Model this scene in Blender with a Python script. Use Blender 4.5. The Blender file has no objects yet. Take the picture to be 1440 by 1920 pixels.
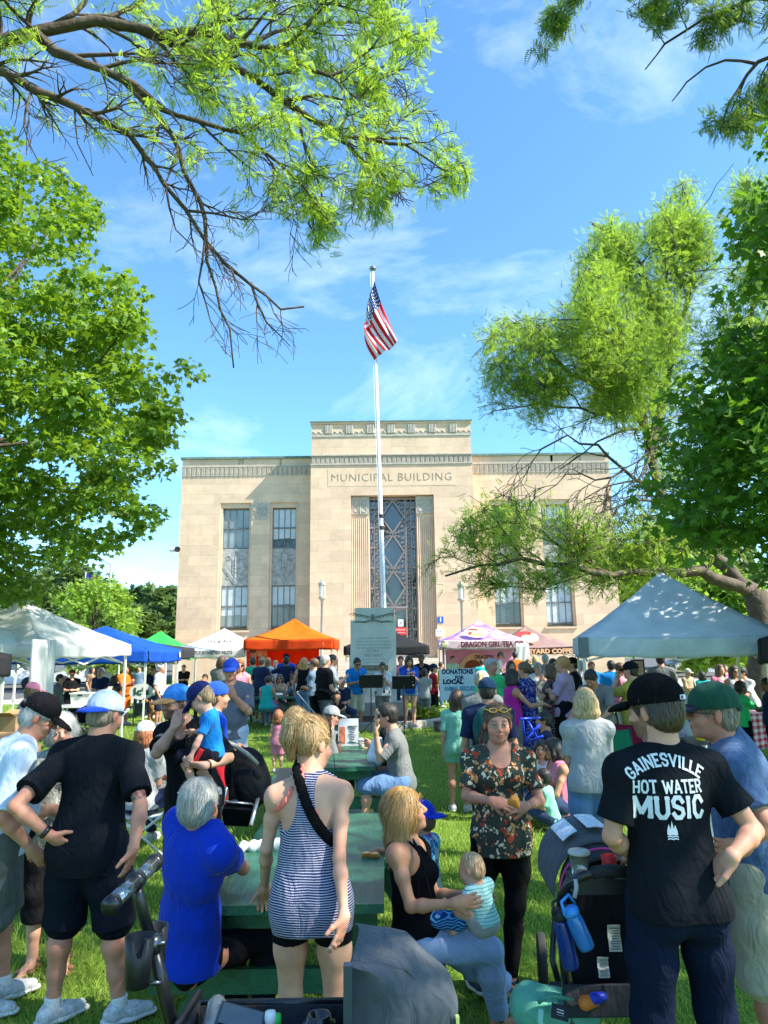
import bpy, math, random, os
import numpy as np
from mathutils import Vector, Matrix, noise as mnoise
random.seed(7); RNG=np.random.default_rng(7)
R=math.radians
C=bpy.context.scene.collection
sc=bpy.context.scene
# ---------------------------------------------------------------- camera
F=1340.0; PITCH=R(10.8); ROLL=R(0.7); CAMH=2.0
cf=Vector((0,math.cos(PITCH),math.sin(PITCH))); cu0=Vector((0,-math.sin(PITCH),math.cos(PITCH))); cr0=Vector((1,0,0))
cr=cr0*math.cos(ROLL)-cu0*math.sin(ROLL); cu=cu0*math.cos(ROLL)+cr0*math.sin(ROLL)
cam=bpy.data.cameras.new('camera'); camo=bpy.data.objects.new('camera',cam); C.objects.link(camo); sc.camera=camo
cam.sensor_fit='VERTICAL'; cam.sensor_height=36; cam.lens=F/1920*36; cam.clip_start=0.05; cam.clip_end=3000
M=Matrix.Identity(4)
for i in range(3): M[i][0]=cr[i]; M[i][1]=cu[i]; M[i][2]=-cf[i]
M[0][3]=0; M[1][3]=0; M[2][3]=CAMH
camo.matrix_world=M
CAM=Vector((0,0,CAMH))
def ray(px,py): return cf+cr*((px-720)/F)-cu*((py-960)/F)
def P(px,py,Y):
    d=ray(px,py); return CAM+d*(Y/d.y)
def G(px,py,z=0):
    d=ray(px,py); return CAM+d*((z-CAMH)/d.z)
def PX(p):
    v=Vector(p)-CAM; z=v.dot(cf); return (720+F*v.dot(cr)/z, 960-F*v.dot(cu)/z)
# ---------------------------------------------------------------- light
SUN=Vector((0.66,-0.23,0.72)).normalized()
sc.view_settings.view_transform='Standard'; sc.view_settings.look='None'; sc.view_settings.exposure=1.27; sc.view_settings.gamma=1
w=bpy.data.worlds.new('World'); sc.world=w; w.use_nodes=True
nt=w.node_tree; nt.nodes.clear(); N=nt.nodes.new; L=nt.links.new
out=N('ShaderNodeOutputWorld'); bg=N('ShaderNodeBackground'); sky=N('ShaderNodeTexSky')
sky.sky_type='NISHITA'; sky.sun_disc=False; sky.sun_elevation=math.asin(SUN.z); sky.sun_rotation=math.atan2(SUN.x,SUN.y)
sky.air_density=1.0; sky.dust_density=0.6; sky.ozone_density=2.0
tint=N('ShaderNodeMix'); tint.data_type='RGBA'; tint.blend_type='MULTIPLY'; tint.inputs[0].default_value=1
tint.inputs[7].default_value=(0.69,1.06,1.24,1)
tc=N('ShaderNodeTexCoord'); mp=N('ShaderNodeMapping'); mp.inputs['Scale'].default_value=(1.0,1.0,2.6); mp.inputs['Location'].default_value=(4.3,0,.7)
nz=N('ShaderNodeTexNoise'); nz.inputs['Scale'].default_value=2.6; nz.inputs['Detail'].default_value=7; nz.inputs['Roughness'].default_value=0.62; nz.inputs['Distortion'].default_value=0.35
rp=N('ShaderNodeValToRGB'); rp.color_ramp.elements[0].position=0.52; rp.color_ramp.elements[1].position=0.80
cm=N('ShaderNodeMath'); cm.operation='MULTIPLY'; cm.inputs[1].default_value=0.34
mx=N('ShaderNodeMix'); mx.data_type='RGBA'; mx.inputs[7].default_value=(7.5,8.2,8.8,1)
L(tc.outputs['Generated'],mp.inputs[0]); L(mp.outputs[0],nz.inputs['Vector']); L(nz.outputs['Fac'],rp.inputs[0]); L(rp.outputs[0],cm.inputs[0])
L(sky.outputs[0],tint.inputs[6]); L(tint.outputs[2],mx.inputs[6]); L(cm.outputs[0],mx.inputs[0]); L(mx.outputs[2],bg.inputs[0]); bg.inputs[1].default_value=0.125
L(bg.outputs[0],out.inputs[0])
sl=bpy.data.lights.new('sun','SUN'); sl.energy=4.8; sl.angle=R(0.5); sl.color=(1.0,0.93,0.80)
so=bpy.data.objects.new('sun',sl); C.objects.link(so); so.rotation_euler=SUN.to_track_quat('Z','Y').to_euler()
# ---------------------------------------------------------------- materials
MATS={}
def new_mat(name):
    m=bpy.data.materials.new(name); m.use_nodes=True; t=m.node_tree; return m,t,t.nodes['Principled BSDF']
def nd(t,ty,**k):
    n=t.nodes.new(ty)
    for a,b in k.items():
        if hasattr(n,a): setattr(n,a,b)
        else: n.inputs[a.replace('_',' ')].default_value=b
    return n
def c4(c): return (c[0],c[1],c[2],1)
def mat(name,col,rough=0.7,var=0.12,vs=8.0,bump=0.0,bs=40.0,metal=0.0,spec=0.3,sheen=0.0,coat=0.0,trans=0.0,coord='Object'):
    """plain painted / cloth / stone surface with colour mottling and fine relief"""
    if name in MATS: return MATS[name]
    m,t,b=new_mat(name); MATS[name]=m
    tcn=nd(t,'ShaderNodeTexCoord'); n1=nd(t,'ShaderNodeTexNoise',Scale=vs,Detail=5.0,Roughness=0.6)
    t.links.new(tcn.outputs[coord],n1.inputs['Vector'])
    r=nd(t,'ShaderNodeMapRange'); r.inputs[1].default_value=0.3; r.inputs[2].default_value=0.7; r.inputs[3].default_value=1-var; r.inputs[4].default_value=1+var
    t.links.new(n1.outputs['Fac'],r.inputs[0])
    mxn=nd(t,'ShaderNodeVectorMath',operation='SCALE'); mxn.inputs[0].default_value=col[:3]
    t.links.new(r.outputs[0],mxn.inputs['Scale']); t.links.new(mxn.outputs[0],b.inputs['Base Color'])
    b.inputs['Roughness'].default_value=rough; b.inputs['Metallic'].default_value=metal; b.inputs['Specular IOR Level'].default_value=spec
    b.inputs['Sheen Weight'].default_value=sheen; b.inputs['Coat Weight'].default_value=coat; b.inputs['Transmission Weight'].default_value=trans
    if bump:
        n2=nd(t,'ShaderNodeTexNoise',Scale=bs,Detail=4.0); t.links.new(tcn.outputs[coord],n2.inputs['Vector'])
        bp=nd(t,'ShaderNodeBump',Strength=bump,Distance=0.02); t.links.new(n2.outputs['Fac'],bp.inputs['Height']); t.links.new(bp.outputs[0],b.inputs['Normal'])
    return m
def lit2(name,col,trans_col,rough=0.8,tw=0.35,vs=3.0,var=0.15,bump=0.3,bs=6.0):
    """thin cloth that lets light through (canopy fabric)"""
    if name in MATS: return MATS[name]
    m=mat(name,col,rough=rough,var=var,vs=vs,bump=bump,bs=bs); t=m.node_tree; b=t.nodes['Principled BSDF']
    tr=nd(t,'ShaderNodeBsdfTranslucent'); tr.inputs[0].default_value=c4(trans_col); ms=nd(t,'ShaderNodeMixShader'); ms.inputs[0].default_value=tw
    o=t.nodes['Material Output']; t.links.new(b.outputs[0],ms.inputs[1]); t.links.new(tr.outputs[0],ms.inputs[2]); t.links.new(ms.outputs[0],o.inputs[0])
    return m
def leaf_mat(name,c1,c2,tc_,tw=.45):
    m,t,b=new_mat(name); g=nd(t,'ShaderNodeNewGeometry'); r=nd(t,'ShaderNodeValToRGB'); r.color_ramp.elements[0].color=c4(c1); r.color_ramp.elements[1].color=c4(c2)
    t.links.new(g.outputs['Random Per Island'],r.inputs[0]); t.links.new(r.outputs[0],b.inputs['Base Color']); b.inputs['Roughness'].default_value=.5; b.inputs['Specular IOR Level'].default_value=.3
    tr=nd(t,'ShaderNodeBsdfTranslucent'); r2=nd(t,'ShaderNodeValToRGB'); r2.color_ramp.elements[0].color=c4(tc_); r2.color_ramp.elements[1].color=c4([c*1.35 for c in tc_]); t.links.new(g.outputs['Random Per Island'],r2.inputs[0]); t.links.new(r2.outputs[0],tr.inputs[0])
    ms=nd(t,'ShaderNodeMixShader'); ms.inputs[0].default_value=tw; o=t.nodes['Material Output']
    t.links.new(b.outputs[0],ms.inputs[1]); t.links.new(tr.outputs[0],ms.inputs[2]); t.links.new(ms.outputs[0],o.inputs[0]); return m
# ---------------------------------------------------------------- mesh helpers
class MB:
    def __init__(s): s.v=[]; s.f=[]; s.m=[]; s.mi=0
    def add(s,vs,fs,mi=None):
        o=len(s.v); s.v+= [tuple(v) for v in vs]; s.f+=[tuple(i+o for i in f) for f in fs]; s.m+=[s.mi if mi is None else mi]*len(fs)
    def box(s,c,sz,rot=None,mi=None,tap=1.0):
        x,y,z=sz[0]/2,sz[1]/2,sz[2]/2; c=Vector(c)
        vs=[Vector((sx*x*(tap if sz_>0 else 1),sy*y*(tap if sz_>0 else 1),sz_*z)) for sz_ in(-1,1) for sy in(-1,1) for sx in(-1,1)]
        if rot is not None:
            q=rot if isinstance(rot,Matrix) else Matrix.Rotation(rot,3,'Z')
            vs=[q@v for v in vs]
        s.add([c+v for v in vs],[(0,2,3,1),(4,5,7,6),(0,1,5,4),(2,6,7,3),(0,4,6,2),(1,3,7,5)],mi)
    def b2(s,lo,hi,mi=None):
        s.box([(a+b)/2 for a,b in zip(lo,hi)],[abs(b-a) for a,b in zip(lo,hi)],mi=mi)
    def bar(s,a,b,w,h=None,up=(0,0,1),mi=None):
        a=Vector(a);b=Vector(b); h=h or w; d=b-a; l=d.length; d.normalize(); u=Vector(up)
        if abs(d.dot(u))>0.99: u=Vector((0,1,0))
        x=d.cross(u).normalized(); u=x.cross(d)
        q=Matrix((x,u,d)).transposed(); s.box((a+b)/2,(w,h,l),q,mi)
    def tube(s,pts,rad,n=8,mi=None,cap=True):
        pts=[Vector(tuple(p)) for p in pts]; k=len(pts)
        rad=[rad]*k if not hasattr(rad,'__len__') else rad
        vs=[];fs=[];px=None
        for i,p in enumerate(pts):
            d=(pts[min(i+1,k-1)]-pts[max(i-1,0)]).normalized()
            if px is None: px=d.orthogonal().normalized()
            px=(px-d*px.dot(d)).normalized() if (px-d*px.dot(d)).length>1e-6 else d.orthogonal().normalized()
            py=d.cross(px)
            for j in range(n):
                a=2*math.pi*j/n; vs.append(p+(px*math.cos(a)+py*math.sin(a))*rad[i])
        for i in range(k-1):
            for j in range(n): fs.append((i*n+j,i*n+(j+1)%n,(i+1)*n+(j+1)%n,(i+1)*n+j))
        if cap: fs.append(tuple(range(n-1,-1,-1))); fs.append(tuple((k-1)*n+j for j in range(n)))
        s.add(vs,fs,mi)
    def cyl(s,c,r,h,n=16,mi=None,r2=None): s.tube([c,Vector(c)+Vector((0,0,h))],[r,r if r2 is None else r2],n,mi)
    def lathe(s,c,prof,n=20,mi=None,axis=None):
        q=Matrix.Identity(3) if axis is None else Vector((0,0,1)).rotation_difference(Vector(axis)).to_matrix()
        vs=[];fs=[];c=Vector(c);k=len(prof)
        for r,z in prof:
            for j in range(n):
                a=2*math.pi*j/n; vs.append(c+q@Vector((r*math.cos(a),r*math.sin(a),z)))
        for i in range(k-1):
            for j in range(n): fs.append((i*n+j,i*n+(j+1)%n,(i+1)*n+(j+1)%n,(i+1)*n+j))
        fs.append(tuple(range(n-1,-1,-1))); fs.append(tuple((k-1)*n+j for j in range(n)))
        s.add(vs,fs,mi)
    def prism(s,poly,ext,mi=None):
        n=len(poly); e=Vector(ext); vs=[Vector(p) for p in poly]; vs+= [v+e for v in vs]
        s.add(vs,[tuple(range(n-1,-1,-1)),tuple(range(n,2*n))]+[(i,(i+1)%n,(i+1)%n+n,i+n) for i in range(n)],mi)
    def grid(s,fn,nu,nv,mi=None,thick=None):
        vs=[Vector(fn(i/nu,j/nv)) for j in range(nv+1) for i in range(nu+1)]; W=nu+1
        fs=[(j*W+i,j*W+i+1,(j+1)*W+i+1,(j+1)*W+i) for j in range(nv) for i in range(nu)]
        if thick is not None:
            t=Vector(thick); n=len(vs); vs2=[v+t for v in vs]
            fs2=[tuple(reversed([k+n for k in f])) for f in fs]
            rim=[]
            b=[i for i in range(W)]+[j*W+nu for j in range(1,nv+1)]+[nv*W+i for i in range(nu-1,-1,-1)]+[j*W for j in range(nv-1,0,-1)]
            for a_,b_ in zip(b,b[1:]+b[:1]): rim.append((b_,a_,a_+n,b_+n))
            s.add(vs+vs2,fs+fs2+rim,mi)
        else: s.add(vs,fs,mi)
    def build(s,name,mats,parent=None,smooth=False,**tg):
        return mesh_obj(name,np.array([tuple(v) for v in s.v],dtype=np.float64),s.f,mats,parent,smooth,s.m,**tg)
ROOTLOC={}
def mesh_obj(name,V,faces,mats,parent=None,smooth=False,mi=None,**tg):
    me=bpy.data.meshes.new(name)
    if not isinstance(mats,(list,tuple)): mats=[mats]
    off=wloc(parent)
    V=np.asarray(V,dtype=np.float64)-np.array(off)
    if isinstance(faces,np.ndarray):
        nf,k=faces.shape
        me.vertices.add(len(V)); me.vertices.foreach_set('co',V.astype(np.float32).ravel())
        me.loops.add(nf*k); me.loops.foreach_set('vertex_index',faces.astype(np.int32).ravel())
        me.polygons.add(nf); me.polygons.foreach_set('loop_start',np.arange(0,nf*k,k,dtype=np.int32))
        me.update(calc_edges=True)
    else:
        me.from_pydata([tuple(v) for v in V],[],faces)
    for m in mats: me.materials.append(m)
    if mi is not None and len(me.polygons)==len(mi): me.polygons.foreach_set('material_index',np.asarray(mi,dtype=np.int32))
    if smooth: me.polygons.foreach_set('use_smooth',np.ones(len(me.polygons),dtype=bool))
    o=bpy.data.objects.new(name,me); C.objects.link(o)
    if parent is not None: o.parent=parent
    tag(o,**tg); return o
def wloc(o):
    v=Vector((0,0,0))
    while o is not None: v+=o.location; o=o.parent
    return v
def tag(o,label=None,cat=None,group=None,kind=None):
    if label: o['label']=label
    if cat: o['category']=cat
    if group: o['group']=group
    if kind: o['kind']=kind
    return o
def thing(name,label,cat,loc=(0,0,0),group=None):
    o=bpy.data.objects.new(name,None); C.objects.link(o); o.location=loc; o.empty_display_size=0.1
    return tag(o,label,cat,group)
def copy_tree(o,parent=None,top=True):
    c=o.copy(); C.objects.link(c)
    if parent is not None: c.parent=parent
    for ch in list(o.children): copy_tree(ch,c,False)
    return c
def textmesh(s,size,bold=0.0,align='CENTER',spacing=1.0,shear=0.0,res=2):
    cu_=bpy.data.curves.new('t','FONT'); cu_.body=s; cu_.size=size; cu_.offset=bold; cu_.align_x=align; cu_.align_y='CENTER'; cu_.space_character=spacing; cu_.shear=shear; cu_.resolution_u=res
    o=bpy.data.objects.new('t',cu_); C.objects.link(o); dg=bpy.context.evaluated_depsgraph_get(); dg.update()
    me=o.evaluated_get(dg).to_mesh(); V=np.array([v.co[:] for v in me.vertices]).reshape(-1,3); Fs=[tuple(p.vertices) for p in me.polygons]
    o.evaluated_get(dg).to_mesh_clear(); bpy.data.objects.remove(o); bpy.data.curves.remove(cu_)
    return V,Fs
def write(mb,s,size,o,x=(1,0,0),y=(0,0,1),depth=0.0,mi=None,width=None,**k):
    """flat lettering at o along x, up y; scaled to a width when given"""
    V,Fs=textmesh(s,size,**k)
    if len(V)==0: return
    if width: 
        sx=width/(V[:,0].max()-V[:,0].min()); V[:,0]*=sx
    o=Vector(o);x=Vector(x).normalized();y=Vector(y).normalized()
    if depth:
        n=x.cross(y).normalized()*depth
        top=[o+x*a+y*b+n for a,b,_ in V]; bot=[o+x*a+y*b-n*0.2 for a,b,_ in V]; k_=len(V)
        ed={}
        for f in Fs:
            for a,b in zip(f,f[1:]+f[:1]): ed[(a,b)]=1
        side=[(a,b,b+k_,a+k_) for (a,b) in ed if (b,a) not in ed]
        side=[(b_,a_,d_,c_) for a_,b_,c_,d_ in side]
        mb.add(top+bot,Fs+side,mi)
    else: mb.add([o+x*a+y*b for a,b,_ in V],Fs,mi)
# ================================================================ setting: ground
def ground_mat():
    m,t,b=new_mat('lawn'); 
    g=nd(t,'ShaderNodeNewGeometry'); n1=nd(t,'ShaderNodeTexNoise',Scale=0.55,Detail=6.0); n2=nd(t,'ShaderNodeTexNoise',Scale=55.0,Detail=4.0)
    mp_=nd(t,'ShaderNodeMapping'); mp_.inputs['Scale'].default_value=(1,0.35,1)
    t.links.new(g.outputs['Position'],n1.inputs['Vector']); t.links.new(g.outputs['Position'],mp_.inputs[0]); t.links.new(mp_.outputs[0],n2.inputs['Vector'])
    r=nd(t,'ShaderNodeValToRGB'); e=r.color_ramp.elements; e[0].position=.3; e[0].color=(0.09,0.17,0.02,1); e[1].position=.72; e[1].color=(0.17,0.27,0.035,1)
    t.links.new(n1.outputs['Fac'],r.inputs[0])
    r2=nd(t,'ShaderNodeMapRange'); r2.inputs[1].default_value=.3; r2.inputs[2].default_value=.7; r2.inputs[3].default_value=.55; r2.inputs[4].default_value=1.35
    t.links.new(n2.outputs['Fac'],r2.inputs[0]); s=nd(t,'ShaderNodeVectorMath',operation='SCALE')
    t.links.new(r.outputs[0],s.inputs[0]); t.links.new(r2.outputs[0],s.inputs['Scale'])
    n4=nd(t,'ShaderNodeTexNoise',Scale=1.3,Detail=5.0,Roughness=.7); t.links.new(g.outputs['Position'],n4.inputs['Vector']); r4=nd(t,'ShaderNodeMapRange'); r4.inputs[1].default_value=.57; r4.inputs[2].default_value=.70; r4.inputs[4].default_value=.6; t.links.new(n4.outputs['Fac'],r4.inputs[0]); mq=nd(t,'ShaderNodeMix'); mq.data_type='RGBA'; mq.inputs[7].default_value=(.20,.15,.07,1); t.links.new(r4.outputs[0],mq.inputs[0]); t.links.new(s.outputs[0],mq.inputs[6]); t.links.new(mq.outputs[2],b.inputs['Base Color'])
    bp=nd(t,'ShaderNodeBump',Strength=0.7,Distance=0.04); t.links.new(n2.outputs['Fac'],bp.inputs['Height']); t.links.new(bp.outputs[0],b.inputs['Normal'])
    b.inputs['Roughness'].default_value=.9; b.inputs['Specular IOR Level'].default_value=.15
    return m
mb=MB(); mb.grid(lambda u,v:((u-.5)*1200,-300+v*1200,0),24,24); mb.build('ground',ground_mat(),kind='structure')
mb=MB(); mb.b2((-60,29,0.002),(60,31.6,0.02)); mb.build('sidewalk',mat('concrete',(.46,.42,.36),.9,.14,1.5,.25,30),kind='structure')
mb=MB(); mb.b2((-60,31.6,-.1),(-16,120,.012)); mb.b2((18,31.6,-.1),(70,120,.012)); mb.build('parking_lot',mat('asphalt',(.10,.10,.10),.9,.2,3,.4,60),kind='structure')
mb=MB(); mb.b2((-16,31.6,-.1),(18,43.6,.03)); mb.build('plaza',mat('plaza_paving',(.40,.36,.30),.9,.16,1.2,.3,25),kind='structure')
# grass blades: near lawn, dense close to the camera
def grass():
    V=[];
    def field(n,x0,x1,y0,y1,h0,h1,w):
        x=RNG.uniform(x0,x1,n); y=y0+(y1-y0)*RNG.uniform(0,1,n)**1.25
        keep=(np.abs(x)<1.1+y*0.62)&(~(((x+.3)/2.05)**2+((y-20.6)/2.3)**2<1)); x=x[keep];y=y[keep]; n=len(x)
        cl=0.75+0.35*np.sin(x*3.1+np.sin(y*2.3)*1.7)*np.sin(y*2.7+1.3*x)
        h=RNG.uniform(h0,h1,n)*cl; a=RNG.uniform(0,2*np.pi,n); ln=RNG.uniform(.1,.8,n)*h; b=RNG.uniform(0,2*np.pi,n); ww=w*RNG.uniform(.6,1.3,n)
        p=np.zeros((n,4,3)); dx=np.cos(a)*ww;dy=np.sin(a)*ww
        p[:,0]=np.stack([x-dx,y-dy,0*x-.004],1); p[:,1]=np.stack([x+dx,y+dy,0*x-.004],1)
        p[:,2]=np.stack([x+dx*.5+np.cos(b)*ln*.5,y+dy*.5+np.sin(b)*ln*.5,h*.62],1); p[:,3]=np.stack([x+np.cos(b)*ln,y+np.sin(b)*ln,h],1)
        V.append(p.reshape(-1,3))
    field(150000,-6,6,1.6,8,.03,.075,.0035)
    field(130000,-12,12,6,16,.04,.085,.006)
    field(60000,-18,18,14,29,.05,.10,.012)
    V=np.concatenate(V); n=len(V)//4; Fq=np.arange(n*4).reshape(n,4)
    m=leaf_mat('grass_blade',(.15,.28,.035),(.38,.46,.10),(.38,.56,.07),.32)
    mesh_obj('grass',V,Fq,m,kind='stuff')
grass()
# ================================================================ municipal building
def stone_mat(name,col,bw=1.55,bh=.66,var=.14):
    m,t,b=new_mat(name); tc_=nd(t,'ShaderNodeNewGeometry'); sp=nd(t,'ShaderNodeSeparateXYZ'); cb=nd(t,'ShaderNodeCombineXYZ')
    t.links.new(tc_.outputs['Position'],sp.inputs[0]); ad=nd(t,'ShaderNodeMath',operation='ADD'); t.links.new(sp.outputs[0],ad.inputs[0]); t.links.new(sp.outputs[1],ad.inputs[1])
    t.links.new(ad.outputs[0],cb.inputs[0]); t.links.new(sp.outputs[2],cb.inputs[1])
    br=nd(t,'ShaderNodeTexBrick'); br.offset=.5; br.inputs['Scale'].default_value=1; br.inputs['Brick Width'].default_value=bw; br.inputs['Row Height'].default_value=bh
    br.inputs['Mortar Size'].default_value=.007; br.inputs['Mortar Smooth'].default_value=.3; br.inputs['Bias'].default_value=-.15
    br.inputs['Color1'].default_value=c4([c*(1+var*.35) for c in col]); br.inputs['Color2'].default_value=c4([col[0]*(1-var),col[1]*(1-var*.95),col[2]*(1-var*.75)])
    br.inputs['Mortar'].default_value=c4([c*.62 for c in col]); t.links.new(cb.outputs[0],br.inputs['Vector'])
    n=nd(t,'ShaderNodeTexNoise',Scale=1.1,Detail=8.0,Roughness=.65); t.links.new(cb.outputs[0],n.inputs['Vector'])
    n3=nd(t,'ShaderNodeTexNoise',Scale=9.0,Detail=6.0,Roughness=.7); t.links.new(cb.outputs[0],n3.inputs['Vector'])
    a=nd(t,'ShaderNodeMapRange'); a.inputs[1].default_value=.25;a.inputs[2].default_value=.75;a.inputs[3].default_value=.84;a.inputs[4].default_value=1.14; t.links.new(n.outputs['Fac'],a.inputs[0])
    a2=nd(t,'ShaderNodeMapRange'); a2.inputs[1].default_value=.3;a2.inputs[2].default_value=.7;a2.inputs[3].default_value=.93;a2.inputs[4].default_value=1.06; t.links.new(n3.outputs['Fac'],a2.inputs[0])
    mm=nd(t,'ShaderNodeMath',operation='MULTIPLY'); t.links.new(a.outputs[0],mm.inputs[0]); t.links.new(a2.outputs[0],mm.inputs[1])
    s=nd(t,'ShaderNodeVectorMath',operation='SCALE'); t.links.new(br.outputs['Color'],s.inputs[0]); t.links.new(mm.outputs[0],s.inputs['Scale']); t.links.new(s.outputs[0],b.inputs['Base Color'])
    bp=nd(t,'ShaderNodeBump',Strength=.35,Distance=.02); t.links.new(n3.outputs['Fac'],bp.inputs['Height']); t.links.new(bp.outputs[0],b.inputs['Normal'])
    b.inputs['Roughness'].default_value=.9; b.inputs['Specular IOR Level'].default_value=.1
    MATS[name]=m; return m
STONE=stone_mat('limestone',(.68,.495,.345)); STONE2=stone_mat('limestone_plain',(.64,.47,.335),50,50,.0); CARVE=mat('carved_stone',(.44,.40,.34),.9,.2,6,.8,14)
STAIN=mat('stained_stone',(.34,.29,.22),.95,.35,3,.5,20)
COPPER=mat('copper_flashing',(.13,.20,.17),.7,.3,4); BRONZE=mat('aged_bronze',(.30,.25,.235),.5,.25,8,metal=.3); DARKM=mat('dark_frame',(.035,.035,.035),.5,.2)
def glass_mat(name,col,rough=.05):
    m=mat(name,col,rough,.4,.7,spec=.9); m.node_tree.nodes['Principled BSDF'].inputs['IOR'].default_value=1.6; return m
GLASS=glass_mat('window_glass',(.045,.06,.07)); GLASSL=glass_mat('window_glass_pale',(.22,.24,.23),.18); BLIND=mat('window_blind',(.50,.55,.57),.35,.1,2,spec=.7)
bd=thing('municipal_building','pale limestone municipal building with stepped centre block and bronze entrance grille','building',(0.5,45,0))
YW,YC=45.0,43.6
X0,X1,CX0,CX1=-13.05,14.65,-4.57,5.60
ZW=14.2
rec=[(-10.5,-8.5),(-7.3,-5.5),(6.75,8.65),(9.95,11.9)]
def wing(x0,x1,recs):
    mb=MB(); xs=[x0]+[v for r_ in recs for v in r_]+[x1]; zt,zb=11.3,3.2
    for a,b_ in zip(xs[::2],xs[1::2]): mb.b2((a,YW,0),(b_,YW+12,ZW))
    for a,b_ in recs: mb.b2((a,YW,zt),(b_,YW+12,ZW)); mb.b2((a,YW,0),(b_,YW+12,zb)); mb.b2((a,YW+.5,zb),(b_,YW+12,zt))
    return mb
mb=wing(X0,CX0,rec[:2]); mb.build('wing_wall',STONE,bd)
mb=wing(CX1,X1,rec[2:]); mb.build('wing_wall',STONE,bd)
# wing base course, frieze, coping
for a,b_ in((X0,CX0),(CX1,X1)):
    mb=MB(); mb.b2((a-.06,YW-.09,0),(b_+.04,YW-.002,1.9)); mb.b2((a-.03,YW-.05,1.9),(b_,YW-.002,2.75)); mb.build('plinth',STONE2,bd)
    mb=MB(); n=int((b_-a)/.30); st=(b_-a)/n
    for i in range(n):
        x=a+st*(i+.5); 
        for k in(-.07,0,.07): mb.tube([(x+k,YW-.035,13.18),(x+k,YW-.045,13.62)],.026,6)
        mb.box((x,YW-.03,13.12),(.2,.05,.08))
    mb.b2((a-.04,YW-.07,13.66),(b_,YW-.002,13.76)); mb.build('frieze',CARVE,bd)
    mb=MB(); mb.b2((a-.10,YW-.13,ZW),(b_+.02,YW+12.1,ZW+.14)); mb.build('coping',COPPER,bd)
    for k in range(3):
        mb=MB(); x=RNG.uniform(a+1,b_-1); mb.prism([(x-.05,YW-.008,13.76),(x+.06,YW-.008,13.76),(x+.09,YW-.008,ZW),(x-.07,YW-.008,ZW)],(0,.006,0)); mb.build('water_stain',STAIN,bd)
# windows
def window(x0,x1,z0,z1,blind,pale):
    fr=MB(); yf=YW+.36
    W_=.05
    fr.b2((x0,yf-.06,z0),(x0+W_,yf+.04,z1)); fr.b2((x1-W_,yf-.06,z0),(x1,yf+.04,z1)); fr.b2((x0+W_,yf-.06,z0),(x1-W_,yf+.04,z0+.07)); fr.b2((x0+W_,yf-.06,z1-.06),(x1-W_,yf+.04,z1))
    zm=(z0+z1)/2+.02; fr.b2((x0+W_,yf-.07,zm-.04),(x1-W_,yf+.03,zm+.04))
    for k in range(1,4):
        x=x0+(x1-x0)*k/4; fr.b2((x-.018,yf-.045,z0+.07),(x+.018,yf+.02,z1-.06))
    f=fr.build('window',mat('grey_steel_frame',(.16,.17,.17),.6,.2),bd)
    g=MB(); g.b2((x0+W_,yf+.005,z0+.07),(x1-W_,yf+.015,z1-.06)); g.build('pane',GLASSL if pale else GLASS,f)
    if blind>0:
        g=MB(); zb=z1-.06-(z1-z0)*blind; x=x0+W_
        for k in range(4):
            a=x0+(x1-x0)*k/4+.025; b_=x0+(x1-x0)*(k+1)/4-.025; g.b2((a,yf-.004,zb+(.03*k%.07)),(b_,yf+.004,z1-.06))
        g.build('blind',BLIND,f)
for i,(a,b_) in enumerate(rec):
    x0,x1=a+.14,b_-.14
    mb=MB(); mb.b2((a,YW+.12,3.2),(a+.14,YW+.498,11.3)); mb.b2((b_-.14,YW+.12,3.2),(b_,YW+.498,11.3)); mb.b2((a+.14,YW+.12,10.98),(b_-.14,YW+.498,11.3)); mb.build('window_surround',STONE2,bd)
    mb=MB(); mb.b2((a-.02,YW-.1,3.08),(b_+.02,YW+.45,3.2)); mb.build('window_sill',STONE2,bd)
    window(x0,x1,8.37,10.95,[0.0,.75,.0,.3][i],i in(0,)); window(x0,x1,3.4,5.98,[.7,.45,.5,1][i],i in(0,1,3))
    sp=MB(); sp.b2((x0,YW+.30,6.0),(x1,YW+.45,8.35)); cx=(x0+x1)/2; cz=7.17; hw=(x1-x0)/2-.06; yy=YW+.285
    for s_,h_ in((1,1.1),(.86,.92)):
        pts=[(cx-hw*s_,yy,cz),(cx,yy,cz+h_),(cx+hw*s_,yy,cz),(cx,yy,cz-h_)]
        for p,q in zip(pts,pts[1:]+pts[:1]): sp.bar(p,q,.035,.04)
    for k in range(5):
        for sx in(-1,1): sp.tube([(cx,yy,cz-.5+k*.2),(cx+sx*.16,yy,cz-.38+k*.2),(cx+sx*.2,yy,cz-.22+k*.2)],.022,5)
    sp.tube([(cx,yy,cz-.65),(cx,yy,cz+.65)],.03,6)
    for sx in(-1,1):
        for sz in(-1,1): sp.tube([(cx+sx*(.42+.13*math.cos(t)),yy,cz+sz*(.62+.13*math.sin(t))) for t in [0,.8,1.6,2.4,3.2,4,4.8,5.6]],.02,5)
    sp.build('spandrel_panel',mat('spandrel_metal',(.36,.36,.34),.7,.35,4,.5,10),bd)
for a,b_ in((-8.5,-7.3),(8.65,9.95)):   # carved panel between the bays
    mb=MB(); mb.b2((a+.08,YW-.03,10.2),(b_-.08,YW-.002,11.28)); cx=(a+b_)/2
    for r_,zz in((.3,10.75),(.18,10.75)):
        for sx in(-1,1): mb.tube([(cx+sx*(.24+r_*.6*math.cos(t)),YW-.04,zz+r_*math.sin(t)) for t in np.linspace(0,6,12)],.03,5)
    mb.tube([(cx,YW-.04,10.3),(cx,YW-.04,11.2)],.05,6); mb.build('carved_panel',CARVE,bd)
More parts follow.
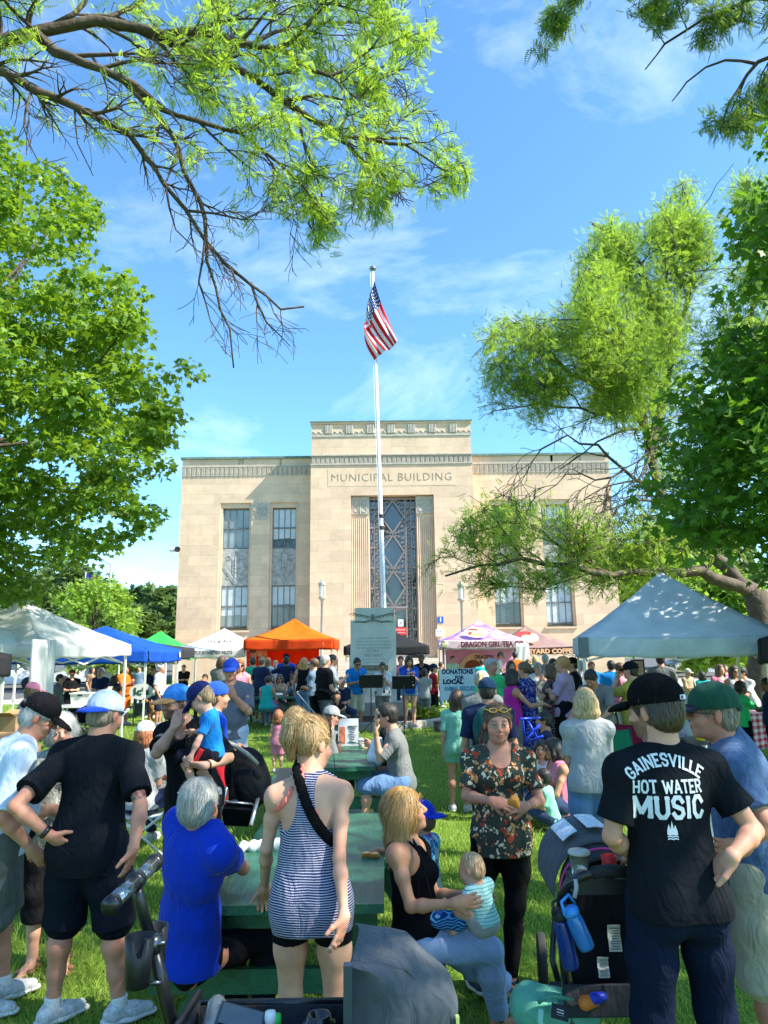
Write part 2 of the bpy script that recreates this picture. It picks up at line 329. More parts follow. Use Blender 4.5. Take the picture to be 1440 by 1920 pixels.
# centre block
PO0,PO1,PZ=-2.06,3.11,11.4
mb=MB(); mb.b2((CX0,YC,0),(PO0,YW+8,13.35)); mb.b2((PO1,YC,0),(CX1,YW+8,13.35)); mb.b2((PO0,YC,PZ),(PO1,YW+8,13.35)); mb.b2((PO0,YC+1.0,1.4),(PO1,YW+8,PZ)); mb.b2((PO0,YC-.0,0),(PO1,YC+1.0,1.4))
mb.b2((CX0+.05,YC+.05,13.35),(CX1-.05,YW+8,16.05)); mb.build('centre_wall',STONE,bd)
mb=MB(); mb.b2((CX0-.02,YC-.06,13.36),(CX1+.02,YC+.06,13.46)); mb.b2((CX0-.02,YC-.07,13.95),(CX1+.02,YC+.06,14.03)); n=34
for i in range(n):
    x=CX0+(CX1-CX0)*(i+.5)/n
    for k in(-.065,0,.065): mb.tube([(x+k,YC-.0,13.48),(x+k,YC-.0,13.93)],.028,6)
mb.build('frieze',CARVE,bd)
mb=MB(); n=7
for i in range(n):
    x=-3.45+i*(7.9/6*1.0)
    for k in range(5): mb.tube([(x-.19+k*.095,YC+.0,15.42),(x-.19+k*.095,YC-.0,16.0)],.045,6)
for i in range(30):
    x=CX0+.15+(CX1-CX0-.3)*i/29; mb.tube([(x-.17+.34*t,YC+.03,15.40+.16*math.sin(math.pi*t)) for t in (0,.25,.5,.75,1)],.035,5)
mb.b2((CX0+.02,YC-.0,15.22),(CX1-.02,YC+.06,15.36)); mb.build('attic_ornament',CARVE,bd)
mb=MB(); mb.b2((CX0-.03,YC-.03,16.05),(CX1+.03,YW+8,16.16)); mb.build('attic_cornice',STONE2,bd)
mb=MB(); mb.b2((CX0-.06,YC-.09,16.16),(CX1+.06,YW+8.1,16.23)); mb.build('coping',COPPER,bd)
mb=MB(); mb.b2((-3.5,YC-.012,11.98),(4.55,YC-.002,13.08)); ip=mb.build('inscription_panel',stone_mat('limestone_light',(.68,.50,.35),2.7,50,.05),bd)
mb=MB(); write(mb,'MUNICIPAL BUILDING',.72,(.50,YC-.016,12.52),depth=.012,width=7.5,spacing=1.12,bold=-.014); mb.build('inscription',mat('letter_shade',(.30,.25,.18),.9),ip)
# fluted pilasters inside the portal
for a,b_ in((PO0,-.92),(2.0,PO1)):
    mb=MB(); mb.b2((a,YC+.35,1.4),(b_,YC+.998,PZ)); n=9
    for i in range(n):
        x=a+(b_-a)*(i+.5)/n; mb.tube([(x,YC+.34,1.9),(x,YC+.34,9.0),(x,YC+.34,10.0)],[.05,.05,.03],8)
    mb.build('pilaster',STONE2,bd)
    mb=MB(); mb.b2((a+.02,YC+.26,10.25),(b_-.02,YC+.348,PZ-.05)); cx=(a+b_)/2
    for sx in(-1,1):
        for k,(rr,zz) in enumerate(((.2,10.95),(.13,10.95),(.17,10.55))): mb.tube([(cx+sx*(.24+rr*math.cos(t)),YC+.25,zz+rr*math.sin(t)) for t in np.linspace(0,6,12)],.025,5)
    mb.tube([(cx,YC+.25,10.3),(cx,YC+.25,11.3)],.04,6); mb.build('capital',CARVE,bd)
# bronze grille
GY=YC+.55
mb=MB(); mb.b2((-.92,GY+.30,1.4),(2.0,GY+.34,11.3)); gl=mb.build('entrance_glass',GLASS,bd)
g=MB()
for x in(-.9,-.62,-.3,-.22,1.3,1.38,1.68,1.96): g.b2((x-.022,GY-.03,1.6 if (x<-.3 or x>1.5) else 4.45),(x+.022,GY+.05,11.28))
g.b2((-.92,GY-.04,11.2),(2.0,GY+.05,11.3)); g.b2((-.22,GY-.05,4.4),(1.38,GY+.06,4.52))
def spiral(cx,cz,r,s=1,ph=0):
    g.tube([(cx+s*r*(1-t*.72)*math.cos(ph+t*7.5),GY,cz+r*(1-t*.72)*math.sin(ph+t*7.5)) for t in np.linspace(0,1,11)],.022,4)
zz=[11.2,9.0,6.75,4.5]; DXC=.54
for a,b_ in zip(zz,zz[1:]):
    zc=(a+b_)/2
    for s_ in(1,.9):
        pts=[(DXC,GY,zc+(a-zc)*s_),(DXC+.74*s_,GY,zc),(DXC,GY,zc-(a-zc)*s_),(DXC-.74*s_,GY,zc)]
        for p,q in zip(pts,pts[1:]+pts[:1]): g.bar(p,q,.045,.05,up=(0,1,0))
    for sx in(-1,1):
        for sz in(-1,1):
            for dx,dz,rr in((.60,.86,.13),(.58,.58,.10),(.36,.95,.10),(.66,.33,.07),(.18,1.02,.07)):
                spiral(DXC+sx*dx,zc+sz*dz,rr,sx,0 if sz>0 else math.pi)
z=1.9; k=0
while z<11:
    for cx in(-.46,1.53):
        spiral(cx-.02,z,.10,1,k); spiral(cx+.02,z+.2,.09,-1,k+2)
        g.tube([(cx-.1,GY,z-.1),(cx+.1,GY,z+.1)],.018,4)
    for cx in(-.76,1.82):
        if k%3==0: g.b2((cx-.11,GY-.02,z-.1),(cx+.11,GY+.02,z+.02))
        if k%2==0: g.b2((cx-.05,GY-.02,z+.05),(cx-.01,GY+.02,z+.36))
        else: g.b2((cx+.02,GY-.02,z+.0),(cx+.06,GY+.02,z+.3))
    z+=.42; k+=1
for z in (9.8,8.2,5.9): g.b2((1.0,GY+.2,z),(1.96,GY+.25,z+.05)); g.b2((-.9,GY+.2,z),(.1,GY+.25,z+.05))
g.build('entrance_grille',BRONZE,bd)
d=MB(); d.b2((-.2,GY-.02,1.4),(-.12,GY+.2,4.4)); d.b2((1.28,GY-.02,1.4),(1.36,GY+.2,4.4)); d.b2((.53,GY-.02,1.4),(.61,GY+.2,4.4)); d.b2((-.12,GY-.0,4.25),(1.28,GY+.2,4.4)); d.b2((-.12,GY,1.4),(1.28,GY+.2,1.6)); 
dr=d.build('entrance_door',BRONZE,bd)
d=MB(); d.b2((-.12,GY+.08,1.6),(1.28,GY+.1,4.25)); d.build('door_pane',GLASS,dr)
d=MB(); d.tube([(.68,GY-.06,2.4),(.68,GY-.06,3.0)],.02,6); d.build('handle',DARKM,dr)
WHITE=mat('white_paint',(.8,.8,.8),.5,.04); REDP=mat('red_paint',(.62,.03,.03),.5,.06); BLACK=mat('black_plastic',(.02,.02,.022),.45,.2,spec=.4)
t_=thing('notice','white paper notice above a red closed sign on the glass entrance door','notice',(1.0,GY-.03,3.4)); 
mb=MB(); mb.b2((.78,GY-.05,3.3),(1.1,GY-.03,3.72)); mb.build('sheet',WHITE,t_); mb=MB(); mb.b2((.86,GY-.054,3.48),(1.02,GY-.0505,3.54)); mb.b2((.82,GY-.054,3.40),(1.06,GY-.0505,3.42)); mb.build('print',BLACK,t_)
mb=MB(); mb.b2((.52,GY-.052,2.78),(1.28,GY-.03,3.25)); mb.b2((.54,GY-.052,2.35),(1.20,GY-.03,2.7)); mb.build('red_board',REDP,t_)
mb=MB(); write(mb,'ENTRANCE',.13,(.9,GY-.056,3.1),width=.6); write(mb,'USE OTHER DOOR',.09,(.9,GY-.056,2.92),width=.6); mb.build('lettering',WHITE,t_)
t_=thing('number_sign','small blue sign with white numeral on the stone right of the entrance','sign',(3.6,YC-.02,4.1)); p=P(826,1162,YC)
mb=MB(); mb.b2((p.x-.17,YC-.03,p.z-.19),(p.x+.17,YC-.004,p.z+.19)); mb.build('plate',mat('sign_blue',(.02,.12,.55),.4),t_)
mb=MB(); write(mb,'1',.36,(p.x,YC-.036,p.z),bold=.015); mb.build('numeral',WHITE,t_)
t_=thing('utility_box','white utility box with two small dials fixed to the wall','utility box',(3.5,YC-.06,3.2)); p=P(823,1187,YC)
mb=MB(); mb.b2((p.x-.2,YC-.14,p.z-.2),(p.x+.2,YC-.002,p.z+.22)); mb.build('case',mat('box_white',(.7,.72,.74),.5),t_); mb=MB()
for s_ in(-1,1): mb.lathe((p.x+s_*.07,YC-.155,p.z+.12),[(.03,0),(.03,.02)],8,axis=(0,1,0))
mb.build('dial',BLACK,t_)
t_=thing('security_camera','white bracket camera with dark lens at the left corner of the stone building','camera',(X0,YW,8.3)); 
mb=MB(); mb.bar((X0-.02,YW+.1,8.25),(X0-.02,YW-.45,8.25),.06); mb.tube([(X0-.02,YW-.45,8.1),(X0-.1,YW-.5,7.9)],.02,5); mb.build('bracket',WHITE,t_)
mb=MB(); mb.lathe((X0-.5,YW-.2,8.28),[(.02,0),(.12,.01),(.13,.35),(.06,.38)],12,axis=(1,-.4,-.12)); mb.build('housing',WHITE,t_); mb=MB(); mb.lathe((X0+.02,YW-.42,8.28),[(.19,0),(.19,.05),(.12,.07),(.11,.03)],14,axis=(.3,-1,-.1)); mb.build('lens',DARKM,t_)
# steps and brick planters before the entrance
mb=MB()
for k in range(8): mb.b2((-3.4,YC-.4-k*.36,0),(4.5,YC-.4-k*.36+(.36 if k else .4),1.4-k*.17))
mb.build('entrance_steps',mat('step_stone',(.50,.44,.36),.9,.15,3,.3,20),bd)
BRK=stone_mat('red_brick',(.36,.13,.08),.22,.075,.35)
for a,b_ in((-4.6,-3.45),(4.55,5.7)):
    t_=thing('brick_planter','low red brick planter %s of the entrance steps'%('west' if a<0 else 'east'),'planter',((a+b_)/2,YC-2,0)); t_['label']='low red brick planter with stone cap '+('beside the orange canopy' if a<0 else 'behind the pink tea tent')
    mb=MB(); mb.b2((a,YC-3.6,0),(b_,YC-.1,1.25)); mb.build('brick_wall',BRK,t_); mb=MB(); mb.b2((a-.05,YC-3.65,1.25),(b_+.05,YC-.1,1.38)); mb.build('cap',STONE2,t_)
# lamp posts
def lamp_post(px,py,Y,label):
    p=P(px,py,Y); t_=thing('lamp_post',label,'lamp',(p.x,Y,0),'lamp posts before the municipal building'); x=p.x; z=p.z
    mb=MB(); mb.lathe((x,Y,0),[(.2,0),(.2,.25),(.13,.35),(.12,.7),(.085,.75),(.065,z-1.0),(.1,z-.98),(.12,z-.95)],14); mb.build('post',mat('lamp_post_metal',(.42,.40,.37),.5,.12,metal=.3),t_,True)
    mb=MB(); mb.lathe((x,Y,z-.95),[(.12,0),(.19,.06),(.19,.13),(.05,.14)],12); mb.lathe((x,Y,z-.1),[(.19,-.12),(.19,0),(.10,.06),(.09,.1),(.02,.11)],12)
    for k in range(4): a=k*math.pi/2+.78; mb.bar((x+.175*math.cos(a),Y+.175*math.sin(a),z-.85),(x+.175*math.cos(a),Y+.175*math.sin(a),z-.2),.035)
    mb.build('lantern_frame',mat('lantern_metal',(.45,.40,.34),.5,.12,metal=.3),t_)
    mb=MB(); mb.lathe((x,Y,z-.82),[(.145,0),(.15,.02),(.15,.58),(.1,.6)],12); mb.build('lantern_glass',mat('milk_glass',(.75,.73,.68),.3),t_)
lamp_post(604,1089,36,'grey lamp post with cylindrical lantern behind the orange canopy'); lamp_post(864,1092,36,'grey lamp post with cylindrical lantern half hidden by locust leaves')
# flagpole + flag
FY=23.6; ft=P(699,508,FY); fb=P(722,1190,FY); lean=(ft-fb)/(ft.z-fb.z); base=fb-lean*fb.z
t_=thing('flagpole','tall white flagpole with ball finial rising behind the stone memorial','flagpole',base)
mb=MB(); mb.tube([base,base+lean*2.0,base+lean*2.02,ft],[.085,.08,.075,.045],12); mb.build('pole',mat('pole_white',(.75,.76,.76),.35,.08,metal=.2),t_,True)
mb=MB(); mb.lathe(ft,[(.03,0),(.10,.03),(.13,.09),(.10,.15),(.02,.18)],14); mb.build('finial',mat('finial_metal',(.22,.26,.26),.3,metal=.8),t_,True)
mb=MB(); mb.tube([base+Vector((-.1,-.1,1.2)),ft+Vector((-.09,-.05,-.1))],.008,5); mb.build('halyard',WHITE,t_)
mb=MB(); 
for z in(1.6,5.9,6.3): mb.lathe(base+lean*z,[(.09,0),(.09,.12)],12)
mb.build('collar',DARKM,t_)
def flag():
    t=thing('flag','red white and blue stars and stripes flag hanging limp from the white flagpole','flag',ft)
    q=lambda pts:[P(a,b,FY-.14)-ft for a,b in pts]
    def curve(pts):
        c=catmull_(q(pts)); n=len(c)-1
        def f(t): x=min(.9999,max(0,t))*n; i=int(x); return c[i].lerp(c[min(n,i+1)],x-i)
        return f
    def catmull_(p,m=8):
        Q=[p[0]*2-p[1]]+p+[p[-1]*2-p[-2]]; o=[]
        for i in range(1,len(Q)-2):
            for k in range(m):
                t=k/m; a,b,c,d=Q[i-1:i+3]; o.append(.5*(2*b+(c-a)*t+(2*a-5*b+4*c-d)*t*t+(3*b-a-3*c+d)*t**3))
        return o+[p[-1]]
    top=curve([(702,527),(712,560),(727,598),(747,641)]); bot=curve([(699,612),(684,622),(687,645),(702,673)]); hoist=curve([(702,527),(694,552),(688,578),(686,600),(699,612)]); fly=curve([(747,641),(738,648),(722,660),(702,673)])
    def pt2(u,v):
        a,b,c,d=top(0),top(1),bot(0),bot(1); p=top(u)*(1-v)+bot(u)*v+hoist(v)*(1-u)+fly(v)*u-(a*(1-u)*(1-v)+b*u*(1-v)+c*(1-u)*v+d*u*v)
        return p.x,p.y+.10*math.sin(v*11+u*3)*(.4+.6*u)+.05*math.sin(v*23-u*4),p.z
    NU,NV=40,39
    vs=[];
    for j in range(NV+1):
        for i in range(NU+1):
            x,y,z=pt2(i/NU,j/NV); vs.append((ft.x+x,ft.y+y,ft.z+z))
    fs=[];mi=[]
    W_=NU+1
    for j in range(NV):
        st=j*13//NV
        for i in range(NU):
            fs.append((j*W_+i,j*W_+i+1,(j+1)*W_+i+1,(j+1)*W_+i)); canton=(i<NU*.40 and st<7)
            mi.append(2 if canton else (0 if st%2==0 else 1))
    o=mesh_obj('cloth',vs,fs,[lit2('flag_red',(.62,.02,.03),(.8,.03,.04),tw=.35,var=.05),lit2('flag_white',(.82,.82,.84),(.9,.9,.9),tw=.3,var=.04),lit2('flag_blue',(.025,.04,.18),(.05,.08,.3),tw=.25,var=.05)],t,True,mi)
    m_=o.modifiers.new('s','SOLIDIFY'); m_.thickness=.012
    mb=MB()
    for r_ in range(9):
        for c_ in range(6 if r_%2==0 else 5):
            u=(.022+(c_*2+(r_%2)+.5)*.0345); v=(r_+.75)/9*.538*.97
            p=Vector(pt2(u,v)); a=Vector(pt2(u+.01,v))-p; b=Vector(pt2(u,v+.01))-p; a.normalize(); b.normalize(); 
            n=a.cross(b).normalized()
            for sgn in(1,-1):
                pts=[ft+p+n*.018*sgn+(a*math.sin(k*math.pi/5)-b*math.cos(k*math.pi/5))*(.052 if k%2==0 else .021) for k in range(10)]
                mb.add(pts,[tuple(range(10))])
    mb.build('star',WHITE,o)
flag()
# memorial stone in its round bed
BX,BY=-.35,21.0
mb=MB(); mb.lathe((BX,20.6,0),[(1.95,.0),(1.95,.11),(1.9,.13)],48); mb.build('flower_bed',mat('mulch',(.045,.028,.018),.95,.4,25,1,60),kind='structure')
t_=thing('bed_edging','round grey concrete kerb around the mulch bed under the memorial','kerb',(BX,20.6,0)); mb=MB()
n=64; vs=[];fs=[]
for k in range(n):
    a=2*math.pi*k/n
    for rr,z in((1.95,.0),(1.95,.15),(1.98,.18),(2.12,.18),(2.16,.15),(2.16,0)): vs.append((BX+rr*math.cos(a),20.6+rr*math.sin(a)*1.0,z))
for k in range(n):
    for j in range(5): fs.append((k*6+j,((k+1)%n)*6+j,((k+1)%n)*6+j+1,k*6+j+1))
mb.add(vs,fs); mb.build('edging',mat('kerb_concrete',(.42,.38,.33),.9,.2,5,.4,30),t_)
GRAN=mat('grey_granite',(.66,.68,.62),.75,.12,2.2,.25,45)
p0=P(657,1163,BY); p1=P(742,1163,BY); q0=P(665,1140,BY); q1=P(736,1140,BY); xa,xb=p0.x,p1.x; zt=q0.z; zs=p0.z; xm=(xa+xb)/2
t_=thing('memorial_stone','tall grey granite war memorial with carved eagle and engraved lettering','monument',(xm,BY,0))
mb=MB(); mb.b2((xa-.0,BY,.5),(xb+.0,BY+.45,zs)); mb.b2((q0.x,BY+.01,zs),(q1.x,BY+.44,zt)); st=mb.build('stone',GRAN,t_)
mb=MB(); mb.b2((xa-.22,BY-.18,.1),(xb+.22,BY+.62,.5)); mb.build('base',mat('base_stone',(.46,.42,.36),.9,.15,4,.4,25),t_)
ink=mat('engraving',(.20,.23,.21),.85,.15,20); mb=MB(); yy=BY-.003
Z=lambda py:P(700,py,BY).z
for s_,w_,py in (("IN PROUD MEMORY OF THOSE FROM",.86,1197),("KENOSHA AND THE TOWNS OF KENOSHA",1.02,1203),("WHO SERVED AND WHO GAVE THEIR LIVES",1.04,1209),("THAT THEY AND THEIR OTHERS MIGHT BE FREE",1.0,1215)):
    write(mb,s_,.06,(xm,yy,Z(py)),width=w_*.98)
write(mb,'KOREA',.12,(xm,yy,Z(1220.5)-.0),width=.34); write(mb,'VIET-NAM',.12,(xm,yy,Z(1229)),width=.48)
for s_,w_,py in (("LORD HAVE MERCY ON WHAT THEY DID",.7,1236.5),("IN BATTLE WITH US",.5,1242)): write(mb,s_,.05,(xm,yy,Z(py)),width=w_)
mb.build('engraved_lettering',ink,st)
mb=MB(); ze=Z(1157)
for sx in(-1,1):
    for k in range(6):
        a=sx*(.06+.04*k); mb.tube([(xm+a,BY-.01,ze-.01+.012*k),(xm+a+sx*(.10+.045*k),BY-.014,ze+.03+.018*k),(xm+a+sx*(.16+.055*k),BY-.008,ze-.03+.02*k)],.012,5)
    mb.tube([(xm+sx*.06,BY-.01,ze-.09),(xm+sx*.25,BY-.012,ze-.14),(xm+sx*.45,BY-.01,ze-.12),(xm+sx*.58,BY-.008,ze-.15)],[.02,.028,.024,.01],6)
mb.tube([(xm,BY-.01,ze-.12),(xm,BY-.015,ze+.02),(xm-.02,BY-.012,ze+.09)],[.05,.06,.02],8); mb.build('eagle_carving',ink,st)
mb=MB(); za=Z(1252); mb.b2((xm-.36,BY-.03,za-.07),(xm+.42,BY-.002,za+.07)); mb.b2((xm-.30,BY-.03,za-.42),(xm+.36,BY-.002,za-.16)); pl=mb.build('plaque',mat('plaque_bronze',(.20,.17,.12),.5,.3,10,metal=.4),st)
mb=MB(); write(mb,'WORLD WAR II',.07,(xm+.03,BY-.034,za)); mb.build('plaque_lettering',mat('plaque_gold',(.45,.40,.28),.4,metal=.4),pl)
# ================================================================ trees
def rv(s=1.0): return Vector(RNG.normal(0,s,3))
def catmull(pts,step):
    pts=[Vector(p) for p in pts]; q=[pts[0]*2-pts[1]]+pts+[pts[-1]*2-pts[-2]]; out=[]
    for i in range(1,len(q)-2):
        n=max(1,int((q[i+1]-q[i]).length/step))
        for k in range(n):
            t=k/n; a,b,c,d=q[i-1],q[i],q[i+1],q[i+2]
            out.append(0.5*((2*b)+(c-a)*t+(2*a-5*b+4*c-d)*t*t+(3*b-a-3*c+d)*t**3))
    out.append(pts[-1]); return out
def inpoly(x,y,poly):
    c=False; n=len(poly); j=n-1
    for i in range(n):
        xi,yi=poly[i]; xj,yj=poly[j]
        if (yi>y)!=(yj>y) and x<(xj-xi)*(y-yi)/(yj-yi)+xi: c=not c
        j=i
    return c
class Tree:
    def __init__(s): s.mb=MB(); s.tips=[]; s.lim=None
    def limb(s,pts,r0,r1,step=.35,wig=.04,sides=8):
        p=catmull(pts,step); n=len(p); L_=sum((p[i+1]-p[i]).length for i in range(n-1))
        p=[q+(rv(wig) if 0<i<n-1 else Vector((0,0,0))) for i,q in enumerate(p)]
        rad=[r0+(r1-r0)*(i/(n-1))**.8 for i in range(n)]; rad=[r*(1+.07*RNG.normal()) for r in rad]
        s.mb.tube(p,rad,sides); return p,rad
    def grow(s,p,rad,lev,length,spacing,droop=.0,start=.15,spread=.9,leafy=True,bias=None,rmin=.004):
        n=len(p); acc=0
        for i in range(1,n):
            acc+=(p[i]-p[i-1]).length
            if i/n<start or acc<spacing: continue
            acc=0; d=(p[i]-p[i-1]).normalized()
            ax=d.cross(rv()).normalized(); dr=(d*(1-.0)+ax*spread*RNG.uniform(.6,1.2)).normalized()
            if bias is not None: dr=(dr+bias*.45).normalized()
            ln=length*RNG.uniform(.55,1.15)*(1-.35*i/n); s.branch(p[i],dr,ln,min(rad[i]*.6,.012+.012*ln),lev,droop,leafy,spacing,rmin)
        s.branch(p[-1],(p[-1]-p[-2]).normalized(),length*.7,rad[-1],lev,droop,leafy,spacing,rmin)
    def branch(s,a,d,ln,r,lev,droop,leafy,spacing,rmin):
        n=5 if lev>0 else 4; pts=[a]; dd=d.copy()
        for k in range(n):
            dd=(dd+rv(.16)+Vector((0,0,-droop*.12*k))).normalized(); pts.append(pts[-1]+dd*ln/n)
        if s.lim and not s.lim(pts[-1],lev): return
        rad=[max(rmin,r*(1-.75*k/n)) for k in range(n+1)]
        s.mb.tube(pts,rad,5 if lev else 4,cap=False)
        if lev>0:
            for k in range(1,n+1):
                for _ in range(2 if lev==1 else 1):
                    if RNG.random()<.85:
                        dn=(pts[k]-pts[k-1]).normalized(); ax=dn.cross(rv()).normalized()
                        s.branch(pts[k],(dn+ax*RNG.uniform(.5,1.1)).normalized(),ln*RNG.uniform(.38,.62),rad[k]*.7,lev-1,droop,leafy,spacing,rmin)
        if leafy and lev<=1:
            for k in range(1,n+1): s.tips.append((pts[k],(pts[k]-pts[k-1]).normalized()))
def bark(name,c): 
    m=mat(name,c,.95,.4,5,1.0,18); return m
def frames(D,roll=None,up=None):
    """orthonormal frames for direction array D (n,3); returns x(dir),y(side),z(normal)"""
    D=D/np.linalg.norm(D,axis=1,keepdims=True); U=np.tile(np.array([0,0,1.0]),(len(D),1)) if up is None else up
    Y=np.cross(U,D); l=np.linalg.norm(Y,axis=1,keepdims=True); Y=np.where(l<1e-3,np.array([[1.0,0,0]]),Y/np.maximum(l,1e-6)); Z=np.cross(D,Y)
    return D,Y,Z
def scatter(tmpl,faces_n,pos,D,scale,jit=.5):
    """template (k,3) laid at each pos along D; returns V,F arrays, faces of faces_n corners in order"""
    n=len(pos); D=D+RNG.normal(0,jit,(n,3)); up=np.tile(np.array([0,0,1.0]),(n,1))+RNG.normal(0,.55,(n,3)); X,Y,Z=frames(D,up=up)
    T=tmpl[None]*scale[:,None,None]
    V=pos[:,None]+T[:,:,0:1]*X[:,None]+T[:,:,1:2]*Y[:,None]+T[:,:,2:3]*Z[:,None]
    k=len(tmpl); Fq=np.arange(n*k).reshape(-1,faces_n); return V.reshape(-1,3),Fq
def locust_tmpl(pairs=8,w=.11,l=.24):
    v=[]
    for i in range(pairs):
        x=(i+.6)/pairs; s=math.sin(math.pi*min(1,.25+.75*x))*.9+.15
        for sg in(-1,1):
            y0=.012*sg; y1=l*s*sg; dz=-.10*abs(y1)/l-.15*x*x
            v+=[(x-w*.3,y0,-.15*x*x),(x+.02-w*.45,y1*.55,dz*.6-.1*x*x),(x+.05,y1,dz),(x+.02+w*.45,y1*.55,dz*.6-.1*x*x)]
    return np.array(v)
def maple_tmpl():
    pts=[(0,0),(.18,-.20),(.12,-.48),(.36,-.34),(.55,-.55),(.56,-.22),(1.0,0),(.56,.22),(.55,.55),(.36,.34),(.12,.48),(.18,.20)]
    return np.array([(x,y,-.18*x*x-.25*y*y) for x,y in pts])
LOC=locust_tmpl(); LOCF=locust_tmpl(5,.17,.26); MAP=maple_tmpl()
def leaves(name,tips,per,size,tmpl,k,m,parent,jit=.6,off=.05,filt=None,droop=0):
    P_=np.array([t[0][:] for t in tips]); D_=np.array([t[1][:] for t in tips])
    P_=np.repeat(P_,per,0)+RNG.normal(0,off,(len(P_)*per,3)); D_=np.repeat(D_,per,0); D_[:,2]-=droop
    if filt is not None:
        q=np.array([filt(p) for p in P_]); P_=P_[q];D_=D_[q]
    s=size*RNG.uniform(.65,1.25,len(P_)); V,Fq=scatter(tmpl,k,P_,D_,s,jit); return mesh_obj(name,V,Fq,m,parent,smooth=False)
BARK=bark('dark_bark',(.085,.065,.05)); BARKL=bark('locust_bark',(.12,.095,.075))
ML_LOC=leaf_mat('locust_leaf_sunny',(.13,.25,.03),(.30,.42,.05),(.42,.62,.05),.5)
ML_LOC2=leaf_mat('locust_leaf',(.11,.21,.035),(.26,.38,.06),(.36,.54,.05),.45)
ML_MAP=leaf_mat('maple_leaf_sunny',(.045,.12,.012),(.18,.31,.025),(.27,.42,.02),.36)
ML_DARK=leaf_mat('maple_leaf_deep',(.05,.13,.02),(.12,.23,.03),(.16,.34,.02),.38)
ML_FAR=leaf_mat('far_leaf',(.06,.11,.03),(.12,.19,.05),(.14,.22,.04),.3)
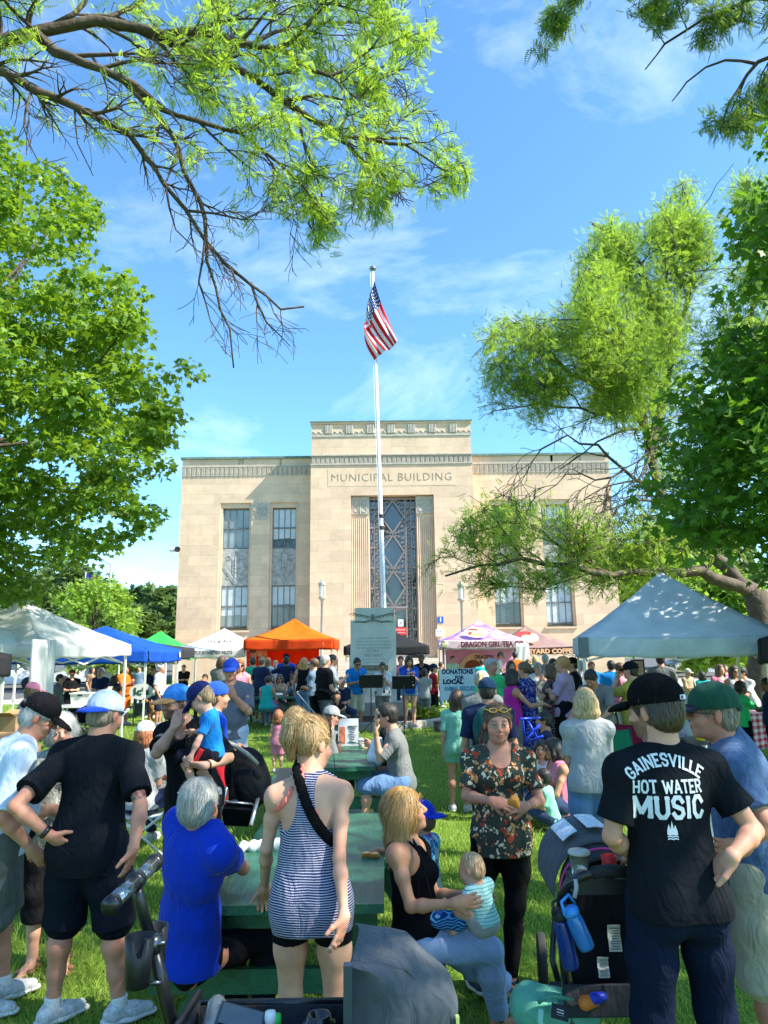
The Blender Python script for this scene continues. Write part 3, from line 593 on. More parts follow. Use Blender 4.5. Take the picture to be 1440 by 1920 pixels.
# ---- honey locust overhanging from the upper left
LP=[(-700,-700),(700,-700),(830,-60),(815,20),(820,110),(800,170),(850,240),(880,300),(878,360),(800,385),(760,400),(782,425),(770,450),(720,430),(640,440),(650,465),(585,492),(560,450),(590,420),(500,400),(470,440),(430,430),(400,360),(300,290),(220,280),(120,240),(20,200),(-700,200)]
def tree_over_left():
    t=thing('honey_locust_tree','near honey locust reaching over the scene from the upper left with feathery yellow green leaves','tree',(-7.2,4.2,0),None)
    T=Tree(); q=lambda a,b,Y:P(a,b,Y)
    trunk,rd=T.limb([(-7.2,4.2,-.2),(-7.1,4.3,1.5),(-6.6,4.6,3.4),(-5.9,5.0,4.6),q(-380,60,5.4)],.34,.15,.4,.02,14)
    def lim(p,lev):
        x,y=PX(p); 
        if p.y<.5: return False
        if x>905 or y>705: return False
        if x<-500 or y<-500: return True
        if inpoly(x,y,LP): return True
        return (lev<=1 and 20<x<620 and y<x*1.05+240 and RNG.random()<.8)
    T.lim=lim
    Ls=[([q(-380,60,5.4),q(-150,85,5.6),q(0,76,5.8),q(90,52,5.9),q(180,44,6.0),q(240,52,6.1),q(310,68,6.1),q(400,112,6.2),q(500,162,6.3),q(560,212,6.4),q(640,255,6.5),q(700,262,6.5)],.085,.022,1,.8),
        ([q(310,68,6.1),q(380,58,6.2),q(450,84,6.3),q(520,88,6.3),q(570,60,6.4),q(605,0,6.4),q(640,-60,6.5)],.05,.015,1,.8),
        ([q(520,88,6.3),q(580,125,6.4),q(620,140,6.4),q(670,110,6.5),q(720,60,6.5)],.03,.01,1,.7),
        ([q(-300,70,5.3),q(-120,120,5.4),q(0,132,5.5),q(60,165,5.5),q(140,200,5.6),q(210,240,5.7),q(270,285,5.8),q(310,345,5.9),q(350,395,6.0),q(385,445,6.1),q(425,490,6.2),q(470,530,6.3),q(530,582,6.3),q(570,575,6.4)],.06,.010,0,.0),
        ([q(60,60,5.8),q(130,110,5.7),q(190,130,5.7),q(250,155,5.8),q(300,205,5.9),q(370,225,6.0),q(450,250,6.1),q(520,300,6.2),q(560,340,6.2)],.055,.012,1,.7),
        ([q(230,148,5.8),q(270,190,5.9),q(320,250,6.0),q(350,320,6.0),q(375,380,6.1),q(385,450,6.1),q(400,540,6.2),q(430,620,6.2),q(438,690,6.3)],.035,.006,0,.0),
        ([q(560,212,6.4),q(568,260,6.4),q(590,320,6.5),q(600,370,6.5),q(580,420,6.5),q(600,460,6.5)],.022,.006,1,.45),
        ([q(90,52,5.9),q(140,25,5.9),q(165,-20,6),q(180,-80,6)],.03,.015,1,.8),
        ([q(640,255,6.5),q(680,300,6.6),q(730,340,6.6),q(790,350,6.7),q(840,330,6.7)],.02,.006,1,.45),
        ([q(700,262,6.5),q(760,260,6.6),q(820,290,6.6)],.018,.006,1,.4),
        ([q(400,112,6.2),q(470,80,6.5),q(560,50,6.9),q(680,40,7.2),q(760,60,7.4)],.03,.01,1,.8),
        ([q(640,255,6.5),q(660,190,6.8),q(720,140,7.0),q(770,130,7.1)],.02,.007,1,.6),
        ([q(385,445,6.1),q(372,530,6.1),q(395,600,6.2),q(420,640,6.2)],.014,.004,0,0),([q(470,530,6.3),q(500,600,6.3),q(545,650,6.4)],.014,.004,0,0),([q(140,200,5.6),q(150,270,5.6),q(175,330,5.7)],.012,.004,0,0),([q(60,165,5.5),q(48,240,5.5),q(70,300,5.5)],.012,.004,0,0),([q(310,345,5.9),q(330,430,5.9),q(370,470,6)],.013,.004,0,0),([q(350,395,6.0),q(400,402,6.1),q(460,408,6.2),q(480,400,6.2)],.014,.005,0,0),
        ([q(180,44,6.0),q(260,10,6.4),q(380,-60,6.8),q(500,-120,7)],.03,.01,1,.9),
        ([q(-150,85,5.6),q(-260,-100,6),q(-300,-300,6.5)],.06,.02,1,1.2)]
    for pts,r0,r1,lf,ln in Ls:
        p,r=T.limb(pts,r0,r1,.16,.012,8)
        if lf: T.grow(p,r,2,ln*1.5,.20,droop=.22,start=.04,leafy=True,rmin=.0035)
        else: 
            T.grow(p,r,1,.66,.055,droop=.5,start=.18,leafy=False,bias=Vector((.35,0,-.55)),rmin=.003)
            T.grow(p[:int(len(p)*.55)],r,1,.55,.3,droop=.2,start=.1,leafy=True,rmin=.003)
    T.mb.build('trunk',BARK,t,True)
    gaps=[(RNG.uniform(-100,850),RNG.uniform(-100,480),RNG.uniform(10,26)) for _ in range(90)]
    def filt(p):
        x,y=PX(p)
        if p[1]<1: return False
        if not(x<-80 or y<-80):
            if not inpoly(x,y,LP): return False
            for gx,gy,gr in gaps:
                if (x-gx)**2+(y-gy)**2<gr*gr: return False
            if y>x*.62+195: return RNG.random()<.35
            if x<150 and y>110: return RNG.random()<.5
        return RNG.random()<.52
    leaves('crown',T.tips,2,.118,LOC,4,ML_LOC,t,jit=.8,off=.05,filt=filt,droop=.2)
    print('left locust tips',len(T.tips))
tree_over_left()
# ---- spray of locust at the top right corner
RP=[(980,-60),(1000,70),(990,100),(1030,105),(1062,60),(1110,40),(1130,30),(1150,50),(1180,58),(1230,40),(1215,90),(1185,155),(1230,190),(1255,212),(1310,165),(1330,190),(1310,240),(1345,278),(1390,262),(1440,250),(2100,300),(2100,-900),(980,-900)]
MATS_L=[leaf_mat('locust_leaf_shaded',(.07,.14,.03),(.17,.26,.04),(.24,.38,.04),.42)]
def tree_over_right():
    t=thing('honey_locust_tree','dark honey locust sprays hanging into the top right corner of the sky','tree',(7.6,2.2,0))
    T=Tree(); q=lambda a,b,Y:P(a,b,Y)
    T.limb([(7.6,2.2,-.2),(7.5,2.4,2),(7.0,3.0,4.5),(6.2,4.2,6.0),q(1750,-50,6.5)],.3,.12,.4,.02,12)
    def lim(p,lev):
        x,y=PX(p)
        if x>1550 or y<-80: return p.y>.5
        return inpoly(x,y,RP)
    T.lim=lim
    for pts,r0,r1,ln in [([q(1750,-50,6.5),q(1600,60,6.7),q(1500,90,6.8),q(1420,120,7),q(1370,190,7),q(1350,250,7)],.05,.01,.55),
        ([q(1600,60,6.7),q(1480,0,6.8),q(1380,10,6.9),q(1290,55,7),q(1250,80,7),q(1210,130,7)],.04,.008,.5),
        ([q(1480,0,6.8),q(1380,-60,6.8),q(1250,-50,6.9),q(1150,-30,6.9),q(1060,10,7),q(1020,60,7)],.03,.006,.36),
        ([q(1600,60,6.7),q(1500,200,6.8),q(1440,240,6.9)],.03,.008,.5),([q(1750,-50,6.5),q(1700,-300,7),q(1500,-400,8),q(1300,-500,9)],.06,.02,1.3),
        ([q(1700,-300,7),q(1900,-600,7),q(1900,-1100,8)],.06,.02,1.5),([q(1420,120,7),q(1360,110,7.1),q(1290,150,7.2),q(1260,190,7.2)],.02,.006,.4)]:
        p,r=T.limb(pts,r0,r1,.16,.012,7); T.grow(p,r,2,ln*1.35,.22,droop=.3,start=.08,leafy=True,rmin=.003)
    T.mb.build('trunk',BARK,t,True)
    def filt(p):
        x,y=PX(p)
        if p[1]<1: return False
        if x<1550 and y>-80 and not inpoly(x,y,RP): return False
        return RNG.random()<.62
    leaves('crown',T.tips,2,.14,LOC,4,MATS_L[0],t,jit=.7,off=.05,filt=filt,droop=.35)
    # the rest of the crown, outside the frame, that shades the foreground
    ps=[];ds=[]
    for k in range(290):
        c=Vector((5.9,1.0,8.0))+Vector((RNG.uniform(-1,1)*3.6,RNG.uniform(-1,1)*4.2,RNG.uniform(-1,1)*1.9))
        for _ in range(34):
            q_=c+rv(.17)
            if q_.y<.6 or not(-80<PX(q_)[0]<1520 and PX(q_)[1]>-60): ps.append(q_[:]); ds.append((*rv()[:2],-.3))
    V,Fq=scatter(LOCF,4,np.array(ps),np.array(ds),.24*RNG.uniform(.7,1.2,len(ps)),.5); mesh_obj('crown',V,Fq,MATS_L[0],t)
    for k in range(14):
        T2=Tree(); e=Vector((5.9,1.0,8.0))+Vector((RNG.uniform(-1,1)*3.2,RNG.uniform(-1,1)*3.8,RNG.uniform(-.6,1)*1.5)); 
        if PX(e)[0]<1500 and e.y>.5: continue
        T2.limb([(7.0,3.0,4.5),(6.6,2.4,6.5),e],.09,.015,.5,.05,6); T2.mb.build('limb',BARK,t,True)
    print('right spray',len(T.tips))
tree_over_right()
# ---- maples: crowns as layered clumps of lobed leaves inside an outline with depth
def maple(name,label,base,trunk_pts,outline,Y0,dY,nclump,per,size,m,rc=.55,core=None,limbs=8,trunkr=.3,xmin=None):
    t=thing(name,label,'tree',base); T=Tree(); p,r=T.limb(trunk_pts,trunkr,trunkr*.35,.5,.03,12)
    xs=[a for a,b in outline]; ys=[b for a,b in outline]; cl=[]
    cx=(min(xs)+max(xs))/2; cy=(min(ys)+max(ys))/2
    tries=0
    while len(cl)<nclump and tries<nclump*60:
        tries+=1
        x=RNG.uniform(min(xs),max(xs)); y=RNG.uniform(min(ys),max(ys))
        if not inpoly(x,y,outline): continue
        e=min(1,abs(x-cx)/(max(xs)-cx)); e2=min(1,abs(y-cy)/(max(ys)-cy)); dd=dY*math.sqrt(max(.05,1-max(e,e2)**2))
        Y=Y0+RNG.choice([-1,1])*dd*RNG.uniform(.35,1)**.7 if RNG.random()<.75 else Y0+dd*RNG.uniform(-1,1)
        # shrink away from the outline by the clump radius
        pr=rc*F/Y*.75
        if not(inpoly(x-pr,y,outline) and inpoly(x+pr,y,outline) and inpoly(x,y-pr*.8,outline) and inpoly(x,y+pr*.6,outline)): 
            if RNG.random()<.93: continue
        cl.append(P(x,y,Y))
    for k in range(limbs*6):
        c=cl[RNG.integers(len(cl))]; i=int(RNG.uniform(.35,.98)*(len(p)-1)); a=p[i]; mid=(a+c)/2+rv(.25)+Vector((0,0,-.2)); T.limb([a,mid,c],max(.02,r[i]*.35),.008,.5,.03,5)
    T.mb.build('trunk',BARK,t,True)
    Cc=np.array([c[:] for c in cl]); n=len(Cc)*per; idx=np.repeat(np.arange(len(Cc)),per)
    rad=rc*RNG.uniform(.6,1.25,len(Cc))[idx]; d=RNG.normal(0,1,(n,3)); d/=np.linalg.norm(d,axis=1,keepdims=True); d*= (RNG.uniform(0,1,n)**.45)[:,None]
    pos=Cc[idx]+d*rad[:,None]*np.array([1.05,1.05,.55]); pos[:,2]-=.25*(d[:,0]**2+d[:,1]**2)*rad
    D=d*np.array([1,1,.2])+np.array([0,0,-.25]); s=size*RNG.uniform(.6,1.2,n)
    V,Fq=scatter(MAP,12,pos,D,s,.45); mesh_obj('crown',V,Fq,m,t); return t
OL=[(-420,150),(-100,190),(0,235),(55,262),(100,318),(165,335),(215,385),(228,440),(245,480),(278,530),(288,570),(275,640),(310,650),(362,690),(352,745),(342,790),(345,850),(330,890),(318,940),(300,990),(262,1030),(225,1035),(180,1060),(160,1098),(80,1110),(20,1150),(-60,1150),(-420,1120)]
maple('maple_tree','large sunlit maple filling the left side of the photo above the white tents',(-9.4,13.5,0),[(-9.4,13.5,-.2),(-9.2,13.5,3),(-8.8,13.4,6),(-8.3,13.2,9),(-8.2,13,11)],OL,13.2,3.2,760,78,.14,ML_MAP,.42)
OR=[(1440,225),(1400,262),(1380,290),(1375,340),(1350,380),(1345,450),(1325,520),(1320,600),(1300,640),(1270,650),(1262,700),(1245,760),(1250,810),(1230,840),(1235,900),(1225,950),(1255,1000),(1300,1040),(1340,1060),(1400,1090),(1440,1110),(2000,1120),(2200,400),(1900,100),(1600,150)]
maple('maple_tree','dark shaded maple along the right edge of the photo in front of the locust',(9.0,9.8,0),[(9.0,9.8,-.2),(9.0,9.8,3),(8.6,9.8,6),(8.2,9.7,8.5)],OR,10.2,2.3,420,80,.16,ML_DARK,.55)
# ---- honey locust at the right, behind the blue canopy
HP=[(1440,330),(1365,315),(1330,345),(1295,325),(1270,350),(1235,345),(1215,390),(1130,400),(1085,430),(1075,500),(1060,520),(1085,545),(1035,565),(1020,600),(905,592),(878,605),(895,640),(878,690),(910,705),(895,760),(930,790),(985,800),(1040,790),(1060,815),(1120,800),(1180,830),(1190,930),(1150,960),(1100,925),(1020,940),(960,925),(885,930),(870,960),(840,985),(850,1020),(800,1045),(785,1080),(800,1130),(880,1125),(960,1110),(1000,1130),(1080,1100),(1110,1125),(1160,1100),(1165,1150),(1200,1150),(1300,1110),(1440,1180),(1700,1100),(1700,400)]
def locust_right():
    t=thing('honey_locust_tree','tall honey locust with pale green crown and long bare twigs behind the blue canopy','tree',P(1418,1290,16.5)*1); t.location=(8.3,16.5,0)
    T=Tree(); q=lambda a,b,Y:P(a,b,Y)
    T.limb([(8.4,16.5,-.2),(8.35,16.5,1),q(1428,1160,16.5),q(1415,1110,16.5)],.34,.25,.3,.02,14)
    def lim(p,lev):
        x,y=PX(p); x+=RNG.normal(0,14); y+=RNG.normal(0,14)
        if inpoly(x,y,HP): return True
        return lev<=1 and 900<x<1240 and 800<y<1010 and RNG.random()<.5
    T.lim=lim
    Ls=[([q(1415,1112,16.5),q(1340,1085,16.2),q(1240,1070,15.8),q(1150,1080,15.3),q(1060,1062,14.9),q(980,1048,14.6),q(900,1068,14.3),q(835,1080,14.1)],.16,.02,1,1.25),
        ([q(980,1048,14.6),q(960,1015,14.6),q(930,975,14.6),q(900,945,14.6)],.035,.01,1,.8),([q(1150,1080,15.3),q(1060,1030,15),q(1000,990,14.8),q(950,985,14.7),q(880,1000,14.6)],.05,.012,1,.9),
        ([q(1060,1062,14.9),q(1010,1100,14.6),q(960,1100,14.5)],.03,.01,1,.5),
        ([q(1415,1112,16.5),q(1330,1040,16.8),q(1245,930,17),q(1222,850,17.2),q(1212,800,17.3),q(1180,765,17.3),q(1120,730,17),q(1050,680,16.6),q(980,650,16.3),q(920,620,16.1)],.2,.025,1,1.6),
        ([q(1222,850,17.2),q(1245,740,17.8),q(1260,650,18),q(1225,560,18),q(1200,500,17.8),q(1150,440,17.6),q(1110,420,17.5)],.13,.025,1,1.6),
        ([q(1260,650,18),q(1290,560,18.4),q(1305,470,18.6),q(1300,390,18.6),q(1280,350,18.6)],.09,.02,1,1.5),
        ([q(1330,1040,16.8),q(1370,900,17.5),q(1400,700,18),q(1420,500,18.3),q(1430,380,18.5)],.16,.03,1,1.6),
        ([q(1245,930,17),q(1170,880,16.6),q(1120,840,16.4),q(1060,815,16.2),q(1020,840,16.0),q(985,890,15.8)],.06,.01,0,1.2),
        ([q(1330,1040,16.8),q(1260,960,16.4),q(1200,935,16),q(1130,960,15.8),q(1090,990,15.7)],.06,.01,0,1.1),
        ([q(1170,880,16.6),q(1120,900,16.3),q(1060,890,16.1),q(1010,930,16)],.035,.008,0,1.1),
        ([q(1180,765,17.3),q(1120,780,17),q(1050,760,16.8),q(980,760,16.6),q(930,770,16.5)],.05,.012,1,1.1),
        ([q(1222,850,17.2),q(1190,720,16.2),q(1150,640,15.8),q(1100,600,15.6),q(1040,600,15.5)],.06,.015,1,1.5),([q(1245,740,17.8),q(1180,640,18.4),q(1140,560,18.6),q(1120,480,18.6)],.05,.015,1,1.5),([q(1225,560,18),q(1270,470,17.4),q(1240,400,17.2)],.05,.012,1,1.3),([q(1330,1040,16.8),q(1260,1010,16.2),q(1180,1010,15.8),q(1100,1040,15.5)],.05,.012,1,1.3),([q(1212,800,17.3),q(1150,810,16.6),q(1090,850,16.2),q(1050,880,16)],.05,.012,1,.9),([q(1222,850,17.2),q(1190,900,16.2),q(1150,930,15.9)],.04,.012,0,1.0),([q(1215,800,17.3),q(1240,820,15.8),q(1200,860,15.4),q(1140,880,15.2)],.05,.012,0,1.2),([q(1120,730,17),q(1090,620,17),q(1080,560,17),q(1085,500,17)],.05,.012,1,1.3)]
    for pts,r0,r1,lf,ln in Ls:
        p,r=T.limb(pts,r0,r1,.4,.04,8)
        if lf: T.grow(p,r,2,ln*1.45,.34,droop=.15,start=.10,rmin=.008)
        else: T.grow(p,r,1,ln*1.3,.085,droop=.9,start=.12,leafy=False,bias=Vector((-.7,0,-.35)),rmin=.008)
    T.mb.build('trunk',BARKL,t,True)
    def filt(p):
        x,y=PX(p); x+=RNG.normal(0,16); y+=RNG.normal(0,16)
        if not inpoly(x,y,HP): return False
        if 905<x<1230 and 800<y<925: return RNG.random()<.10
        if y>920: return RNG.random()<.34
        return RNG.random()<.9
    leaves('crown',T.tips,5,.175,LOCF,4,ML_LOC2,t,jit=.8,off=.2,filt=filt,droop=.0); print('right locust',len(T.tips))
locust_right()
# ---- smaller trees far behind
def far_tree(label,x,Y,h,w,m,n=260,size=.3,name='tree'):
    t=thing(name,label,'tree',(x,Y,0)); T=Tree(); p,r=T.limb([(x,Y,-.2),(x+.1,Y,h*.3),(x-.1,Y,h*.6),(x,Y,h*.9)],h*.03,h*.008,.6,.04,8)
    pos=[];D=[]
    for k in range(n):
        z=h*(.22+.75*RNG.random()); rr=w/2*math.sqrt(max(.05,1-((z/h-.55)/.47)**2))*RNG.uniform(.4,1.05); a=RNG.uniform(0,6.28); c=Vector((x+rr*math.cos(a),Y+rr*math.sin(a)*.8,z))
        if k%6==0: T.limb([p[min(len(p)-1,int(z/h*len(p)*.8))],c],h*.006,.01,.8,.04,4)
        for _ in range(36): d=rv(); d.normalize(); pos.append((c+d*w*.09*RNG.random()**.4)[:]); D.append((d.x,d.y,d.z-.3))
    T.mb.build('trunk',BARK,t,True); V,Fq=scatter(MAP,12,np.array(pos),np.array(D),size*RNG.uniform(.6,1.3,len(pos)),.5); mesh_obj('crown',V,Fq,m,t)
far_tree('loose pale green tree beyond the white tents under the maple',-15.2,38,5.7,4.8,ML_LOC2,120,.22)
far_tree('dark bushy tree at the left foot of the stone building',-15.7,44,4.6,4.6,ML_FAR,160,.36)
far_tree('second dark tree beyond the blue canopy left of the building',-18.6,50,6.0,6.0,ML_FAR,160,.4)
far_tree('green tree behind the right corner of the stone building',19.5,52,9.0,7.5,ML_LOC2,240,.45)
far_tree('rounded green tree low beyond the blue canopy peak',15.2,33,5.2,4.4,ML_LOC2,200,.32)
far_tree('tall dark tree standing past the parked cars at right',27,62,12,10,ML_FAR,240,.6)
far_tree('broad dark tree past the parking lot at left',-32,70,10,12,ML_FAR,240,.6)
far_tree('rounded dark tree past the parking lot between two others at left',-23,72,8,9,ML_FAR,200,.6)
# ================================================================ market tents
ALU=mat('white_powder_coat',(.72,.72,.70),.4,.06,metal=.1)
def tent(label,fl,yaw,size,ze,zp,val,top,valm,legs='0123',legc=None,sag=.10,valdepth=.25,name='canopy_tent',group='market canopies',writing=None,legbot=0.0,corner=None):
    """fl: front left corner on the ground; ze eave height; zp peak height"""
    a=R(yaw); ex=Vector((math.cos(a),math.sin(a),0)); ey=Vector((-math.sin(a),math.cos(a),0)); o=Vector((fl[0],fl[1],0)); c=o+(ex+ey)*size/2
    t=thing(name,label,'tent',(c.x,c.y,0),group); cs=[o,o+ex*size,o+(ex+ey)*size,o+ey*size]; up=Vector((0,0,1)); pk=c+up*zp
    mb=MB()
    for i in range(4):
        A=cs[i]+up*ze;B=cs[(i+1)%4]+up*ze; nin=(c-(cs[i]+cs[(i+1)%4])/2).normalized()
        def fn(u,v,A=A,B=B):
            e=A.lerp(B,u); p=e.lerp(pk,v); s_=math.sin(math.pi*v)*sag; ridge=1-abs(2*u-1); return p-up*(s_*(.55+.45*ridge)+.035*math.sin(math.pi*u)*(1-v)*1.0)+up*.006*math.sin(u*23+v*17)
        mb.grid(fn,14,12,thick=(0,0,-.012))
    tp=mb.build('canopy',top,t,True)
    mb=MB()
    for i in range(4):
        A=cs[i]+up*ze;B=cs[(i+1)%4]+up*ze; out=((cs[i]+cs[(i+1)%4])/2-c).normalized()
        def fn(u,v,A=A,B=B,out=out): 
            e=A.lerp(B,u); return e+out*(.012+.012*math.sin(u*19+2*v)+.02*v*math.sin(u*9+i))-up*(val*v+.035*math.sin(math.pi*u)-.004)+up*.01*v*math.sin(u*31)
        mb.grid(fn,28,5,thick=tuple(-out*.006))
    vl=mb.build('valance',valm,tp,True)
    lm=legc or ALU
    for i in range(4):
        if str(i) not in legs: continue
        p=cs[i]+(c-cs[i]).normalized()*.09; mb=MB(); mb.box(p+up*(.55),(.034,.034,1.1),a); mb.box(p+up*((ze-.03+1.0)/2+0),(.042,.042,ze-.03-1.0),a); mb.box(p+up*.008,(.10,.10,.012),a); mb.box(p+up*1.0,(.052,.06,.07),a); mb.build('leg',lm,t)
    mb=MB()
    for i in range(4):
        A=cs[i].lerp(c,.07)+up*(ze-.05);B=cs[(i+1)%4].lerp(c,.07)+up*(ze-.05); M_=(A+B)/2
        for p,q in((A,M_),(M_,B)):
            mb.bar(p,q-up*.32,.018,.03); mb.bar(p-up*.32,q,.018,.03)
        mb.bar(M_-up*.16,c+up*(ze-.1),.018,.03)
    mb.tube([c+up*(ze-.15),pk-up*.06],.022,6); mb.build('truss',lm,t)
    if writing:
        mb=None
        for (s_,side,u,zc,size_,wd,m_,bold) in writing:
            A=cs[side];B=cs[(side+1)%4]; x=(B-A).normalized(); out=Vector((x.y,-x.x,0)); w_=MB(); write(w_,s_,size_,A.lerp(B,u)+up*zc+out*.05,x=x,width=wd,bold=bold); w_.build('lettering',m_,vl)
    return t,cs,c,ex,ey,tp,vl
def fabric(n,c,tr=None,tw=.3): return lit2('fabric_'+n,c,tr or [min(1,x*1.2) for x in c],tw=tw)
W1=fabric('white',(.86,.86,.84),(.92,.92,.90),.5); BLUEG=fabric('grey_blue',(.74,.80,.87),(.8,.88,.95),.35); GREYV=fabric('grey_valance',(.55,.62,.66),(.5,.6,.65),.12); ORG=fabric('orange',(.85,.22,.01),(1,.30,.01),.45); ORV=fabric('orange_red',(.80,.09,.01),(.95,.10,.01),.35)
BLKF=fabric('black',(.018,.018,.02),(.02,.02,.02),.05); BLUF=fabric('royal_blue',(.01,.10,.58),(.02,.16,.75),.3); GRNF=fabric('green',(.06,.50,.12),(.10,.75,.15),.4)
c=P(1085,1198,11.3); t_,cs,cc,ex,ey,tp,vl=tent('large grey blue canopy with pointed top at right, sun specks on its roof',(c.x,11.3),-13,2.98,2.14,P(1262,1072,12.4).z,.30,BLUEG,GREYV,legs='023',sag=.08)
mb=MB(); A=cs[0]; out=-ey; mb.grid(lambda u,v:A+ex*(.0+.14*u)+out*.062+Vector((0,0,2.13-.31*v)),3,3,thick=tuple(ey*.006)); mb.build('side_face_strip',fabric('side_face_grey',(.17,.21,.22),(.2,.25,.27),.1),vl)  # dark strip added on the front, standing in for the valance's darker side face
c=P(1418,1200,9.9); tent('black canopy corner cut off by the right edge of the photo',(c.x,9.8),-26,2.6,P(1418,1197,9.9).z,2.5,.34,BLKF,BLKF,legs='03',legc=ALU,sag=.05)
tent('big white canopy under the maple with a steep bright roof',(-5.95,12.5),80,3.0,2.14,3.02,.22,W1,W1,sag=.05,legs='0123')
tent('overexposed white canopy cut off by the left edge of the photo',(-9.3,10.4),3,3.0,2.2,3.05,.25,W1,W1,sag=.05,legs='13')
tent('low black canopy cut off at the left edge in front of the white ones',(-7.75,7.6),4,2.6,1.98,2.35,.30,BLKF,BLKF,sag=.03,legs='12',legc=ALU)
t_=thing('side_curtain','white gathered side curtain hanging from the corner of the white canopy','curtain',(-6.7,11.9,0)); pa=P(58,1215,11.0); pb=P(104,1215,12.2)
mb=MB(); mb.grid(lambda u,v:Vector((pa.x+(pb.x-pa.x)*u+.03*math.sin(u*31),pa.y+(pb.y-pa.y)*u+.05*math.sin(u*25+1),2.2-1.55*v)),36,10,thick=(.0,.012,0)); mb.build('cloth',W1,t_,True)
tent('royal blue canopy with white corner mark beyond the white canopy',(-8.35,16.3),2,3.0,2.03,2.62,.28,BLUF,BLUF,legs='012',sag=.05,writing=[('O',1,.9,1.9,.16,None,WHITE,.02)])
tent('charcoal canopy showing its edge behind the blue canopy',(-9.3,20.3),2,3.2,2.08,2.4,.3,fabric('charcoal',(.05,.05,.06)),fabric('charcoal',(.05,.05,.06)),legs='1',sag=.05)
g=P(301,1183,36); tent('bright green canopy left of the white nut seller canopy',(g.x-1.5,34.5),0,3.0,2.05,g.z,.45,GRNF,GRNF,sag=.15)
n=P(421,1178,27.2); BL_=mat('print_black',(.03,.03,.03),.7); 
t_,cs,cc,ex,ey,tp,vl=tent('white nut seller canopy with black lettering beside the orange one',(n.x-1.5,25.7),0,3.0,P(421,1216,25.7).z,n.z,.30,W1,W1,sag=.12,writing=[('EXPERTLY ROASTED NUTS',0,.42,P(400,1224,25.7).z,.16,1.75,BL_,.006),('WeRNuts',0,.92,P(400,1222,25.7).z,.14,.42,BL_,.006)])
mb=MB(); p=P(414,1207,26.5); write(mb,'We R Nuts',.26,(p.x,p.y-.12,p.z+.06),y=(0,.55,.8),width=.95,shear=.3,bold=.004); mb.tube([(p.x-.3,p.y-.34,p.z-.10),(p.x-.1,p.y-.36,p.z-.13),(p.x+.15,p.y-.34,p.z-.10)],.012,5); mb.build('roof_lettering',BL_,tp)
o=P(552,1160,26.3); t_,cs,cc,ex,ey,tp,vl=tent('orange canopy with glowing red side panels beside the memorial',(o.x-1.53,24.8),0,3.06,P(545,1198,24.8).z,o.z,.36,ORG,ORV,sag=.14)
mb=MB(); mb.grid(lambda u,v:Vector((cs[0].x+.1+2.2*u,cs[3].y-.08+.04*math.sin(u*20),2.2-1.9*v)),30,8,thick=(0,.01,0)); mb.build('back_panel',ORV,t_,True)
mb=MB(); mb.grid(lambda u,v:Vector((cs[0].x+.06+.03*math.sin(u*20),cs[0].y+.1+2.8*u,2.2-1.0*v)),30,8,thick=(.01,0,0)); mb.build('side_panel',ORV,t_,True)
mb=MB(); pp=P(607,1207,24.75); write(mb,'L',.16,(pp.x,24.72,pp.z)); mb.build('emblem',fabric('pale_orange',(.9,.5,.35)),vl)
b=P(735,1175,27); tent('plain black canopy behind the memorial stone',(P(645,1200,25.4).x,25.4),0,2.95,P(720,1211,25.4).z,b.z,.30,BLKF,BLKF,sag=.10)
d=P(897,1163,28.2); PUR=mat('purple_print',(.42,.22,.72),.7,.25,2.2); lit_p=PUR
def purple():
    m=lit2('fabric_purple_clouds',(.45,.25,.75),(.5,.3,.9),tw=.25); t=m.node_tree; b_=t.nodes['Principled BSDF']; co=nd(t,'ShaderNodeTexCoord'); n_=nd(t,'ShaderNodeTexNoise',Scale=1.8,Detail=5.0,Distortion=.5); mp_=nd(t,'ShaderNodeMapping'); mp_.inputs['Scale'].default_value=(1,1,2.6)
    t.links.new(co.outputs['Object'],mp_.inputs[0]); t.links.new(mp_.outputs[0],n_.inputs['Vector']); r=nd(t,'ShaderNodeValToRGB'); e=r.color_ramp.elements; e[0].position=.42; e[0].color=(.38,.22,.70,1); e[1].position=.58; e[1].color=(.80,.50,.72,1); t.links.new(n_.outputs['Fac'],r.inputs[0]); t.links.new(r.outputs[0],b_.inputs['Base Color']); return m
MAR=mat('maroon_print',(.10,.02,.035),.7); PNK=fabric('pale_pink',(.72,.55,.60)); 
t_,cs,cc,ex,ey,tp,vl=tent('purple and pink tea seller canopy with round emblem and white valance',(d.x-1.52,26.7),0,3.04,P(897,1199,26.7).z,d.z,.34,purple(),PNK,sag=.15,writing=[('DRAGON GIRL TEA CO',0,.59,P(900,1208.5,26.7).z,.26,2.30,MAR,.012)])
def badge(mb1,mb2,mb3,c,x,y,s,n):
    """plain emblem: cream disc, russet bob and a smiling curve"""
    x=Vector(x);y=Vector(y);n=Vector(n)
    disc=lambda cx,cy,rx,ry,dn,a0=0,a1=6.283,k=20:[c+x*(cx+rx*math.cos(a))*s+y*(cy+ry*math.sin(a))*s+n*dn for a in np.linspace(a0,a1,k)][:]
    mb1.add(disc(0,0,1.25,.8,.004)[:-1],[tuple(range(19))]); mb2.add(disc(-.35,.22,.55,.42,.010,0,math.pi,14)+disc(-.35,.22,.42,.12,.010,math.pi,0,8),[tuple(range(22))]); mb2.add(disc(-.62,-.2,.25,.3,.010)[:-1],[tuple(range(19))]); mb3.add(disc(.1,-.35,.75,.22,.012)[:-1],[tuple(range(19))])
m1,m2,m3=MB(),MB(),MB(); pc=P(892,1188,27.1); badge(m1,m2,m3,pc+Vector((0,-.16,.04)),(1,0,0),(0,.75,.66),.36,(0,-.66,.75))
pc2=P(833,1207,26.6); badge(m1,m2,m3,Vector((pc2.x,26.64,pc2.z)),(1,0,0),(0,0,1),.15,(0,-1,0))
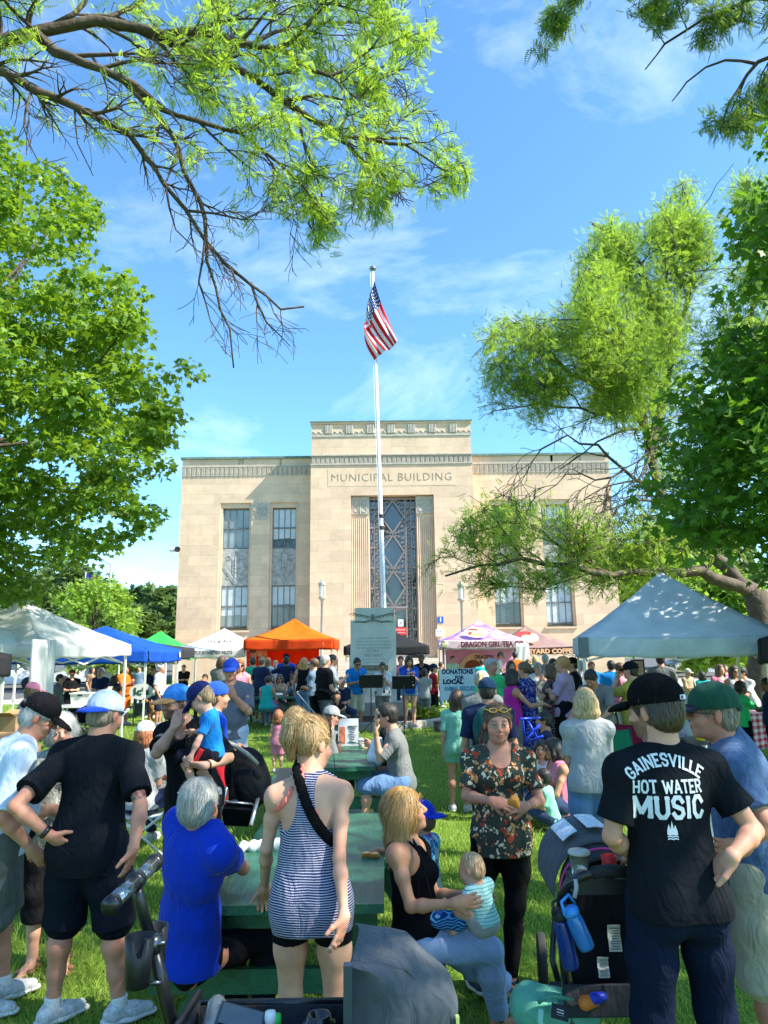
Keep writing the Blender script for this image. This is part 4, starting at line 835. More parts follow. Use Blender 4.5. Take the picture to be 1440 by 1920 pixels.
RUS=mat('russet_print',(.28,.05,.02),.7); PEA=mat('peach_print',(.85,.45,.28),.7); m1.build('emblem_disc',mat('cream_print',(.8,.72,.68),.7),tp); m2.build('emblem_hair',RUS,tp); m3.build('emblem_leaf',mat('leaf_print',(.45,.45,.15),.7),tp)
mb=MB(); p=P(912,1186,27.1)+Vector((0,-.17,.05))
for k,s_ in enumerate(('DRAGON','GIRL','TEA CO')): write(mb,s_,.13,p+Vector((-.12+.13*k,.06-.10*k,.10-.105*k)),y=(0,.7,.7))
mb.build('roof_lettering',MAR,tp)
def banner(name,label,x0,x1,y,z0,z1,m):
    t=thing(name,label,'banner',((x0+x1)/2,y,0)); mb=MB(); mb.grid(lambda u,v:Vector((x0+(x1-x0)*u,y+.012*math.sin(u*14+v*6),z1+(z0-z1)*v)),20,14,thick=(0,.01,0)); f=mb.build('cloth',m,t,True); mb=MB(); mb.tube([(x0,y+.03,z1),(x1,y+.03,z1)],.012,6); mb.tube([(x0,y+.03,0),(x0,y+.03,z1)],.012,6); mb.tube([(x1,y+.03,0),(x1,y+.03,z1)],.012,6); mb.build('stand',ALU,t); return t,f
pa=P(829,1217,28.6); pb=P(962,1217,28.6); t_,f=banner('pink_backdrop','pink backdrop with peach disc hanging inside the tea canopy',pa.x,pb.x,28.4,.5,2.02,fabric('pink',(.88,.40,.55),(.95,.45,.6),.3))
m1,m2=MB(),MB(); pc=P(893,1263,28.4); m1.lathe((pc.x,28.35,1.12),[(.66,0),(.66,.006)],36,axis=(0,-1,0)); m1.build('disc',PEA,f)
m2.add([Vector((pc.x-.12+.34*math.cos(a),28.335,1.22+.30*math.sin(a))) for a in np.linspace(0,math.pi,16)]+[Vector((pc.x-.12-.27,28.335,1.08)),Vector((pc.x-.12+.27,28.335,1.08))],[tuple(list(range(16))+[16,17])]); m2.build('emblem_hair',RUS,f)
mb=MB(); write(mb,'DRAGON',.2,(pc.x+.32,28.33,1.62),width=.72,bold=.006); write(mb,'GIRL',.2,(pc.x+.33,28.33,1.38),width=.4,bold=.006); mb.build('lettering',MAR,f)
pa=P(966,1206,26.5); pb=P(990,1206,26.5); banner('roller_banner','narrow cream banner with green and orange fruit print standing right of the tea canopy',pa.x,pb.x,26.4,.4,2.1,pattern_mat('banner_print',floral_fn((.85,.78,.62),[(.8,.45,.2),(.35,.55,.2),(.9,.8,.5)],4,.55)) if 'pattern_mat' in globals() else W1)
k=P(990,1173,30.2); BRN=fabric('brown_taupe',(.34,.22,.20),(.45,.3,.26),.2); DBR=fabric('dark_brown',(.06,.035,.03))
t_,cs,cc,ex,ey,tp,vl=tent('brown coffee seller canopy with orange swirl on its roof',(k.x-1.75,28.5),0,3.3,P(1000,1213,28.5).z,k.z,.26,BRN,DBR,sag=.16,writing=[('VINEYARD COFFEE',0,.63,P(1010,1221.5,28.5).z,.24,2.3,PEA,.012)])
mb=MB(); c=P(1000,1200,29.2)+Vector((-.25,-.25,.1)); 
mb.add([c+Vector((.42*math.cos(a),.22*math.sin(a),.20*math.sin(a))) for a in np.linspace(0,6.28,20)[:-1]],[tuple(range(19))]); mb.build('swirl',PEA,tp); mb=MB(); mb.add([c+Vector((-.1+.40*math.cos(a),-.02+.22*math.sin(a),.05+.20*math.sin(a))) for a in np.linspace(.9,3.4,14)]+[c+Vector((-.02+.25*math.cos(a),-.02+.13*math.sin(a),.03+.11*math.sin(a))) for a in np.linspace(3.4,.9,14)],[tuple(range(28))]); mb.build('swirl_arc',REDP,tp)
# ================================================================ picnic tables
GREEN=mat('green_table_paint',(.018,.105,.055),.38,.35,5,.25,30,spec=.5)
def planks_mat():
    m=mat('green_worn_planks',(.018,.105,.058),.42,.45,3,.0,30,spec=.45,coat=.05); t=m.node_tree; b=t.nodes['Principled BSDF']; co=nd(t,'ShaderNodeTexCoord'); mp_=nd(t,'ShaderNodeMapping'); mp_.inputs['Scale'].default_value=(14,1.2,14); n_=nd(t,'ShaderNodeTexNoise',Scale=3.0,Detail=6.0,Distortion=2.0); t.links.new(co.outputs['Object'],mp_.inputs[0]); t.links.new(mp_.outputs[0],n_.inputs['Vector']); bp=nd(t,'ShaderNodeBump',Strength=.6,Distance=.01); t.links.new(n_.outputs['Fac'],bp.inputs['Height']); t.links.new(bp.outputs[0],b.inputs['Normal']); return m
PLK=planks_mat()
def picnic_table(label,cx,y0,L_,yaw=0,w=.9,n=3,z=.75):
    a=R(yaw); q=Matrix.Rotation(a,3,'Z'); o=Vector((cx,y0,0)); t=thing('picnic_table',label,'picnic table',o,'green picnic tables')
    W=lambda x,y,zz:o+q@Vector((x,y,zz)); pw=w/n
    for i in range(n):
        mb=MB(); mb.box(W(-w/2+pw*(i+.5),L_/2,z-.022),(pw-.008,L_,.044),a); mb.build('top_plank',PLK,t)
    for s_ in(-1,1):
        mb=MB(); mb.box(W(s_*.62,L_/2,.43),(.26,L_,.04),a); mb.build('bench',PLK,t)
    for yy in(.16,L_-.16):
        mb=MB(); mb.box(W(0,yy,z-.044-.055),(w-.08,.045,.11),a); mb.build('top_rail',GREEN,t); mb=MB(); mb.box(W(0,yy,.35),(1.5,.045,.115),a); mb.build('bench_rail',GREEN,t)
        for s_ in(-1,1):
            mb=MB(); x0,x1=.22*s_,.66*s_; off=.046; 
            P0=[(x0-.07,z-.05),(x0+.07,z-.05),(x1+.07,0),(x1-.07,0)] if s_>0 else [(x0+.07,z-.05),(x0-.07,z-.05),(x1-.07,0),(x1+.07,0)]
            mb.prism([W(p[0],yy+off*.5,p[1]) for p in P0],q@Vector((0,.045,0))); mb.build('leg',GREEN,t)
    mb=MB(); mb.bar(W(0,.2,.36),W(0,L_*.42,z-.06),.05,.09); mb.bar(W(0,L_-.2,.36),W(0,L_*.58,z-.06),.05,.09); mb.build('brace',GREEN,t); return t
picnic_table('nearest green picnic table, the old man and the blonde woman sit at it',-.47,3.86,2.0,0,.90,3)
picnic_table('middle green picnic table with a menu card and takeout box on top',-.56,8.05,2.0,5,.88,2)
def far_table():
    t=picnic_table('far green picnic table seen side on left of the memorial',-3.95,19.9,1.75,-90,.8,3)
far_table()
# ---- things on the tables
FOAM=mat('foam_white',(.66,.72,.70),.6,.05)
def takeout(label,x,y,z,sx,sy,m=FOAM,open_=False):
    t=thing('takeout_box',label,'takeout box',(x,y,z)); mb=MB(); h=.035
    mb.add([Vector((x+a*sx/2*k,y+b_*sy/2*k,z+zz)) for zz,k in((.002,.82),(h,1)) for a,b_ in((-1,-1),(1,-1),(1,1),(-1,1))],[(3,2,1,0),(4,5,6,7)]+[(i,(i+1)%4,(i+1)%4+4,i+4) for i in range(4)]); mb.build('tray',m,t)
    mb=MB(); mb.add([Vector((x+a*sx/2*k,y+b_*sy/2*k,z+zz)) for zz,k in((h+.004,1.02),(h+.012,1.02),(h+.045,.78)) for a,b_ in((-1,-1),(1,-1),(1,1),(-1,1))],[(3,2,1,0),(8,9,10,11)]+[(i+4*r_,(i+1)%4+4*r_,(i+1)%4+4+4*r_,i+4+4*r_) for r_ in(0,1) for i in range(4)]); mb.build('lid',m,t); return t
g=G(664,1397,.76); takeout('closed white foam takeout box on the middle picnic table',g.x,g.y+.1,.752,.27,.24)
g=G(648,1300,.76); 
g=G(655,1383,.76); t_=thing('menu_card','upright white menu card with orange photo panel on the middle picnic table','menu',(g.x,9.9,.75)); a=P(634,1383,9.75);b=P(672,1347,9.75); mb=MB(); mb.box(((a.x+b.x)/2,9.75,(.752+b.z)/2),(b.x-a.x,.006,b.z-.752),R(2)); f=mb.build('card',WHITE,t_); 
mb=MB(); mb.box((a.x+.055,9.742,.89),(.075,.003,.21),R(2)); mb.build('photo_panel',mat('menu_orange',(.75,.22,.12),.6,.5,30),f); mb=MB()
for k in range(7): mb.box((a.x+.185,9.742,.98-.03*k),(.10-.02*(k%3),.003,.007))
mb.box((a.x+.19,9.742,1.0),(.12,.003,.012)); mb.build('print',BL_,f)
def cup(label,x,y,z,r,h,m,lid=None,name='paper_cup'):
    t=thing(name,label,'cup',(x,y,z)); mb=MB(); mb.lathe((x,y,z),[(r*.72,.002),(r*.76,.004),(r,h),(r*.96,h)],18); mb.build('cup_wall',m,t,True)
    mb=MB(); mb.lathe((x,y,z+h),[(r*1.06,0),(r*1.06,.010),(r*.9,.016),(r*.3,.017)],18); mb.build('lid',lid or WHITE,t,True); return t
g=G(645,1388,.76); cup('dark paper coffee cup beside the menu card on the middle table',g.x-.01,9.2,.752,.042,.11,mat('cup_brown',(.12,.07,.05),.6),BLACK); g=G(683,1380,.76); cup('cream paper cup right of the takeout box on the middle table',g.x,9.55,.752,.045,.09,mat('cup_cream',(.65,.6,.48),.6))
cup('pink drinking cup at the end of the far picnic table',-2.35,20.0,.752,.04,.12,mat('cup_pink',(.75,.5,.42),.6)); takeout('flat white takeout box on the far picnic table',-3.0,20.1,.752,.35,.25)
def blob(name,label,cat,pts,rs,m,h=.012,amp=.01,loc=None,k=.04,seed=3):
    D=SDF(); D.chain([np.array(p,float) for p in pts],rs,k); D.disp=folds(amp,seed,1.6,(0,0,1),.6); D.amp=amp*2; V,Q=D.mesh(h); l=loc or pts[0]; o=mesh_obj(name,V-np.array(l,float),Q,m,None,True); o.location=l; tag(o,label,cat); return o
OTHERS=[]
# ================================================================ people: implicit surfaces meshed by surface nets
def V3(*a): return np.array(a,dtype=np.float64)
def nrm(v): v=np.asarray(v,float); return v/max(1e-9,np.linalg.norm(v))
class SDF:
    def __init__(s): s.p=[]; s.clip=[]; s.disp=None; s.amp=0
    def cone(s,a,b,ra,rb,k=.02,flat=None,clips=(),op=1,rx=0):
        a=np.asarray(a,float);b=np.asarray(b,float); fn=None
        if flat is not None: fn=(nrm(flat[0]),flat[1])
        c=(a+b)/2; br=np.linalg.norm(b-a)/2+max(ra,rb)*(1.0 if fn is None else max(1,fn[1])); s.p.append(('c',a,b,ra,rb,k,fn,clips,op,c,br)); return s
    def ell(s,c,r,fr,k=.02,clips=(),op=1):
        c=np.asarray(c,float); s.p.append(('e',c,np.asarray(fr,float),np.asarray(r,float),None,k,None,clips,op,c,max(r))); return s
    def chain(s,pts,rs,k=.02,**kw):
        for a,b,r0,r1 in zip(pts,pts[1:],rs,rs[1:]): s.cone(a,b,r0,r1,k,**kw)
        return s
    def one(s,q,p):
        t=p[0]
        if t=='c':
            a,b,ra,rb,fn=p[1],p[2],p[3],p[4],p[6]; pa=q-a; ba=b-a
            if fn is not None:
                n,f=fn; g=1/f-1; pa=pa+n*(pa@n)[...,None]*g; ba=ba+n*(ba@n)*g
            h=np.clip((pa@ba)/max(1e-9,ba@ba),0,1); d=np.linalg.norm(pa-ba*h[...,None],axis=-1)-(ra+(rb-ra)*h)
            if fn is not None: d=d*(fn[1] if fn[1]<1 else 1)**.5
        else:
            l=(q-p[1])@p[2].T; r=p[3]; k0=np.linalg.norm(l/r,axis=-1); k1=np.linalg.norm(l/(r*r),axis=-1); d=np.where(k1<1e-6,-r.min(),k0*(k0-1)/np.maximum(k1,1e-6))
        for cp,cn in p[7]: d=np.maximum(d,(q-cp)@cn)
        return d
    @staticmethod
    def comb(d,dp,k,op):
        if op==1:
            h=np.maximum(k-np.abs(d-dp),0)/k if k>0 else 0; return np.minimum(d,dp)-h*h*k/4
        dp=-dp; h=np.maximum(k-np.abs(d-dp),0)/k if k>0 else 0; return np.maximum(d,dp)+h*h*k/4
    def full(s,q):
        d=np.full(q.shape[:-1],9.0)
        for p in s.p: d=s.comb(d,s.one(q,p),p[5],p[8])
        for cp,cn in s.clip: d=np.maximum(d,(q-cp)@cn)
        return d
    def mesh(s,h):
        B=8; lo=np.min([p[9]-p[10] for p in s.p if p[8]==1],0)-2*h; hi=np.max([p[9]+p[10] for p in s.p if p[8]==1],0)+2*h
        nb=np.maximum(1,np.ceil((hi-lo)/(h*B)).astype(int)); hd=h*B*.5*math.sqrt(3)
        ax=[lo[i]+(np.arange(nb[i])+.5)*h*B for i in range(3)]; cen=np.stack(np.meshgrid(*ax,indexing='ij'),-1)
        D=s.full(cen); act=np.argwhere(np.abs(D)<hd*1.35+s.amp)
        if len(act)==0: return None
        G_=np.repeat(np.repeat(np.repeat(D,B,0),B,1),B,2); G_=np.pad(G_,((0,1),)*3,mode='edge').astype(np.float32)
        loc=np.stack(np.meshgrid(*[np.arange(B+1)*h]*3,indexing='ij'),-1).reshape(1,-1,3)
        org=lo+act*h*B; bc=org+h*B/2
        for c0 in range(0,len(act),1200):
            o=org[c0:c0+1200]; bcc=bc[c0:c0+1200]; Q=o[:,None,:]+loc; d=np.full(Q.shape[:2],9.0)
            for p in s.p:
                m=np.linalg.norm(bcc-p[9],axis=1)-p[10]<hd+p[5]+.02
                if m.any(): d[m]=s.comb(d[m],s.one(Q[m],p),p[5],p[8])
            if s.disp is not None: d=d+s.disp(Q)
            for cp,cn in s.clip: d=np.maximum(d,(Q-cp)@cn)
            d=d.reshape(-1,B+1,B+1,B+1).astype(np.float32)
            for i,(x,y,z) in enumerate(act[c0:c0+1200]): G_[x*B:x*B+B+1,y*B:y*B+B+1,z*B:z*B+B+1]=d[i]
        G_[0]=1;G_[-1]=1;G_[:,0]=1;G_[:,-1]=1;G_[:,:,0]=1;G_[:,:,-1]=1
        I=G_<0; c=np.zeros([n-1 for n in I.shape],np.int8)
        off=[(i,j,k) for i in(0,1) for j in(0,1) for k in(0,1)]; n0=I.shape
        for i,j,k in off: c+=I[i:n0[0]-1+i,j:n0[1]-1+j,k:n0[2]-1+k]
        cells=np.argwhere((c>0)&(c<8))
        if len(cells)==0: return None
        idm=np.full(c.shape,-1,np.int32); idm[tuple(cells.T)]=np.arange(len(cells))
        g=np.stack([G_[cells[:,0]+i,cells[:,1]+j,cells[:,2]+k] for i,j,k in off],1); acc=np.zeros((len(cells),3)); cnt=np.zeros(len(cells)); O=np.array(off,float)
        for a in range(8):
            for b in range(a+1,8):
                if np.abs(O[a]-O[b]).sum()==1:
                    m=(g[:,a]<0)!=(g[:,b]<0); t=np.where(m,g[:,a]/np.where(m,g[:,a]-g[:,b],1),0)
                    acc+=np.where(m[:,None],O[a]+(O[b]-O[a])*t[:,None],0); cnt+=m
        V=lo+(cells+acc/cnt[:,None])*h; quads=[]
        for axis in range(3):
            sl=[slice(1,n-1) for n in n0]; sl[axis]=slice(0,n0[axis]-1); s2=list(sl); s2[axis]=slice(1,n0[axis])
            A=I[tuple(sl)];Bq=I[tuple(s2)]; e=np.argwhere(A!=Bq)
            if len(e)==0: continue
            base=e.copy(); 
            for q in range(3):
                if q!=axis: base[:,q]+=1
            u,v=(axis+1)%3,(axis+2)%3; du=np.zeros(3,int);dv=np.zeros(3,int);du[u]=1;dv[v]=1
            ids=[idm[tuple((base-du*a-dv*b).T)] for a,b in((0,0),(1,0),(1,1),(0,1))]; q=np.stack(ids,1); ins=A[tuple(e.T)]
            q[~ins]=q[~ins][:,::-1]; quads.append(q)
        Q=np.concatenate(quads); Q=Q[(Q>=0).all(1)]
        return V,Q
def folds(amp,seed,scale=1.0,dirv=(0,0,1),stretch=.35):
    """cloth wrinkles: warped ridges stretched along a direction"""
    rg=np.random.default_rng(seed); A=[nrm(rg.normal(size=3)) for _ in range(9)]; ph=rg.uniform(0,6.28,9); dv=nrm(dirv)
    def f(q):
        q=q-dv*(q@dv)[...,None]*(1-stretch); w=np.sin(q@A[0]*9*scale+ph[0])*1.3+np.sin(q@A[1]*14*scale+ph[1])*.8
        r=0
        for i,(fr,am) in enumerate(((22,1.0),(37,.6),(61,.35))):
            r=r+am*(1-np.abs(np.sin((q@A[2+i])*fr*scale*.5+w+ph[2+i]))*2)
        m=.55+.45*np.sin(q@A[6]*7+ph[6])*np.sin(q@A[7]*6+ph[7]); return amp*r*m*.6
    return f
SKINM={}
def skin_mat():
    if 'skin' in SKINM: return SKINM['skin']
    m,t,b=new_mat('skin'); a=nd(t,'ShaderNodeAttribute'); a.attribute_name='tone'; tcn=nd(t,'ShaderNodeTexCoord'); n=nd(t,'ShaderNodeTexNoise',Scale=22.0,Detail=4.0); t.links.new(tcn.outputs['Object'],n.inputs['Vector'])
    r=nd(t,'ShaderNodeMapRange'); r.inputs[1].default_value=.3;r.inputs[2].default_value=.7;r.inputs[3].default_value=.92;r.inputs[4].default_value=1.07; t.links.new(n.outputs['Fac'],r.inputs[0])
    s=nd(t,'ShaderNodeVectorMath',operation='SCALE'); n3=nd(t,'ShaderNodeTexNoise',Scale=5.0,Detail=3.0); t.links.new(tcn.outputs['Object'],n3.inputs['Vector']); r3=nd(t,'ShaderNodeMapRange'); r3.inputs[1].default_value=.4; r3.inputs[2].default_value=.65; t.links.new(n3.outputs['Fac'],r3.inputs[0]); mm=nd(t,'ShaderNodeMix'); mm.data_type='RGBA'; mm.blend_type='MULTIPLY'; mm.inputs[7].default_value=(1,.84,.80,1); t.links.new(r3.outputs[0],mm.inputs[0]); t.links.new(a.outputs['Color'],mm.inputs[6]); t.links.new(mm.outputs[2],s.inputs[0]); t.links.new(r.outputs[0],s.inputs['Scale']); t.links.new(s.outputs[0],b.inputs['Base Color']); n5=nd(t,'ShaderNodeTexNoise',Scale=160.0,Detail=3.0); t.links.new(tcn.outputs['Object'],n5.inputs['Vector']); b5=nd(t,'ShaderNodeBump',Strength=.25,Distance=.003); t.links.new(n5.outputs['Fac'],b5.inputs['Height']); t.links.new(b5.outputs[0],b.inputs['Normal'])
    b.inputs['Roughness'].default_value=.55; b.inputs['Specular IOR Level'].default_value=.35; b.inputs['Subsurface Weight'].default_value=.12; b.inputs['Subsurface Radius'].default_value=(.02,.008,.004); b.inputs['Subsurface Scale'].default_value=.5
    SKINM['skin']=m; return m
TONES={'fair':(.62,.345,.235),'tan':(.50,.265,.16),'red':(.56,.27,.175),'olive':(.42,.24,.14),'brown':(.22,.115,.065),'baby':(.66,.39,.28)}
def hair_mat(col,col2=None):
    key='hair_%.3f_%.3f_%.3f'%tuple(col)
    if key in MATS: return MATS[key]
    m,t,b=new_mat('hair'); MATS[key]=m; tcn=nd(t,'ShaderNodeTexCoord'); mp_=nd(t,'ShaderNodeMapping'); mp_.inputs['Scale'].default_value=(130,130,9)
    n=nd(t,'ShaderNodeTexNoise',Scale=1.0,Detail=3.0,Distortion=.6); t.links.new(tcn.outputs['Object'],mp_.inputs[0]); t.links.new(mp_.outputs[0],n.inputs['Vector'])
    col2=col2 or [min(1,c*1.9+.02) for c in col]; r=nd(t,'ShaderNodeValToRGB'); r.color_ramp.elements[0].position=.34; r.color_ramp.elements[1].position=.68
    r.color_ramp.elements[0].color=c4([c*.55 for c in col]); r.color_ramp.elements[1].color=c4(col2); t.links.new(n.outputs['Fac'],r.inputs[0]); t.links.new(r.outputs[0],b.inputs['Base Color'])
    bp=nd(t,'ShaderNodeBump',Strength=.9,Distance=.006); t.links.new(n.outputs['Fac'],bp.inputs['Height']); t.links.new(bp.outputs[0],b.inputs['Normal'])
    b.inputs['Roughness'].default_value=.45; b.inputs['Specular IOR Level'].default_value=.4; return m
def cloth_mat(name,col,rough=.95,bump=.25,bs=220,var=.08,vs=6,sheen=None):
    sheen=0 if max(col)<.06 else .1 if sheen is None else sheen
    key='cloth_'+name
    if key in MATS: return MATS[key]
    m=mat(key,col,rough,var,vs,0,bs,spec=.06,sheen=sheen); add_folds(m,bump,bs); return m
def add_folds(m,bump=.25,bs=220,st=.6):
    t=m.node_tree; b=t.nodes['Principled BSDF']; co=nd(t,'ShaderNodeTexCoord'); mp_=nd(t,'ShaderNodeMapping'); mp_.inputs['Scale'].default_value=(1.5,1.5,.8); t.links.new(co.outputs['Object'],mp_.inputs[0])
    n=nd(t,'ShaderNodeTexNoise',Scale=7.0,Detail=2.5,Roughness=.5,Distortion=1.6); n.noise_type='RIDGED_MULTIFRACTAL' if False else n.noise_type; t.links.new(mp_.outputs[0],n.inputs['Vector'])
    b1=nd(t,'ShaderNodeBump',Strength=st,Distance=.035); t.links.new(n.outputs['Fac'],b1.inputs['Height'])
    n2=nd(t,'ShaderNodeTexNoise',Scale=float(bs),Detail=2.0); t.links.new(co.outputs['Object'],n2.inputs['Vector']); b2=nd(t,'ShaderNodeBump',Strength=bump,Distance=.004); t.links.new(n2.outputs['Fac'],b2.inputs['Height']); t.links.new(b1.outputs[0],b2.inputs['Normal']); t.links.new(b2.outputs[0],b.inputs['Normal'])
def pattern_mat(name,fn):
    key='cloth_'+name
    if key in MATS: return MATS[key]
    m,t,b=new_mat(key); MATS[key]=m; b.inputs['Roughness'].default_value=.9; b.inputs['Specular IOR Level'].default_value=.1; tcn=nd(t,'ShaderNodeTexCoord'); fn(t,b,tcn.outputs['Object']); add_folds(m); return m
def stripes_fn(c1,c2,freq,width,axis=2,warp=.004):
    def fn(t,b,co):
        sp=nd(t,'ShaderNodeSeparateXYZ'); t.links.new(co,sp.inputs[0]); n=nd(t,'ShaderNodeTexNoise',Scale=7.0); t.links.new(co,n.inputs['Vector'])
        w_=nd(t,'ShaderNodeMath',operation='MULTIPLY'); w_.inputs[1].default_value=warp*6; t.links.new(n.outputs['Fac'],w_.inputs[0])
        a=nd(t,'ShaderNodeMath',operation='ADD'); t.links.new(sp.outputs[axis],a.inputs[0]); t.links.new(w_.outputs[0],a.inputs[1])
        f=nd(t,'ShaderNodeMath',operation='MULTIPLY'); f.inputs[1].default_value=freq; t.links.new(a.outputs[0],f.inputs[0]); fr=nd(t,'ShaderNodeMath',operation='FRACT'); t.links.new(f.outputs[0],fr.inputs[0])
        g=nd(t,'ShaderNodeMath',operation='LESS_THAN'); g.inputs[1].default_value=width; t.links.new(fr.outputs[0],g.inputs[0])
        mx_=nd(t,'ShaderNodeMix'); mx_.data_type='RGBA'; mx_.inputs[6].default_value=c4(c1); mx_.inputs[7].default_value=c4(c2); t.links.new(g.outputs[0],mx_.inputs[0]); t.links.new(mx_.outputs[2],b.inputs['Base Color'])
    return fn
def floral_fn(base,cols,scale,dens=.5):
    """scattered petalled blooms over a plain ground"""
    def fn(t,b,co):
        nz_=nd(t,'ShaderNodeTexNoise',Scale=scale*1.7,Detail=3.0); t.links.new(co,nz_.inputs['Vector'])
        mixv=nd(t,'ShaderNodeMix'); mixv.data_type='RGBA'; mixv.blend_type='LINEAR_LIGHT'; mixv.inputs[0].default_value=.055; t.links.new(co,mixv.inputs[6]); t.links.new(nz_.outputs['Color'],mixv.inputs[7])
        cur=None
        for i,c in enumerate(cols):
            v=nd(t,'ShaderNodeTexVoronoi',Scale=scale*(1+.22*i)); mp_=nd(t,'ShaderNodeMapping'); mp_.inputs['Location'].default_value=(i*3.7,i*1.3,i*2.1)
            t.links.new(mixv.outputs[2],mp_.inputs[0]); t.links.new(mp_.outputs[0],v.inputs['Vector']); l=nd(t,'ShaderNodeMath',operation='LESS_THAN'); l.inputs[1].default_value=dens*(.62-.05*i); t.links.new(v.outputs['Distance'],l.inputs[0])
            n2=nd(t,'ShaderNodeTexNoise',Scale=scale*6); t.links.new(co,n2.inputs['Vector']); g=nd(t,'ShaderNodeMath',operation='GREATER_THAN'); g.inputs[1].default_value=.40; t.links.new(n2.outputs['Fac'],g.inputs[0])
            n3=nd(t,'ShaderNodeMath',operation='MULTIPLY'); t.links.new(l.outputs[0],n3.inputs[0]); t.links.new(g.outputs[0],n3.inputs[1])
            mx_=nd(t,'ShaderNodeMix'); mx_.data_type='RGBA'; t.links.new(n3.outputs[0],mx_.inputs[0]); mx_.inputs[7].default_value=c4(c)
            if cur is None: mx_.inputs[6].default_value=c4(base)
            else: t.links.new(cur,mx_.inputs[6])
            cur=mx_.outputs[2]
        t.links.new(cur,b.inputs['Base Color'])
    return fn
def ik(a,c,l1,l2,hint):
    a=np.asarray(a,float);c=np.asarray(c,float); d=c-a; L_=np.linalg.norm(d)
    if L_>(l1+l2)*.999: c=a+d/L_*(l1+l2)*.999; d=c-a; L_=np.linalg.norm(d)
    if L_<abs(l1-l2)*1.02+1e-3: L_=abs(l1-l2)*1.02+1e-3; c=a+nrm(d)*L_; d=c-a
    u=d/L_; x=(l1*l1-l2*l2+L_*L_)/(2*L_); y=math.sqrt(max(0,l1*l1-x*x)); h=np.asarray(hint,float); h=h-u*(h@u); h=nrm(h); return a+u*x+h*y,c
ARMS={ # side, forward, up from the shoulder (arm length 1) ; elbow hint (side,fwd,up); hand direction (side,fwd,up); palm normal (side,fwd,up); curl
 'down':((.10,.06,-.97),(.3,-.9,0),(0,.12,-1),(-1,0,0),.35),
 'relax':((.16,.22,-.92),(.5,-.8,0),(-.1,.3,-1),(-1,-.1,0),.45),
 'hip':((.30,-.12,-.62),(.9,-.5,0),(-.85,.35,-.35),(-.3,0,-1),.25),
 'pocket':((.18,.02,-.86),(.6,-.8,0),(0,.2,-1),(-1,0,0),.4),
 'front':((-.30,.45,-.48),(.5,-.4,-.8),(-.8,.5,.0),(0,-1,-.2),.6),
 'phone':((-.28,.55,-.30),(.4,-.2,-.9),(-.4,.6,.6),(-.3,-.8,.4),.7),
 'cross':((-.46,.34,-.40),(.7,.1,-.7),(-1,.1,.1),(0,-1,0),.3),
 'food':((-.22,.50,-.10),(.5,0,-.9),(-.3,.3,.9),(-.2,-1,0),.8),
 'mouth':((-.34,.42,.22),(.4,.3,-.9),(-.5,-.1,.8),(-.2,-1,0),.8),
 'clar':((-.26,.46,-.42),(.5,-.3,-.8),(-.7,.5,.1),(0,-1,0),.9),
 'clarhi':((-.28,.46,-.16),(.5,-.1,-.9),(-.7,.5,.2),(0,-1,0),.9),
 'table':((-.05,.62,-.50),(.5,-.4,-.8),(-.5,.8,0),(0,0,-1),.2),
 'up':((.1,.35,.55),(.8,.2,-.4),(0,.2,1),(0,1,0),.3),
 'back':((.05,-.25,-.75),(.8,-.4,0),(-.8,-.2,-.2),(0,-1,0),.4),
 'hold':((-.30,.42,-.30),(.7,.1,-.8),(-.9,.5,.1),(0,-1,.3),.4),
 'reach':((.05,.80,-.35),(.5,-.4,-.8),(-.1,.9,-.2),(0,0,-1),.3)}
